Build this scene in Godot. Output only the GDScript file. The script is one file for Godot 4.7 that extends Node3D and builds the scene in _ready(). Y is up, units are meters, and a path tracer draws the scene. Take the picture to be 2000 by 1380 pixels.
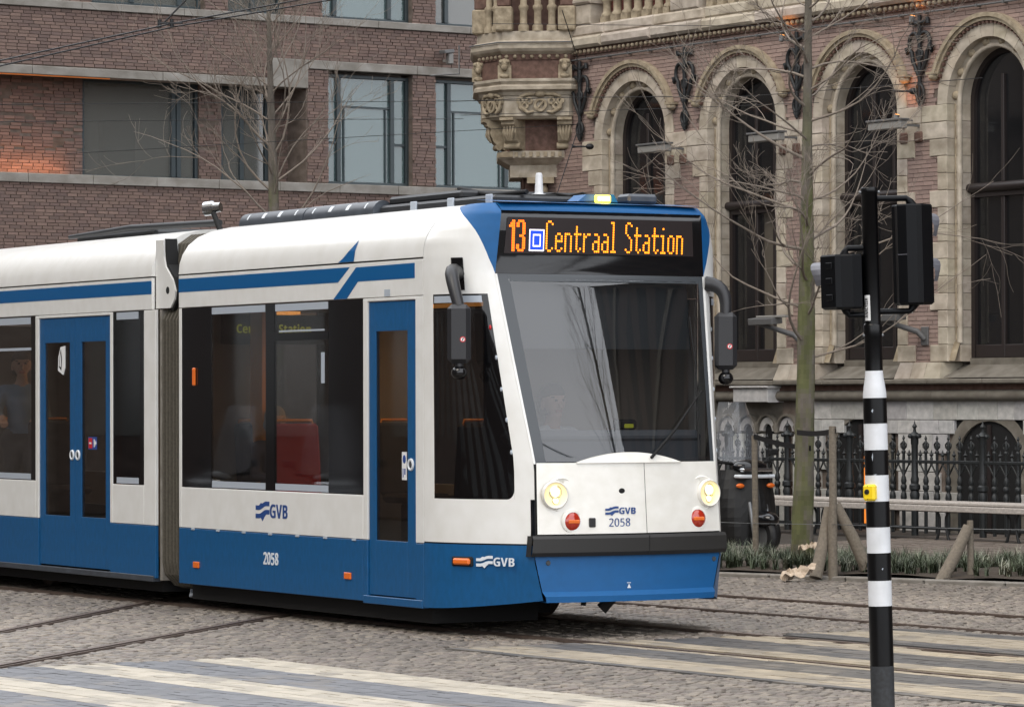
extends Node3D

# ---------------------------------------------------------------- set-up: camera, sky, sun, exposure
const EYE := 1.72
const FWD := Vector3(0.49149014, 0, 0.87088314)
const TRAM_SIDE := Vector3(-0.87088314, 0, 0.49149014)
const TRAM_AT := Vector3(0.38953648, 0, -28.98978817)
const BDIR := Vector3(0.53988459, 0, 0.84173905)
const BN := Vector3(-0.84173905, 0, 0.53988459)
const LDIR := Vector3(0.82165012, 0, -0.56999217)
const LN := Vector3(0.56999217, 0, 0.82165012)

var rng := RandomNumberGenerator.new()
var M := {}
var count := {}
var noise := FastNoiseLite.new()

func set_up():
	var cam := Camera3D.new()
	cam.name = "camera"
	var p := -0.0123
	var r := 0.0023
	var cp := cos(p); var sp := sin(p); var cr := cos(r); var sr := sin(r)
	var bx := Vector3(cr, -sr * cp, sr * sp)
	var by := Vector3(sr, cr * cp, -cr * sp)
	var bz := Vector3(0, sp, cp)
	cam.transform = Transform3D(Basis(bx, by, bz), Vector3(0, EYE, 0))
	cam.fov = rad_to_deg(2.0 * atan(690.0 / 7500.0))
	cam.near = 0.5
	cam.far = 400.0
	add_child(cam)
	cam.current = true
	var we := WorldEnvironment.new()
	we.name = "world_environment"
	var e := Environment.new()
	e.background_mode = Environment.BG_SKY
	var sky := Sky.new()
	var sm := ProceduralSkyMaterial.new()
	sm.sky_top_color = Color(0.90, 0.91, 0.93)
	sm.sky_horizon_color = Color(0.84, 0.85, 0.87)
	sm.sky_curve = 0.3
	sm.ground_horizon_color = Color(0.5, 0.5, 0.5)
	sm.ground_bottom_color = Color(0.2, 0.2, 0.2)
	sm.sky_energy_multiplier = 1.68
	sm.sun_angle_max = 1.0
	sky.sky_material = sm
	e.sky = sky
	e.tonemap_mode = Environment.TONE_MAPPER_LINEAR
	e.tonemap_exposure = 1.0
	e.sdfgi_enabled = true
	e.ssao_enabled = true
	e.ssil_enabled = true
	we.environment = e
	add_child(we)
	var sun := DirectionalLight3D.new()
	sun.name = "sun"
	sun.light_energy = 0.5
	sun.light_color = Color(1.0, 0.97, 0.93)
	sun.light_angular_distance = 30.0
	sun.shadow_enabled = true
	sun.transform = Transform3D(Basis.looking_at(Vector3(0.38, -0.78, -0.5)), Vector3(0, 30, 0))
	add_child(sun)

# ---------------------------------------------------------------- mesh helper
class MB:
	var v := PackedVector3Array()
	var n := PackedVector3Array()
	var c := PackedColorArray()
	var col := Color(1, 1, 1)
	var xf := Transform3D.IDENTITY
	func tn(a: Vector3, b: Vector3, d: Vector3, na: Vector3, nb: Vector3, nd: Vector3):
		var g := (d - a).cross(b - a)
		if g.length_squared() < 1e-16:
			return
		if g.dot(na + nb + nd) < 0.0:
			var t := b; b = d; d = t
			t = nb; nb = nd; nd = t
		v.append(xf * a); v.append(xf * b); v.append(xf * d)
		var q := xf.basis
		n.append((q * na).normalized()); n.append((q * nb).normalized()); n.append((q * nd).normalized())
		c.append(col); c.append(col); c.append(col)
	func tri(a: Vector3, b: Vector3, d: Vector3, out := Vector3.ZERO):
		var g := (d - a).cross(b - a).normalized()
		if out.dot(g) < 0.0:
			g = -g
		tn(a, b, d, g, g, g)
	func quad(a: Vector3, b: Vector3, d: Vector3, e: Vector3, out := Vector3.ZERO):
		tri(a, b, d, out); tri(a, d, e, out)
	func box(lo: Vector3, hi: Vector3):
		var p := func(i: int) -> Vector3: return Vector3(hi.x if i & 1 else lo.x, hi.y if i & 2 else lo.y, hi.z if i & 4 else lo.z)
		quad(p.call(0), p.call(1), p.call(3), p.call(2), Vector3(0, 0, -1))
		quad(p.call(4), p.call(5), p.call(7), p.call(6), Vector3(0, 0, 1))
		quad(p.call(0), p.call(1), p.call(5), p.call(4), Vector3(0, -1, 0))
		quad(p.call(2), p.call(3), p.call(7), p.call(6), Vector3(0, 1, 0))
		quad(p.call(0), p.call(2), p.call(6), p.call(4), Vector3(-1, 0, 0))
		quad(p.call(1), p.call(3), p.call(7), p.call(5), Vector3(1, 0, 0))
	# a block seen from +z with its front edges chamfered by h, no back
	func stone(lo: Vector3, hi: Vector3, h := 0.01):
		var a := Vector3(lo.x, lo.y, hi.z - h); var b := Vector3(hi.x, lo.y, hi.z - h)
		var d := Vector3(hi.x, hi.y, hi.z - h); var e := Vector3(lo.x, hi.y, hi.z - h)
		var k := Vector3(h, h, h); var k2 := Vector3(-h, h, h); var k3 := Vector3(-h, -h, h); var k4 := Vector3(h, -h, h)
		quad(a + k, b + k2, d + k3, e + k4, Vector3(0, 0, 1))
		quad(a, b, b + k2, a + k, Vector3(0, -1, 1))
		quad(b, d, d + k3, b + k2, Vector3(1, 0, 1))
		quad(d, e, e + k4, d + k3, Vector3(0, 1, 1))
		quad(e, a, a + k, e + k4, Vector3(-1, 0, 1))
		var w := Vector3(0, 0, lo.z - hi.z + h)
		quad(a, b, b + w, a + w, Vector3(0, -1, 0)); quad(b, d, d + w, b + w, Vector3(1, 0, 0))
		quad(d, e, e + w, d + w, Vector3(0, 1, 0)); quad(e, a, a + w, e + w, Vector3(-1, 0, 0))
	# a whole box with all edges chamfered
	func cbox(lo: Vector3, hi: Vector3, h := 0.01):
		var m := (lo + hi) * 0.5
		for ax in 3:
			for s in [0, 1]:
				var o := Vector3.ZERO
				o[ax] = 1.0 if s else -1.0
				var i := (ax + 1) % 3
				var j := (ax + 2) % 3
				var q := []
				for k in [[0, 0], [1, 0], [1, 1], [0, 1]]:
					var pt := Vector3.ZERO
					pt[ax] = hi[ax] if s else lo[ax]
					pt[i] = hi[i] - h if k[0] else lo[i] + h
					pt[j] = hi[j] - h if k[1] else lo[j] + h
					q.append(pt)
				quad(q[0], q[1], q[2], q[3], o)
		for ax in 3:
			var i := (ax + 1) % 3
			var j := (ax + 2) % 3
			for si in [0, 1]:
				for sj in [0, 1]:
					var a := Vector3.ZERO; var b := Vector3.ZERO
					a[i] = hi[i] if si else lo[i]; a[j] = hi[j] - h if sj else lo[j] + h
					b[i] = hi[i] - h if si else lo[i] + h; b[j] = hi[j] if sj else lo[j]
					var a2 := a; var b2 := b
					a[ax] = lo[ax] + h; b[ax] = lo[ax] + h; a2[ax] = hi[ax] - h; b2[ax] = hi[ax] - h
					quad(a, b, b2, a2, (a + b2) * 0.5 - m)
		for k in 8:
			var sx := 1 if k & 1 else 0; var sy := 1 if k & 2 else 0; var sz := 1 if k & 4 else 0
			var cn := Vector3(hi.x if sx else lo.x, hi.y if sy else lo.y, hi.z if sz else lo.z)
			var d := Vector3(-h if sx else h, -h if sy else h, -h if sz else h)
			tri(cn + Vector3(0, d.y, d.z), cn + Vector3(d.x, 0, d.z), cn + Vector3(d.x, d.y, 0), cn - m)
	func tube(pts: Array, rad: Array, sides := 8, caps := true):
		var rings := []
		var nrm := []
		var up := Vector3.UP
		for i in pts.size():
			var d: Vector3 = (pts[mini(i + 1, pts.size() - 1)] - pts[maxi(i - 1, 0)]).normalized()
			if absf(d.dot(up)) > 0.95:
				up = Vector3.RIGHT if absf(d.x) < 0.9 else Vector3.BACK
			var x := up.cross(d).normalized()
			var y := d.cross(x)
			up = y
			var ring := []; var nn := []
			for k in sides:
				var a := TAU * k / sides
				var o := x * cos(a) + y * sin(a)
				nn.append(o); ring.append(pts[i] + o * rad[i])
			rings.append(ring); nrm.append(nn)
		for i in pts.size() - 1:
			for k in sides:
				var l := (k + 1) % sides
				tn(rings[i][k], rings[i][l], rings[i + 1][l], nrm[i][k], nrm[i][l], nrm[i + 1][l])
				tn(rings[i][k], rings[i + 1][l], rings[i + 1][k], nrm[i][k], nrm[i + 1][l], nrm[i + 1][k])
		if caps:
			for e in [0, pts.size() - 1]:
				var out: Vector3 = pts[e] - pts[1 if e == 0 else e - 1]
				for k in sides:
					tri(pts[e], rings[e][k], rings[e][(k + 1) % sides], out)
	# profile of (radius, height) turned about y; smooth where the profile bends gently
	func lathe(pr: Array, seg := 24, at := Vector3.ZERO):
		for i in pr.size() - 1:
			var a: Vector2 = pr[i]; var b: Vector2 = pr[i + 1]
			var t := (b - a).normalized()
			var nr := Vector2(t.y, -t.x)
			var na := nr; var nb := nr
			if i > 0:
				var t0: Vector2 = (a - pr[i - 1]).normalized()
				var n0 := Vector2(t0.y, -t0.x)
				if n0.dot(nr) > 0.7: na = (n0 + nr).normalized()
			if i < pr.size() - 2:
				var t1: Vector2 = (pr[i + 2] - b).normalized()
				var n1 := Vector2(t1.y, -t1.x)
				if n1.dot(nr) > 0.7: nb = (n1 + nr).normalized()
			for k in seg:
				var u := TAU * k / seg; var w := TAU * (k + 1) / seg
				var cu := Vector3(cos(u), 0, sin(u)); var cw := Vector3(cos(w), 0, sin(w))
				var A := at + cu * a.x + Vector3(0, a.y, 0); var B := at + cw * a.x + Vector3(0, a.y, 0)
				var D := at + cw * b.x + Vector3(0, b.y, 0); var E := at + cu * b.x + Vector3(0, b.y, 0)
				var nA := cu * na.x + Vector3(0, na.y, 0); var nB := cw * na.x + Vector3(0, na.y, 0)
				var nD := cw * nb.x + Vector3(0, nb.y, 0); var nE := cu * nb.x + Vector3(0, nb.y, 0)
				tn(A, B, D, nA, nB, nD); tn(A, D, E, nA, nD, nE)
	func ball(at: Vector3, r: float, seg := 12, squash := Vector3.ONE):
		var h := seg / 2
		for i in h:
			for k in seg:
				var q := []
				for w in [[i, k], [i, k + 1], [i + 1, k + 1], [i + 1, k]]:
					var th: float = PI * w[0] / h; var ph: float = TAU * w[1] / seg
					q.append(Vector3(sin(th) * cos(ph), cos(th), sin(th) * sin(ph)))
				tn(at + q[0] * squash * r, at + q[1] * squash * r, at + q[2] * squash * r, q[0] / squash, q[1] / squash, q[2] / squash)
				tn(at + q[0] * squash * r, at + q[2] * squash * r, at + q[3] * squash * r, q[0] / squash, q[2] / squash, q[3] / squash)
	# polygon in x, y pushed out from z0 to z1
	func extrude(poly: PackedVector2Array, z0: float, z1: float, back := true):
		var ix := Geometry2D.triangulate_polygon(poly)
		for i in range(0, ix.size(), 3):
			var a := poly[ix[i]]; var b := poly[ix[i + 1]]; var d := poly[ix[i + 2]]
			tri(Vector3(a.x, a.y, z1), Vector3(b.x, b.y, z1), Vector3(d.x, d.y, z1), Vector3(0, 0, z1 - z0))
			if back:
				tri(Vector3(a.x, a.y, z0), Vector3(b.x, b.y, z0), Vector3(d.x, d.y, z0), Vector3(0, 0, z0 - z1))
		var cw := Geometry2D.is_polygon_clockwise(poly)
		for i in poly.size():
			var a := poly[i]; var b := poly[(i + 1) % poly.size()]
			var o := Vector3(b.y - a.y, a.x - b.x, 0) * (-1.0 if cw else 1.0)
			quad(Vector3(a.x, a.y, z0), Vector3(b.x, b.y, z0), Vector3(b.x, b.y, z1), Vector3(a.x, a.y, z1), o)
	# a piece of a ring in x, y round (cx, cy), from z0 to z1
	func arc(cx: float, cy: float, r0: float, r1: float, z0: float, z1: float, a0: float, a1: float, seg := 12):
		for i in seg:
			var u := lerpf(a0, a1, float(i) / seg); var w := lerpf(a0, a1, float(i + 1) / seg)
			var du := Vector3(cos(u), sin(u), 0); var dw := Vector3(cos(w), sin(w), 0)
			var o := Vector3(cx, cy, 0)
			var Z0 := Vector3(0, 0, z0); var Z1 := Vector3(0, 0, z1)
			quad(o + du * r0 + Z1, o + du * r1 + Z1, o + dw * r1 + Z1, o + dw * r0 + Z1, Vector3(0, 0, 1))
			for rr in [[r0, -1.0], [r1, 1.0]]:
				var A: Vector3 = o + du * rr[0]; var B: Vector3 = o + dw * rr[0]
				tn(A + Z0, B + Z0, B + Z1, du * rr[1], dw * rr[1], dw * rr[1])
				tn(A + Z0, B + Z1, A + Z1, du * rr[1], dw * rr[1], du * rr[1])
		for e in [[a0, -1.0], [a1, 1.0]]:
			var d := Vector3(cos(e[0]), sin(e[0]), 0)
			var o := Vector3(cx, cy, 0)
			quad(o + d * r0 + Vector3(0, 0, z0), o + d * r1 + Vector3(0, 0, z0), o + d * r1 + Vector3(0, 0, z1), o + d * r0 + Vector3(0, 0, z1), Vector3(-d.y, d.x, 0) * e[1] * signf(a1 - a0))
	func mesh() -> ArrayMesh:
		var m := ArrayMesh.new()
		var arr := []
		arr.resize(Mesh.ARRAY_MAX)
		arr[Mesh.ARRAY_VERTEX] = v
		arr[Mesh.ARRAY_NORMAL] = n
		arr[Mesh.ARRAY_COLOR] = c
		m.add_surface_from_arrays(Mesh.PRIMITIVE_TRIANGLES, arr)
		return m

# ---------------------------------------------------------------- object helpers
func numbered(called: String) -> String:
	var k: int = count.get(called, 0)
	count[called] = k + 1
	return called if k == 0 else "%s_%03d" % [called, k]

func obj(called: String, shape, material: Material, parent: Node = self) -> MeshInstance3D:
	var o := MeshInstance3D.new()
	o.mesh = shape.mesh() if shape is MB else shape
	o.material_override = material
	o.name = numbered(called) if parent == self else called
	parent.add_child(o, true)
	return o

func tag(o: Node, label: String, category: String, group := ""):
	o.set_meta("label", label)
	o.set_meta("category", category)
	if group != "": o.set_meta("group", group)
	return o

func thing(called: String, label: String, category: String, xf := Transform3D.IDENTITY, group := "") -> Node3D:
	var o := Node3D.new()
	o.name = numbered(called)
	o.transform = xf
	add_child(o)
	tag(o, label, category, group)
	return o

func structure(called: String, shape, material: Material) -> MeshInstance3D:
	var o := obj(called, shape, material)
	o.set_meta("kind", "structure")
	return o

func box_obj(called: String, lo: Vector3, hi: Vector3, material: Material, parent: Node, h := 0.0) -> MeshInstance3D:
	var m := MB.new()
	if h > 0.0: m.cbox(lo, hi, h)
	else: m.box(lo, hi)
	return obj(called, m, material, parent)

func text_obj(called: String, s: String, size: float, depth: float, at: Transform3D, material: Material, parent: Node, bold := true, stretch := 1.0) -> MeshInstance3D:
	var f := SystemFont.new()
	f.font_names = PackedStringArray(["Droid Sans"])
	f.font_weight = 700 if bold else 400
	var t := TextMesh.new()
	t.text = s
	t.font = f
	t.font_size = 64
	t.pixel_size = size / 64.0
	t.depth = depth
	var o := MeshInstance3D.new()
	o.mesh = t
	o.material_override = material
	o.name = called
	o.transform = at * Transform3D(Basis.from_scale(Vector3(stretch, 1, 1)), Vector3.ZERO)
	parent.add_child(o, true)
	return o

# ---------------------------------------------------------------- materials
func noise_tex(seed_: int, freq: float, lo: Color, hi: Color, size := 512, oct := 4, kind := FastNoiseLite.TYPE_SIMPLEX_SMOOTH, power := 1.0) -> ImageTexture:
	var f := FastNoiseLite.new()
	f.seed = seed_
	f.noise_type = kind
	f.frequency = freq
	f.fractal_octaves = oct
	var g := f.get_seamless_image(size, size, false, false, 0.15)
	var im := Image.create(size, size, false, Image.FORMAT_RGB8)
	for y in size:
		for x in size:
			im.set_pixel(x, y, lo.lerp(hi, pow(g.get_pixel(x, y).r, power)))
	return ImageTexture.create_from_image(im)

func mat(called: String, color: Color, rough := 0.6, opt := {}) -> StandardMaterial3D:
	var m := StandardMaterial3D.new()
	m.resource_name = called
	m.albedo_color = color
	m.roughness = rough
	m.metallic = opt.get("metal", 0.0)
	m.metallic_specular = opt.get("spec", 0.5)
	if opt.has("tex"):
		m.albedo_texture = opt.tex
		m.uv1_triplanar = true
		m.uv1_world_triplanar = true
		m.uv1_scale = opt.get("scale3", Vector3.ONE * opt.get("scale", 1.0))
	if opt.has("bump"):
		m.heightmap_enabled = true
		m.heightmap_texture = opt.bump
		m.heightmap_scale = opt.get("bump_cm", 0.3)
		m.uv1_triplanar = true
		m.uv1_world_triplanar = true
		m.uv1_scale = Vector3.ONE * opt.get("scale", 1.0)
	if opt.has("rough_tex"):
		m.roughness_texture = opt.rough_tex
	if opt.has("coat"):
		m.clearcoat_enabled = true
		m.clearcoat = opt.coat
		m.clearcoat_roughness = opt.get("coat_rough", 0.05)
	if opt.has("alpha"):
		m.transparency = BaseMaterial3D.TRANSPARENCY_ALPHA
		m.albedo_color.a = opt.alpha
	if opt.has("glow"):
		m.emission_enabled = true
		m.emission = opt.get("glow_color", color)
		m.emission_energy_multiplier = opt.glow
	if opt.get("vc", false):
		m.vertex_color_use_as_albedo = true
	if opt.has("backlight"):
		m.backlight_enabled = true
		m.backlight = opt.backlight
	M[called] = m
	return m

func rgb(r: int, g: int, b: int) -> Color:
	return Color(r / 255.0, g / 255.0, b / 255.0)

func make_materials():
	var W := Color.WHITE
	var dirt := noise_tex(11, 0.015, Color(0.935, 0.93, 0.915), W, 512, 5)
	var film := noise_tex(21, 0.03, Color(0.90, 0.87, 0.84), W, 512, 6)
	var scuff := noise_tex(22, 0.01, Color(0.86, 0.86, 0.85), W, 512, 4)
	var grime := noise_tex(12, 0.02, Color(0.72, 0.72, 0.72), W, 512, 5)
	var stain := noise_tex(13, 0.012, Color(0.62, 0.60, 0.57), W, 512, 5)
	var grain := noise_tex(14, 0.09, Color(0.75, 0.75, 0.75), W, 512, 4)
	var fine := noise_tex(15, 0.15, Color(0, 0, 0), W, 512, 3)
	var streak := noise_tex(16, 0.03, Color(0.74, 0.745, 0.75), W, 512, 5, FastNoiseLite.TYPE_PERLIN)
	var rgh := noise_tex(17, 0.02, Color(0.75, 0.75, 0.75), W, 256, 4)
	M["t_stain"] = stain; M["t_grain"] = grain; M["t_fine"] = fine
	# tram
	mat("white_paint", rgb(232, 232, 230), 0.32, {"tex": dirt, "scale3": Vector3(0.7, 0.45, 0.7), "coat": 0.35, "coat_rough": 0.15})
	mat("white_front", rgb(236, 234, 228), 0.30, {"tex": dirt, "scale": 0.9, "coat": 0.35, "coat_rough": 0.12})
	mat("blue_paint", rgb(0, 86, 142), 0.45, {"tex": film, "scale3": Vector3(1.6, 0.5, 1.6), "coat": 0.25, "coat_rough": 0.15})
	mat("blue_front", rgb(0, 88, 148), 0.55, {"tex": dirt, "scale": 1.4})
	mat("blue_film", rgb(0, 86, 142), 0.35)
	mat("black_gloss", rgb(16, 16, 18), 0.08, {"spec": 0.5})
	mat("black_plastic", rgb(44, 44, 47), 0.42, {"tex": grain, "scale": 2.0})
	mat("dash_grey", rgb(92, 98, 106), 0.4)
	mat("bumper_rubber", rgb(44, 43, 42), 0.55, {"tex": grain, "scale": 3.0})
	mat("gap_black", rgb(10, 10, 11), 0.8)
	mat("under_black", rgb(16, 15, 15), 0.85)
	mat("bellows", rgb(98, 92, 80), 0.8, {"tex": grime, "scale": 3.0})
	mat("etched", rgb(168, 176, 186), 0.5)
	mat("side_glass", rgb(14, 15, 15), 0.03, {"alpha": 0.30, "spec": 0.55})
	mat("door_glass", rgb(20, 17, 14), 0.03, {"alpha": 0.48, "spec": 0.5})
	mat("cab_glass", rgb(10, 10, 12), 0.03, {"alpha": 0.88, "spec": 0.5})
	mat("windscreen", rgb(16, 18, 20), 0.02, {"alpha": 0.56, "spec": 0.7, "coat": 1.0, "coat_rough": 0.01})
	mat("frit", rgb(64, 68, 72), 0.3)
	mat("grey_metal", rgb(120, 122, 124), 0.4, {"metal": 0.6})
	mat("chrome", rgb(200, 202, 205), 0.15, {"metal": 1.0})
	mat("roof_grey", rgb(74, 80, 88), 0.4, {"tex": grime, "scale": 0.8})
	mat("roof_dark", rgb(42, 44, 47), 0.5, {"tex": grime, "scale": 0.8})
	mat("amber", rgb(225, 110, 40), 0.25)
	mat("red_lens", rgb(168, 40, 18), 0.15, {"coat": 1.0})
	mat("head_lens", rgb(250, 240, 200), 0.2, {"glow": 0.35, "glow_color": Color(1.0, 0.84, 0.36)})
	mat("head_core", rgb(255, 250, 230), 0.2, {"glow": 3.0, "glow_color": Color(1.0, 0.92, 0.58)})
	mat("beacon_light", rgb(255, 200, 60), 0.3, {"glow": 7.0, "glow_color": Color(1.0, 0.80, 0.22)})
	mat("beacon_core", rgb(255, 245, 200), 0.3, {"glow": 12.0, "glow_color": Color(1.0, 0.93, 0.6)})
	mat("led_amber", rgb(255, 160, 30), 0.4, {"glow": 2.4, "glow_color": Color(1.0, 0.50, 0.05)})
	mat("led_orange", rgb(255, 130, 20), 0.4, {"glow": 2.2, "glow_color": Color(1.0, 0.36, 0.02)})
	mat("led_white", rgb(255, 250, 255), 0.4, {"glow": 1.1, "glow_color": Color(0.95, 0.9, 1.0)})
	mat("led_blue", rgb(30, 80, 220), 0.4, {"glow": 0.6, "glow_color": Color(0.05, 0.2, 0.9)})
	mat("led_panel", rgb(34, 24, 24), 0.45)
	mat("led_green", rgb(150, 160, 40), 0.5, {"glow": 0.35, "glow_color": Color(0.75, 0.75, 0.1)})
	mat("sticker_white", rgb(225, 225, 225), 0.5)
	mat("sticker_red", rgb(190, 40, 45), 0.5)
	mat("sticker_blue", rgb(40, 70, 140), 0.5)
	mat("letter_blue", rgb(36, 70, 130), 0.4)
	mat("letter_white", rgb(215, 220, 225), 0.4)
	mat("interior", rgb(128, 118, 106), 0.8)
	mat("interior_floor", rgb(84, 78, 72), 0.9)
	mat("seat_red", rgb(128, 22, 38), 0.8)
	mat("pole_orange", rgb(205, 130, 50), 0.4)
	mat("cabin_lamp", rgb(255, 200, 130), 0.5, {"glow": 1.2, "glow_color": Color(1.0, 0.66, 0.3)})
	# people
	mat("skin", rgb(196, 148, 122), 0.6)
	mat("hair_grey", rgb(120, 116, 112), 0.8)
	mat("cloth_dark", rgb(38, 40, 46), 0.9)
	mat("cloth_jeans", rgb(70, 92, 124), 0.9)
	mat("cloth_beige", rgb(160, 140, 112), 0.9)
	mat("hair_brown", rgb(60, 42, 30), 0.8)
	# buildings
	mat("brick_vc", W, 0.85, {"vc": true, "tex": grain, "scale": 2.2})
	mat("mortar_grey", rgb(140, 128, 120), 0.95, {"tex": stain, "scale": 0.7})
	mat("mortar_dark", rgb(134, 122, 114), 0.95, {"tex": stain, "scale": 0.7})
	mat("concrete", rgb(176, 173, 168), 0.85, {"tex": stain, "scale": 0.35, "bump": fine, "bump_cm": 0.15})
	mat("frame_slate", rgb(62, 72, 76), 0.5)
	mat("pane_teal", rgb(112, 138, 140), 0.04, {"alpha": 0.55, "spec": 0.7})
	mat("pane_pale", rgb(118, 120, 116), 0.04, {"alpha": 0.58, "spec": 0.7})  # office panes, teal and grey: reflected sky put into the glass colour
	mat("room_teal", rgb(150, 172, 170), 0.9)
	mat("room_grey", rgb(160, 154, 146), 0.9)
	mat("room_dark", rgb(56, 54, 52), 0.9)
	mat("blind", rgb(190, 200, 198), 0.8)
	mat("stone_cream", W, 0.85, {"vc": true, "tex": stain, "scale": 0.55, "bump": fine, "bump_cm": 0.12})
	mat("stone_grey", W, 0.85, {"vc": true, "tex": streak, "scale": 0.8, "bump": fine, "bump_cm": 0.15})
	mat("carved", rgb(190, 176, 152), 0.85, {"tex": stain, "scale": 1.2})
	mat("carved_brown", rgb(128, 100, 90), 0.85, {"tex": stain, "scale": 1.2})
	mat("ledge_stone", rgb(138, 133, 124), 0.9, {"tex": stain, "scale": 0.5, "bump": fine, "bump_cm": 0.2})
	mat("mirrored_brick", rgb(92, 78, 72), 0.9, {"tex": stain, "scale": 0.5})  # darker than the facade bricks; shade on the mirrored walls put into colour
	mat("wood_brown", rgb(48, 40, 39), 0.5, {"tex": grain, "scale": 1.5})
	mat("gothic_pane", rgb(30, 32, 36), 0.05, {"alpha": 0.45, "spec": 0.6})
	mat("curtain", rgb(150, 156, 164), 0.9)
	mat("curtain_tan", rgb(158, 148, 130), 0.9)
	mat("iron", rgb(30, 32, 34), 0.55)
	mat("iron_fence", rgb(38, 42, 44), 0.5, {"tex": grime, "scale": 2.0})
	mat("lamp_white", rgb(138, 136, 132), 0.5)
	mat("lamp_grey", rgb(96, 96, 96), 0.5)
	mat("warm_lamp", rgb(255, 190, 110), 0.5, {"glow": 4.0, "glow_color": Color(1.0, 0.62, 0.25)})
	mat("warm_strip", rgb(255, 150, 70), 0.5, {"glow": 0.2, "glow_color": Color(1.0, 0.6, 0.32)})
	mat("orange_window", rgb(230, 150, 60), 0.6, {"glow": 0.7, "glow_color": Color(1.0, 0.52, 0.16)})
	# street
	mat("sett", W, 0.52, {"vc": true, "tex": grain, "scale": 3.0})
	mat("road_joint", rgb(70, 64, 58), 0.95, {"tex": stain, "scale": 0.6})
	mat("soil", rgb(74, 64, 54), 1.0, {"tex": grain, "scale": 1.5})
	mat("rail_steel", rgb(122, 106, 96), 0.45, {"metal": 0.5, "tex": grime, "scale": 1.5})
	mat("groove", rgb(34, 28, 26), 0.9)
	mat("kerb_stone", rgb(150, 146, 140), 0.85, {"tex": stain, "scale": 0.8})
	mat("plant_leaf", W, 0.6, {"vc": true, "backlight": Color(0.15, 0.18, 0.1)})
	mat("bark", W, 0.95, {"vc": true, "tex": grain, "scale": 5.0, "bump": fine, "bump_cm": 0.8})
	mat("twig", rgb(150, 138, 126), 0.9, {"tex": grain, "scale": 4.0})
	mat("stake_wood", rgb(136, 126, 112), 0.9, {"tex": streak, "scale": 2.5, "bump": fine, "bump_cm": 0.2})
	mat("bench_wood", rgb(196, 188, 180), 0.85, {"tex": streak, "scale": 2.0})
	mat("strap", rgb(16, 16, 18), 0.6)
	mat("pole_black", rgb(10, 10, 12), 0.3, {"spec": 0.4, "tex": grime, "scale": 1.5})
	mat("pole_white", rgb(226, 228, 232), 0.35, {"tex": scuff, "scale": 1.0})
	mat("pole_base", rgb(52, 55, 60), 0.7, {"tex": stain, "scale": 5.0})
	mat("signal_black", rgb(8, 9, 12), 0.42, {"spec": 0.3})
	mat("visor_grey", rgb(92, 92, 98), 0.5)
	mat("button_yellow", rgb(240, 205, 20), 0.4)
	mat("paper", rgb(226, 208, 188), 0.85, {"tex": stain, "scale": 3.0})
	mat("cover_black", rgb(13, 13, 14), 0.6, {"tex": grain, "scale": 3.0})
	mat("screen_clear", rgb(120, 124, 130), 0.08, {"alpha": 0.35})
	mat("wire", rgb(28, 28, 30), 0.6)

# ---------------------------------------------------------------- the tram
# local axes: x forwards along the tram, y up, z to the side that the camera sees
const CAB_Y := [0.2, 0.26, 0.59, 0.75, 1.27, 1.95, 2.65, 3.11, 3.2]
const CAB_T := [0.945, 0.945, 0.935, 0.94, 0.90, 0.728, 0.554, 0.584, 0.45]
const CAB_B := [0.71, 0.723, 0.80, 0.789, 0.775, 0.837, 0.90, 0.862, 0.86]
const ROOF := [[1.2, 2.785], [1.192, 2.87], [1.165, 2.95], [1.11, 3.03], [1.02, 3.10], [0.89, 3.155], [0.72, 3.19], [0.4, 3.215], [0.0, 3.225]]

func table(x: float, xs: Array, ys: Array) -> float:
	if x <= xs[0]: return ys[0]
	for i in xs.size() - 1:
		if x <= xs[i + 1]:
			return lerpf(ys[i], ys[i + 1], (x - xs[i]) / (xs[i + 1] - xs[i]))
	return ys[-1]

func cab(u: float, y: float, off := 0.0, sgn := 1.0) -> Vector3:
	var t1 := table(y, CAB_Y, CAB_T)
	var b1 := table(y, CAB_Y, CAB_B)
	var b := 2.0 * u * (1.0 - u)
	var t := b * 0.42 + u * u * t1
	var z := (1.0 - u) * (1.0 - u) * 1.2 + b * 1.19 + u * u * b1
	z -= table(y, [2.78, 2.9, 3.0, 3.09, 3.16, 3.2], [0.0, 0.015, 0.07, 0.16, 0.3, 0.45]) * (1.0 - u)
	return Vector3(t + off * 0.4, y, (z + off) * sgn)

func nose(s: float, y: float, off := 0.0) -> Vector3:
	var bow := table(y, [0.2, 0.75, 1.27, 2.6, 2.7, 3.2], [0.09, 0.10, 0.10, 0.07, 0.03, 0.03])
	return Vector3(table(y, CAB_Y, CAB_T) + bow * (1.0 - s * s) + off, y, s * table(y, CAB_Y, CAB_B))

func skin(m: MB, f: Callable, u0: float, u1: float, y0: float, y1: float, nu: int, ny: int):
	# a smooth patch of a surface f(u, y)
	var P := []
	var N := []
	for j in ny + 1:
		var rp := []; var rn := []
		for i in nu + 1:
			var u := lerpf(u0, u1, float(i) / nu); var y := lerpf(y0, y1, float(j) / ny)
			var a: Vector3 = f.call(u, y)
			var du: Vector3 = f.call(u + 0.01, y) - f.call(u - 0.01, y)
			var dy: Vector3 = f.call(u, y + 0.004) - f.call(u, y - 0.004)
			var nn := du.cross(dy).normalized()
			if nn.dot(a - Vector3(-1.0, 1.5, 0)) < 0.0: nn = -nn
			rp.append(a); rn.append(nn)
		P.append(rp); N.append(rn)
	for j in ny:
		for i in nu:
			m.tn(P[j][i], P[j][i + 1], P[j + 1][i + 1], N[j][i], N[j][i + 1], N[j + 1][i + 1])
			m.tn(P[j][i], P[j + 1][i + 1], P[j + 1][i], N[j][i], N[j + 1][i + 1], N[j + 1][i])

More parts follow.
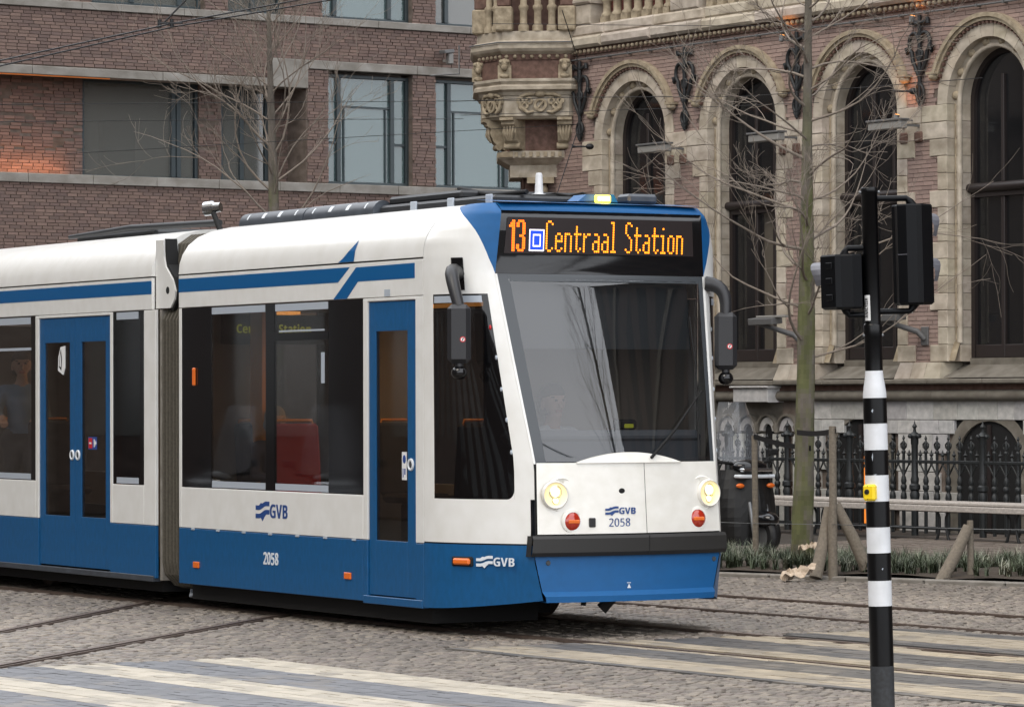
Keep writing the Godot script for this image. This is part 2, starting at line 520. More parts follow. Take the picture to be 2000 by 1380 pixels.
func side_box(called: String, t0: float, t1: float, y0: float, y1: float, m: Material, parent: Node, sgn := 1.0, z1 := 1.2, th := 0.03, h := 0.004) -> MeshInstance3D:
	var lo := Vector3(t0, y0, z1 - th); var hi := Vector3(t1, y1, z1)
	if sgn < 0:
		lo = Vector3(t0, y0, -z1); hi = Vector3(t1, y1, -z1 + th)
	return box_obj(called, lo, hi, m, parent, h)

func roof_shell(called: String, t0: float, t1: float, parent: Node, m: Material):
	var b := MB.new()
	for i in ROOF.size() - 1:
		for s in [1.0, -1.0]:
			var a: Array = ROOF[i]; var d: Array = ROOF[i + 1]
			var p: Array = ROOF[maxi(i - 1, 0)]; var q: Array = ROOF[mini(i + 2, ROOF.size() - 1)]
			var na := Vector3(0, -(d[0] - p[0]), d[1] - p[1]).normalized(); var nb := Vector3(0, -(q[0] - a[0]), q[1] - a[1]).normalized()
			if i == 0: na = Vector3(0, 0.08, 1).normalized()
			na.z *= s; nb.z *= s
			var A := Vector3(t0, a[1], a[0] * s); var B := Vector3(t1, a[1], a[0] * s)
			var D := Vector3(t1, d[1], d[0] * s); var E := Vector3(t0, d[1], d[0] * s)
			b.tn(A, B, D, na, na, nb); b.tn(A, D, E, na, nb, nb)
	for t in [t0, t1]:
		for i in ROOF.size() - 1:
			b.quad(Vector3(t, ROOF[i][1], ROOF[i][0]), Vector3(t, ROOF[i + 1][1], ROOF[i + 1][0]), Vector3(t, ROOF[i + 1][1], -ROOF[i + 1][0]), Vector3(t, ROOF[i][1], -ROOF[i][0]), Vector3(-1 if t == t0 else 1, 0, 0))
	return obj(called, b, m, parent)

func film(called: String, pts: Array, m: Material, parent: Node, z := 1.2):
	# a flat film on the side wall, 2 mm proud
	var b := MB.new()
	var poly := PackedVector2Array()
	for p in pts: poly.append(Vector2(p[0], p[1]))
	b.extrude(poly, z - 0.004, z + 0.002, false)
	return obj(called, b, m, parent)

func company_mark(called: String, at: Transform3D, h: float, m: Material, parent: Node):
	# two wavy banners and the letters GVB; h is the height of the letters
	var b := MB.new()
	var w := h * 2.2
	for k in 2:
		var y := h * (0.58 if k == 0 else 0.0)
		var top := PackedVector2Array()
		var low := PackedVector2Array()
		for i in 9:
			var x := i / 8.0
			var s := smoothstep(0.25, 0.75, x) * h * 0.30
			var up := y + s + h * 0.16
			var dn := y + s - h * 0.16
			if k == 0 and x < 0.5: up += 0.0 if x < 0.3 else h * 0.34 * (x - 0.3) / 0.2
			if k == 1 and x >= 0.5: dn -= maxf(0.0, h * 0.34 * (0.75 - x) / 0.25)
			top.append(Vector2(x * w, up))
			low.append(Vector2(x * w, dn))
		low.reverse()
		top.append_array(low)
		b.extrude(top, 0.0, 0.002, false)
	b.xf = Transform3D.IDENTITY
	var o := obj(called, b, m, parent)
	o.transform = at * Transform3D(Basis.IDENTITY, Vector3(-w * 1.06, 0, 0))
	var t := text_obj("lettering", "GVB", h * 1.30, 0.003, at * Transform3D(Basis.IDENTITY, Vector3(h * 1.34, h * 0.36, 0.002)), m, parent, true, 1.14)
	return t

func leaf_door(tram: Node, t0: float, t1: float, g0: float, g1: float, gtop: float, gbot: float, knob: float):
	# one blue door leaf: frame round a tall pane
	var d := Node3D.new()
	d.name = "door"
	tram.add_child(d, true)
	for q in [[t0, g0, 0.255, 2.47], [g1, t1, 0.255, 2.47], [g0, g1, gtop, 2.47], [g0, g1, 0.255, gbot]]:
		side_box("leaf_frame", q[0], q[1], q[2], q[3], M.blue_paint, d, 1.0, 1.188, 0.035, 0.002)
	side_box("pane", g0 + 0.002, g1 - 0.002, gbot + 0.002, gtop - 0.002, M.door_glass, d, 1.0, 1.180, 0.006, 0.0)
	var m := MB.new()
	m.lathe([Vector2(0.026, 0.006), Vector2(0.034, 0.012), Vector2(0.044, 0.010), Vector2(0.048, 0.0)], 20)
	var ring := obj("button_ring", m, M.letter_white, d)
	ring.transform = Transform3D(Basis(Vector3.RIGHT, PI / 2), Vector3(knob, 1.246, 1.188))
	m = MB.new()
	m.lathe([Vector2(0, 0.008), Vector2(0.022, 0.008), Vector2(0.027, 0.004)], 16)
	obj("button", m, M.frit, d).transform = ring.transform
	return d

func make_tram():
	var T := thing("tram", "blue and white articulated tram showing destination 13 Centraal Station", "tram", Transform3D(Basis(FWD, Vector3.UP, TRAM_SIDE), TRAM_AT))
	var m: MB
	# ------- front module, side walls
	for sgn in [1.0, -1.0]:
		side_box("skirt_panel", -4.355, -0.985, 0.20, 0.664, M.blue_paint, T, sgn)
		side_box("skirt_panel", -0.978, -0.908, 0.20, 0.664, M.blue_paint, T, sgn)
		side_box("skirt_panel", -0.128, -0.006, 0.20, 0.664, M.blue_paint, T, sgn)
		side_box("side_panel", -4.298, -0.985, 0.668, 1.004, M.white_paint, T, sgn)
		side_box("post", -4.355, -4.303, 0.668, 2.498, M.white_paint, T, sgn)
		side_box("post", -0.978, -0.908, 0.668, 2.498, M.white_paint, T, sgn)
		side_box("post", -0.128, -0.006, 0.668, 2.498, M.white_paint, T, sgn)
		side_box("fascia", -4.355, -0.006, 2.503, 2.772, M.white_paint, T, sgn)
	side_box("door_header", -0.905, -0.131, 2.474, 2.499, M.white_paint, T)
	side_box("door_sill", -0.975, -0.02, 0.185, 0.245, M.blue_paint, T, 1.0, 1.205, 0.06)
	leaf_door(T, -0.90, -0.138, -0.791, -0.276, 2.247, 0.669, -0.222)
	for q in [[-4.297, -3.722], [-2.688, -2.528], [-1.567, -0.984]]:
		side_box("black_panel", q[0], q[1], 1.008, 2.498, M.black_gloss, T, 1.0, 1.197, 0.02, 0.0)
	for q in [[-3.720, -2.690], [-2.526, -1.569]]:
		var w := side_box("window", q[0], q[1], 1.010, 2.496, M.side_glass, T, 1.0, 1.193, 0.008, 0.0)
		side_box("etched_strip", q[0] + 0.01, q[1] - 0.01, 1.014, 1.066, M.etched, w, 1.0, 1.1955, 0.002, 0.0)
		side_box("etched_strip", q[0] + 0.01, q[1] - 0.01, 2.436, 2.492, M.etched, w, 1.0, 1.1955, 0.002, 0.0)
	side_box("window_bar", -2.526, -1.569, 2.20, 2.262, M.black_gloss, T, 1.0, 1.1985, 0.018, 0.0)
	side_box("window_bar", -2.44, -1.64, 2.268, 2.282, M.etched, T, 1.0, 1.1985, 0.004, 0.0)
	side_box("window_sticker", -1.70, -1.64, 1.86, 2.10, M.etched, T, 1.0, 1.196, 0.002, 0.0)
	for q in [[-4.29, -2.62], [-2.55, -0.99]]:
		side_box("window", q[0], q[1], 1.008, 2.498, M.side_glass, T, -1.0, 1.193, 0.008, 0.0)
	side_box("black_panel", -2.615, -2.555, 1.008, 2.498, M.black_gloss, T, -1.0, 1.197, 0.02, 0.0)
	side_box("door", -0.905, -0.131, 0.25, 2.499, M.blue_paint, T, -1.0, 1.19, 0.03)
	# blue band with its arrow
	film("blue_band", [[-4.352, 2.634], [-1.396, 2.634], [-1.195, 2.746], [-4.352, 2.746]], M.blue_film, T)
	film("blue_band", [[-1.249, 2.505], [-1.059, 2.632], [-0.134, 2.633], [-0.134, 2.746], [-1.09, 2.741], [-1.475, 2.505]], M.blue_film, T)
	m = MB.new()
	var rz := func(y: float) -> float: return table(y, [2.785, 2.87, 2.95, 3.03], [1.2, 1.192, 1.165, 1.11]) + 0.0035
	for i in 8:
		var y0 := lerpf(2.787, 2.95, i / 8.0); var y1 := lerpf(2.787, 2.95, (i + 1) / 8.0)
		var xl := func(y: float) -> float: return lerpf(-1.39, -1.105, pow((y - 2.787) / 0.163, 0.8))
		var xr := func(y: float) -> float: return lerpf(-1.127, -1.105, (y - 2.787) / 0.163)
		m.quad(Vector3(xl.call(y0), y0, rz.call(y0)), Vector3(xr.call(y0), y0, rz.call(y0)), Vector3(xr.call(y1), y1, rz.call(y1)), Vector3(xl.call(y1), y1, rz.call(y1)), Vector3.BACK)
	obj("blue_fin", m, M.blue_film, T)
	side_box("vent_grille", -0.62, -0.53, 2.508, 2.56, M.etched, T, 1.0, 1.203, 0.004, 0.0)
	roof_shell("roof_shell", -4.355, -0.006, T, M.white_paint)
	# panel hooks, marker lamps, number
	for k in 7:
		side_box("panel_hook", -4.10 + k * 0.49, -4.04 + k * 0.49, 0.652, 0.668, M.etched, T, 1.0, 1.208, 0.012, 0.002)
	for q in [[-4.0, 0.365], [-1.231, 0.381]]:
		side_box("side_marker_lamp", q[0] - 0.055, q[0] + 0.055, q[1] - 0.026, q[1] + 0.026, M.amber, T, 1.0, 1.212, 0.014, 0.004)
	side_box("turn_lamp", -4.065, -4.015, 1.85, 2.0, M.amber, T, 1.0, 1.215, 0.02, 0.008)
	company_mark("company_mark", Transform3D(Basis.IDENTITY, Vector3(-2.60, 0.80, 1.2)), 0.115, M.letter_blue, T)
	text_obj("fleet_number", "2058", 0.135, 0.003, Transform3D(Basis.IDENTITY, Vector3(-2.59, 0.462, 1.2015)), M.letter_white, T, true, 0.95)
	side_box("door_sticker", -0.375, -0.30, 1.13, 1.34, M.sticker_white, T, 1.0, 1.184, 0.002, 0.0)
	m = MB.new()
	m.ball(Vector3(-0.337, 1.285, 1.184), 0.026, 10, Vector3(1, 1.3, 0.1))
	m.box(Vector3(-0.36, 1.15, 1.183), Vector3(-0.35, 1.215, 1.186)); m.box(Vector3(-0.335, 1.17, 1.183), Vector3(-0.318, 1.215, 1.186))
	obj("sticker_print", m, M.sticker_blue, T)
	# ------- cab
	for sgn in [1.0, -1.0]:
		var f := func(u, y): return cab(u, y, 0.0, sgn)
		m = MB.new()
		skin(m, f, 0.0, 0.975, 0.683, 1.003, 10, 3)
		skin(m, f, 0.0, 0.165, 1.003, 2.503, 2, 10)
		skin(m, f, 0.875, 1.0, 1.003, 2.65, 3, 16)
		skin(m, f, 0.0, 0.875, 2.503, 2.65, 9, 2)
		var ys := [2.65, 2.70, 2.758, 2.81, 2.87, 2.927, 2.97, 3.01, 3.05, 3.083, 3.115, 3.14, 3.16, 3.172]
		var us := [1.0, 0.965, 0.914, 0.875, 0.825, 0.767, 0.71, 0.64, 0.55, 0.458, 0.33, 0.2, 0.08, 0.0]
		var blue := MB.new()
		for i in ys.size() - 1:
			var row := func(b: MB, ua: float, ub: float, ua2: float, ub2: float):
				var g := func(x, w): return cab(lerpf(lerpf(ua, ua2, w), lerpf(ub, ub2, w), x), lerpf(ys[i], ys[i + 1], w), 0.0, sgn)
				for k in 6:
					var x0 := k / 6.0; var x1 := (k + 1) / 6.0
					var q := [g.call(x0, 0.0), g.call(x1, 0.0), g.call(x1, 1.0), g.call(x0, 1.0)]
					var nn := []
					for e in [[x0, 0.0], [x1, 0.0], [x1, 1.0], [x0, 1.0]]:
						var uu := lerpf(lerpf(ua, ua2, e[1]), lerpf(ub, ub2, e[1]), e[0]); var yy := lerpf(ys[i], ys[i + 1], e[1])
						var nv: Vector3 = (cab(uu + 0.01, yy, 0.0, sgn) - cab(uu - 0.01, yy, 0.0, sgn)).cross(cab(uu, yy + 0.01, 0.0, sgn) - cab(uu, yy - 0.01, 0.0, sgn)).normalized()
						if nv.z * sgn < 0: nv = -nv
						nn.append(nv)
					b.tn(q[0], q[1], q[2], nn[0], nn[1], nn[2]); b.tn(q[0], q[2], q[3], nn[0], nn[2], nn[3])
			row.call(m, 0.0, us[i], 0.0, us[i + 1])
			row.call(blue, us[i], 1.0, us[i + 1], 1.0)
		obj("cab_shell", m, M.white_paint, T)
		# blue roof half over the cab
		for k in 8:
			var a := cab(k / 8.0, 3.172, 0.0, sgn); var b2 := cab((k + 1) / 8.0, 3.172, 0.0, sgn)
			var a0 := Vector3(a.x, 3.205, 0); var b0 := Vector3(b2.x, 3.205, 0)
			var nn := Vector3(0.15, 1, 0.1 * sgn)
			blue.tn(a, b2, b0, nn, nn, Vector3.UP); blue.tn(a, b0, a0, nn, Vector3.UP, Vector3.UP)
		obj("cab_roof", blue, M.blue_front, T)
		m = MB.new()
		skin(m, func(u, y): return cab(u, lerpf(0.672, lerpf(0.195, 0.272, u * u), (0.672 - y) / 0.477), 0.0, sgn), 0.0, 1.0, 0.195, 0.672, 12, 6)
		obj("cab_skirt", m, M.blue_paint, T)
		m = MB.new()
		skin(m, func(u, y): return cab(u, y, -0.006, sgn), 0.16, 0.88, 1.0, 2.506, 10, 16)
		var cw := obj("cab_window", m, M.cab_glass, T)
		m = MB.new()
		skin(m, func(u, y): return cab(u, y, -0.003, sgn), 0.175, 0.80, 2.44, 2.49, 6, 1)
		obj("etched_strip", m, M.etched, cw)
		for d in [[0.845, 2.255], [0.86, 2.035], [0.862, 1.803], [0.866, 1.58], [0.864, 1.345]]:
			m = MB.new()
			m.ball(cab(d[0], d[1], -0.004, sgn), 0.017, 10, Vector3(0.8, 1.1, 0.5))
			obj("frit_dot", m, M.sticker_red if d[1] > 2.2 and sgn > 0 else M.etched, cw)
		# lower corner of the window is rounded
		m = MB.new()
		for k in 5:
			var a0 := k / 5.0 * PI / 2; var a1 := (k + 1) / 5.0 * PI / 2
			var cn := cab(0.875, 1.003, 0.001, sgn)
			m.tri(cn, cab(0.875 - 0.05 * (1.0 - sin(a0)), 1.003 + 0.07 * (1.0 - cos(a0)), 0.001, sgn), cab(0.875 - 0.05 * (1.0 - sin(a1)), 1.003 + 0.07 * (1.0 - cos(a1)), 0.001, sgn), Vector3(0.4, 0, sgn))
		obj("corner_fillet", m, M.white_paint, cw)
		# dark seam between cab and body, and under the white side
		m = MB.new()
		for i in 12:
			var y0 := lerpf(0.2, 2.78, i / 12.0); var y1 := lerpf(0.2, 2.78, (i + 1) / 12.0)
			m.quad(Vector3(-0.006, y0, 1.188 * sgn), Vector3(0.004, y0, 1.188 * sgn), Vector3(0.004, y1, 1.188 * sgn), Vector3(-0.006, y1, 1.188 * sgn), Vector3(0, 0, sgn))
		skin(m, func(u, y): return cab(u, y, -0.006, sgn), 0.0, 0.99, 0.671, 0.684, 8, 1)
		obj("seam_strip", m, M.gap_black, T)
		make_mirror(T, sgn)
	var tl := cab(0.472, 0.547, 0.0)
	var lamp_xf := Transform3D(Basis.looking_at(-Vector3(0.36, 0, 0.93)), tl)
	m = MB.new()
	m.xf = lamp_xf
	m.cbox(Vector3(-0.10, -0.036, -0.02), Vector3(0.10, 0.036, 0.012), 0.01)
	obj("lamp_base", m, M.gap_black, T)
	m = MB.new()
	m.xf = lamp_xf
	m.cbox(Vector3(-0.075, -0.024, 0.0), Vector3(0.085, 0.024, 0.032), 0.012)
	obj("turn_lamp", m, M.amber, T)
	var gm := cab(0.735, 0.525, 0.012)
	company_mark("company_mark", Transform3D(Basis.looking_at(-Vector3(0.46, 0, 0.89)), gm), 0.066, M.letter_white, T)
	make_front(T)
	make_roof_gear(T)
	make_joint_and_rear(T)
	make_interior(T)
	return T

func make_mirror(T: Node, sgn: float):
	var r := Node3D.new()
	r.name = "mirror"
	T.add_child(r, true)
	var base := cab(0.53, 2.65, 0.004, sgn)
	var m := MB.new()
	for q in [[0.44, 2.77, 0.60, 2.77, 0.62, 2.53, 0.46, 2.53]]:
		m.quad(cab(q[0], q[1], 0.006, sgn), cab(q[2], q[3], 0.006, sgn), cab(q[4], q[5], 0.006, sgn), cab(q[6], q[7], 0.006, sgn), Vector3(0.3, 0, sgn))
	obj("mount_plate", m, M.black_gloss, r)
	var hd := Vector3(0.615, 2.20, 1.235 * sgn)
	if sgn < 0:
		base = cab(0.97, 2.60, 0.0, sgn)
		hd = Vector3(0.66, 2.16, -1.03)
	m = MB.new()
	var pts := []
	var rad := []
	for i in 9:
		var w := i / 8.0
		var p := base.lerp(hd + Vector3(0, 0.20, 0), w)
		p += (Vector3(0.02, 0.09, 0.06) if sgn > 0 else Vector3(0.03, 0.04, -0.06)) * sin(PI * pow(w, 0.8))
		pts.append(p); rad.append(lerpf(0.058, 0.042, w))
	m.tube(pts, rad, 10)
	obj("arm", m, M.black_plastic, r)
	m = MB.new()
	m.xf = Transform3D(Basis.looking_at(-Vector3(0.85, 0, 0.53)), hd)
	m.cbox(Vector3(-0.085, -0.21, -0.06), Vector3(0.085, 0.22, 0.06), 0.032)
	obj("housing", m, M.black_plastic, r)
	m = MB.new()
	m.ball(hd + Vector3(0.0, -0.275, 0.0), 0.058, 16, Vector3(1, 0.9, 1))
	obj("camera_ball", m, M.black_gloss, r)
	m = MB.new()
	m.tube([hd + Vector3(0, -0.2, 0), hd + Vector3(0, -0.25, 0)], [0.03, 0.03], 10)
	obj("stem", m, M.black_plastic, r)
	for q in [[0.021, 0.014, 0.061, M.sticker_red], [0.014, 0.0, 0.0615, M.sticker_white]]:
		m = MB.new()
		m.xf = Transform3D(Basis.looking_at(-Vector3(0.85, 0, 0.53)), hd)
		m.arc(0.03, -0.035, q[1], q[0], q[2] - 0.001, q[2] + 0.001, 0, TAU, 20)
		obj("turn_ban_sign", m, q[3], r)
	m = MB.new()
	m.xf = Transform3D(Basis.looking_at(-Vector3(0.85, 0, 0.53)), hd)
	m.quad(Vector3(0.024, -0.045, 0.0632), Vector3(0.031, -0.045, 0.0632), Vector3(0.037, -0.027, 0.0632), Vector3(0.03, -0.027, 0.0632), Vector3.BACK)
	m.tri(Vector3(0.022, -0.03, 0.0632), Vector3(0.04, -0.03, 0.0632), Vector3(0.036, -0.023, 0.0632), Vector3.BACK)
	obj("turn_ban_arrow", m, M.gap_black, r)

const GLYPH := {
	"C": [".##.", "#..#", "#...", "#...", "#...", "#...", "#...", "#...", "#...", "#...", "#...", "#..#", ".##."],
	"e": ["", "", "", "", "", ".##.", "#..#", "#..#", "####", "#...", "#...", "#..#", ".##."],
	"n": ["", "", "", "", "", "###.", "#..#", "#..#", "#..#", "#..#", "#..#", "#..#", "#..#"],
	"t": ["", "", ".#..", ".#..", ".#..", "####", ".#..", ".#..", ".#..", ".#..", ".#..", ".#.#", "..#."],
	"r": ["", "", "", "", "", "#.##", "##..", "#...", "#...", "#...", "#...", "#...", "#..."],
	"a": ["", "", "", "", "", ".##.", "...#", "...#", ".###", "#..#", "#..#", "#..#", ".###"],
	"l": ["##.", ".#.", ".#.", ".#.", ".#.", ".#.", ".#.", ".#.", ".#.", ".#.", ".#.", ".#.", "###"],
	"S": [".##.", "#..#", "#...", "#...", "#...", ".#..", "..#.", "...#", "...#", "...#", "...#", "#..#", ".##."],
	"i": ["", "", ".#.", "", "", "##.", ".#.", ".#.", ".#.", ".#.", ".#.", ".#.", "###"],
	"o": ["", "", "", "", "", ".##.", "#..#", "#..#", "#..#", "#..#", "#..#", "#..#", ".##."],
	" ": ["..."],
	"1": ["..##", ".###", "####", "..##", "..##", "..##", "..##", "..##", "..##", "..##", "..##", "..##", "..##"],
	"3": [".####.", "##..##", "##..##", "....##", "....##", "....##", "..###.", "....##", "....##", "....##", "##..##", "##..##", ".####."]}

func led_text(panel: Node, called: String, s: String, z0: float, y0: float, px: float, py: float, lit: Material, dot := 0.78):
	var z := z0
	for ch in s:
		var g: Array = GLYPH[ch]
		var m := MB.new()
		var wide := 0
		for row in g.size():
			var line: String = g[row]
			wide = maxi(wide, line.length())
			for k in line.length():
				if line[k] == "#":
					var zz := z - (k + 0.5) * px
					var yy := y0 - (row + 0.5) * py
					var c := nose(zz / table(yy, CAB_Y, CAB_B), yy, 0.0045)
					var a := px * dot * 0.5; var b := py * dot * 0.5
					m.quad(c + Vector3(0, -b, -a), c + Vector3(0, -b, a), c + Vector3(0, b, a), c + Vector3(0, b, -a), Vector3.RIGHT)
		z -= (wide + 1) * px
		if ch != " ": obj(called, m, lit, panel)

func disc(m: MB, at: Vector3, dir: Vector3, pr: Array, seg := 24):
	var y := dir.normalized()
	var x := y.cross(Vector3.UP).normalized()
	m.xf = Transform3D(Basis(x, y, x.cross(y)), at)
	m.lathe(pr, seg)

func make_front(T: Node):
	var f := func(s, y): return nose(s, y)
	var m := MB.new()
	# destination panel
	skin(m, f, -1.0, 1.0, 2.652, 3.112, 12, 3)
	var panel := obj("destination_display", m, M.black_gloss, T)
	m = MB.new()
	skin(m, func(s, y): return nose(s, y, 0.0025), -0.90, 0.94, 2.80, 3.065, 10, 1)
	obj("led_board", m, M.led_panel, panel)
	led_text(panel, "led_digit", "13", 0.80, 3.045, 0.0122, 0.0178, M.led_orange, 0.9)
	led_text(panel, "led_letter", "Centraal Station", 0.497, 3.045, 0.01575, 0.0178, M.led_amber)
	for q in [[0.632, 0.508, 2.978, 2.818, 0.0030, M.led_white], [0.624, 0.516, 2.969, 2.827, 0.0036, M.led_blue], [0.602, 0.538, 2.943, 2.850, 0.0042, M.led_white], [0.594, 0.546, 2.932, 2.861, 0.0048, M.led_blue]]:
		m = MB.new()
		var b := []
		for k in [[0, 2], [1, 2], [1, 3], [0, 3]]:
			b.append(nose(q[k[0]] / table(q[k[1]], CAB_Y, CAB_B), q[k[1]], q[4]))
		m.quad(b[0], b[1], b[2], b[3], Vector3.RIGHT)
		obj("led_square", m, q[5], panel)
	# roof front lip
	m = MB.new()
	for i in 14:
		var s0 := lerpf(-1, 1, i / 14.0); var s1 := lerpf(-1, 1, (i + 1) / 14.0)
		var lip := func(s: float, w: float) -> Vector3:
			var a := nose(s, 3.114, 0.004)
			return Vector3(a.x - w * 0.11, lerpf(3.114, 3.176, sin(w * PI / 2)) + 0.012 * (1.0 - s * s) * w, a.z)
		for k in 3:
			var w0 := k / 3.0; var w1 := (k + 1) / 3.0
			var nn0 := Vector3(cos(w0 * PI / 2) + 0.1, sin(w0 * PI / 2) + 0.2, 0); var nn1 := Vector3(cos(w1 * PI / 2) + 0.1, sin(w1 * PI / 2) + 0.2, 0)
			m.tn(lip.call(s0, w0), lip.call(s1, w0), lip.call(s1, w1), nn0, nn0, nn1); m.tn(lip.call(s0, w0), lip.call(s1, w1), lip.call(s0, w1), nn0, nn1, nn1)
	m.quad(Vector3(0.58, 3.178, 0.86), Vector3(0.58, 3.178, -0.86), Vector3(0.2, 3.207, -0.86), Vector3(0.2, 3.207, 0.86), Vector3.UP)
	obj("roof_lip", m, M.blue_front, T)
	# windscreen: frit border, pane, white edge, wiper
	m = MB.new()
	skin(m, func(s, y): return nose(s, y, 0.001), 0.885, 0.985, 1.26, 2.65, 2, 14)
	skin(m, func(s, y): return nose(s, y, 0.001), -0.985, -0.94, 1.26, 2.65, 2, 14)
	skin(m, func(s, y): return nose(s, y, 0.001), -0.94, 0.885, 2.595, 2.65, 12, 1)
	obj("windscreen_border", m, M.frit, T)
	m = MB.new()
	skin(m, f, -0.95, 0.90, 1.25, 2.61, 24, 24)
	obj("windscreen", m, M.windscreen, T)
	m = MB.new()
	skin(m, func(s, y): return nose(s, y, 0.002), -1.01, -0.985, 1.26, 2.65, 1, 12)
	obj("screen_edge", m, M.white_paint, T)
	m = MB.new()
	skin(m, func(s, y): return nose(s, y, 0.002), 0.985, 1.005, 1.26, 2.65, 1, 12)
	obj("screen_edge", m, M.white_paint, T)
	m = MB.new()
	var wp := []
	for k in [[-0.19, 1.30], [-0.5, 1.50], [-0.86, 1.79]]: wp.append(nose(k[0], k[1], 0.035))
	m.tube(wp, [0.012, 0.010, 0.007], 6)
	var wp2 := []
	for k in [[-0.78, 1.30], [-0.83, 1.95], [-0.80, 2.35]]: wp2.append(nose(k[0], k[1], 0.018))
	m.tube(wp2, [0.007, 0.007, 0.006], 6)
	obj("wiper", m, M.gap_black, T)
	# hood with its brow
	m = MB.new()
	skin(m, func(s, y): return nose(s, y, 0.012), -0.115, 0.985, 0.752, 1.268, 12, 4)
	skin(m, func(s, y): return nose(s, y, 0.012), -1.0, -0.121, 0.752, 1.268, 10, 4)
	obj("hood", m, M.white_front, T)
	m = MB.new()
	for i in 20:
		var s0 := lerpf(-0.55, 0.60, i / 20.0); var s1 := lerpf(-0.55, 0.60, (i + 1) / 20.0)
		var hh := func(s: float) -> float: return 0.075 * (1.0 - pow((s - 0.025) / 0.58, 2.0))
		var a := nose(s0, 1.266, 0.026); var b := nose(s1, 1.266, 0.026)
		var a2 := nose(s0, 1.266 + maxf(0.0, hh.call(s0)), 0.02); var b2 := nose(s1, 1.266 + maxf(0.0, hh.call(s1)), 0.02)
		m.quad(a, b, b2, a2, Vector3.RIGHT)
		m.quad(a2, b2, b2 + Vector3(-0.03, 0.002, 0), a2 + Vector3(-0.03, 0.002, 0), Vector3.UP)
		m.quad(a, b, b + Vector3(-0.014, -0.004, 0), a + Vector3(-0.014, -0.004, 0), Vector3.RIGHT)
	obj("hood_brow", m, M.white_front, T)
	m = MB.new()
	skin(m, func(s, y): return nose(s, y, 0.0), -1.0, 1.0, 0.735, 1.275, 10, 2)
	obj("hood_backing", m, M.gap_black, T)
	# bumper
	m = MB.new()
	for i in 16:
		var s0 := lerpf(-1.045, 1.045, i / 16.0); var s1 := lerpf(-1.045, 1.045, (i + 1) / 16.0)
		var pr := [[0.742, 0.0], [0.742, 0.035], [0.72, 0.05], [0.62, 0.05], [0.592, 0.03], [0.592, -0.02]]
		for k in pr.size() - 1:
			m.quad(nose(s0, pr[k][0], pr[k][1]), nose(s1, pr[k][0], pr[k][1]), nose(s1, pr[k + 1][0], pr[k + 1][1]), nose(s0, pr[k + 1][0], pr[k + 1][1]), Vector3(1, 0.9 - k * 0.45, 0))
	for s in [-1.045, 1.045]:
		m.quad(nose(s, 0.742, 0.035), nose(s, 0.592, 0.03), nose(s, 0.592, -0.12), nose(s, 0.742, -0.12), Vector3(0, 0, s))
	obj("bumper", m, M.bumper_rubber, T)
	m = MB.new()
	skin(m, func(s, y): return nose(s, y, 0.051), -0.122, -0.112, 0.6, 0.735, 1, 1)
	obj("bumper_joint", m, M.gap_black, T)
	# blue apron with a folded lower lip
	m = MB.new()
	skin(m, func(s, y): return nose(s, y, 0.0), -0.99, 0.99, 0.335, 0.592, 14, 2)
	for i in 14:
		var s0 := lerpf(-0.99, 0.99, i / 14.0); var s1 := lerpf(-0.99, 0.99, (i + 1) / 14.0)
		m.quad(nose(s0, 0.335), nose(s1, 0.335), nose(s1, 0.302, 0.035), nose(s0, 0.302, 0.035), Vector3(1, 1, 0))
		m.quad(nose(s0, 0.302, 0.035), nose(s1, 0.302, 0.035), nose(s1, 0.258, 0.03), nose(s0, 0.258, 0.03), Vector3(1, 0, 0))
		m.quad(nose(s0, 0.258, 0.03), nose(s1, 0.258, 0.03), nose(s1, 0.262, -0.3), nose(s0, 0.262, -0.3), Vector3(0, -1, 0))
	obj("apron", m, M.blue_front, T)
	for s in [0.874, -0.93]:
		m = MB.new()
		disc(m, nose(s, 0.545, 0.0), Vector3.RIGHT, [Vector2(0, 0.005), Vector2(0.016, 0.005), Vector2(0.02, 0.0)], 14)
		obj("tow_cap", m, M.frit, T)
	m = MB.new()
	m.quad(nose(0.05, 0.388, 0.002), nose(0.094, 0.388, 0.002), nose(0.094, 0.393, 0.002), nose(0.05, 0.393, 0.002), Vector3.RIGHT)
	m.tri(nose(0.05, 0.352, 0.002), nose(0.094, 0.352, 0.002), nose(0.072, 0.384, 0.002), Vector3.RIGHT)
	obj("jacking_mark", m, M.letter_white, T)
	# lamps
	for q in [[0.811, 1.037], [-0.85, 1.034]]:
		var side: float = signf(q[0])
		var c := nose(q[0], q[1], 0.014)
		var hl := Node3D.new()
		hl.name = "headlight"
		T.add_child(hl, true)
		m = MB.new()
		disc(m, c + Vector3(-0.006, 0, -0.045 * side), Vector3(1, 0, 0), [Vector2(0.0, 0.010), Vector2(0.112, 0.010), Vector2(0.120, 0.018), Vector2(0.128, 0.014), Vector2(0.132, 0.0)], 32)
		obj("cup", m, M.white_front, hl)
		m = MB.new()
		var c2 := c + Vector3(0.012, 0, 0.012 * side)
		var out := Vector3(1, 0, 0.12 * side)
		disc(m, c2, out, [Vector2(0.0, 0.002), Vector2(0.05, 0.004), Vector2(0.08, 0.010), Vector2(0.092, 0.016)], 28)
		obj("lens", m, M.head_lens, hl)
		m = MB.new()
		disc(m, c2, out, [Vector2(0.090, -0.01), Vector2(0.090, 0.018), Vector2(0.095, 0.021), Vector2(0.101, 0.015), Vector2(0.103, -0.01)], 28)
		obj("bezel", m, M.white_front, hl)
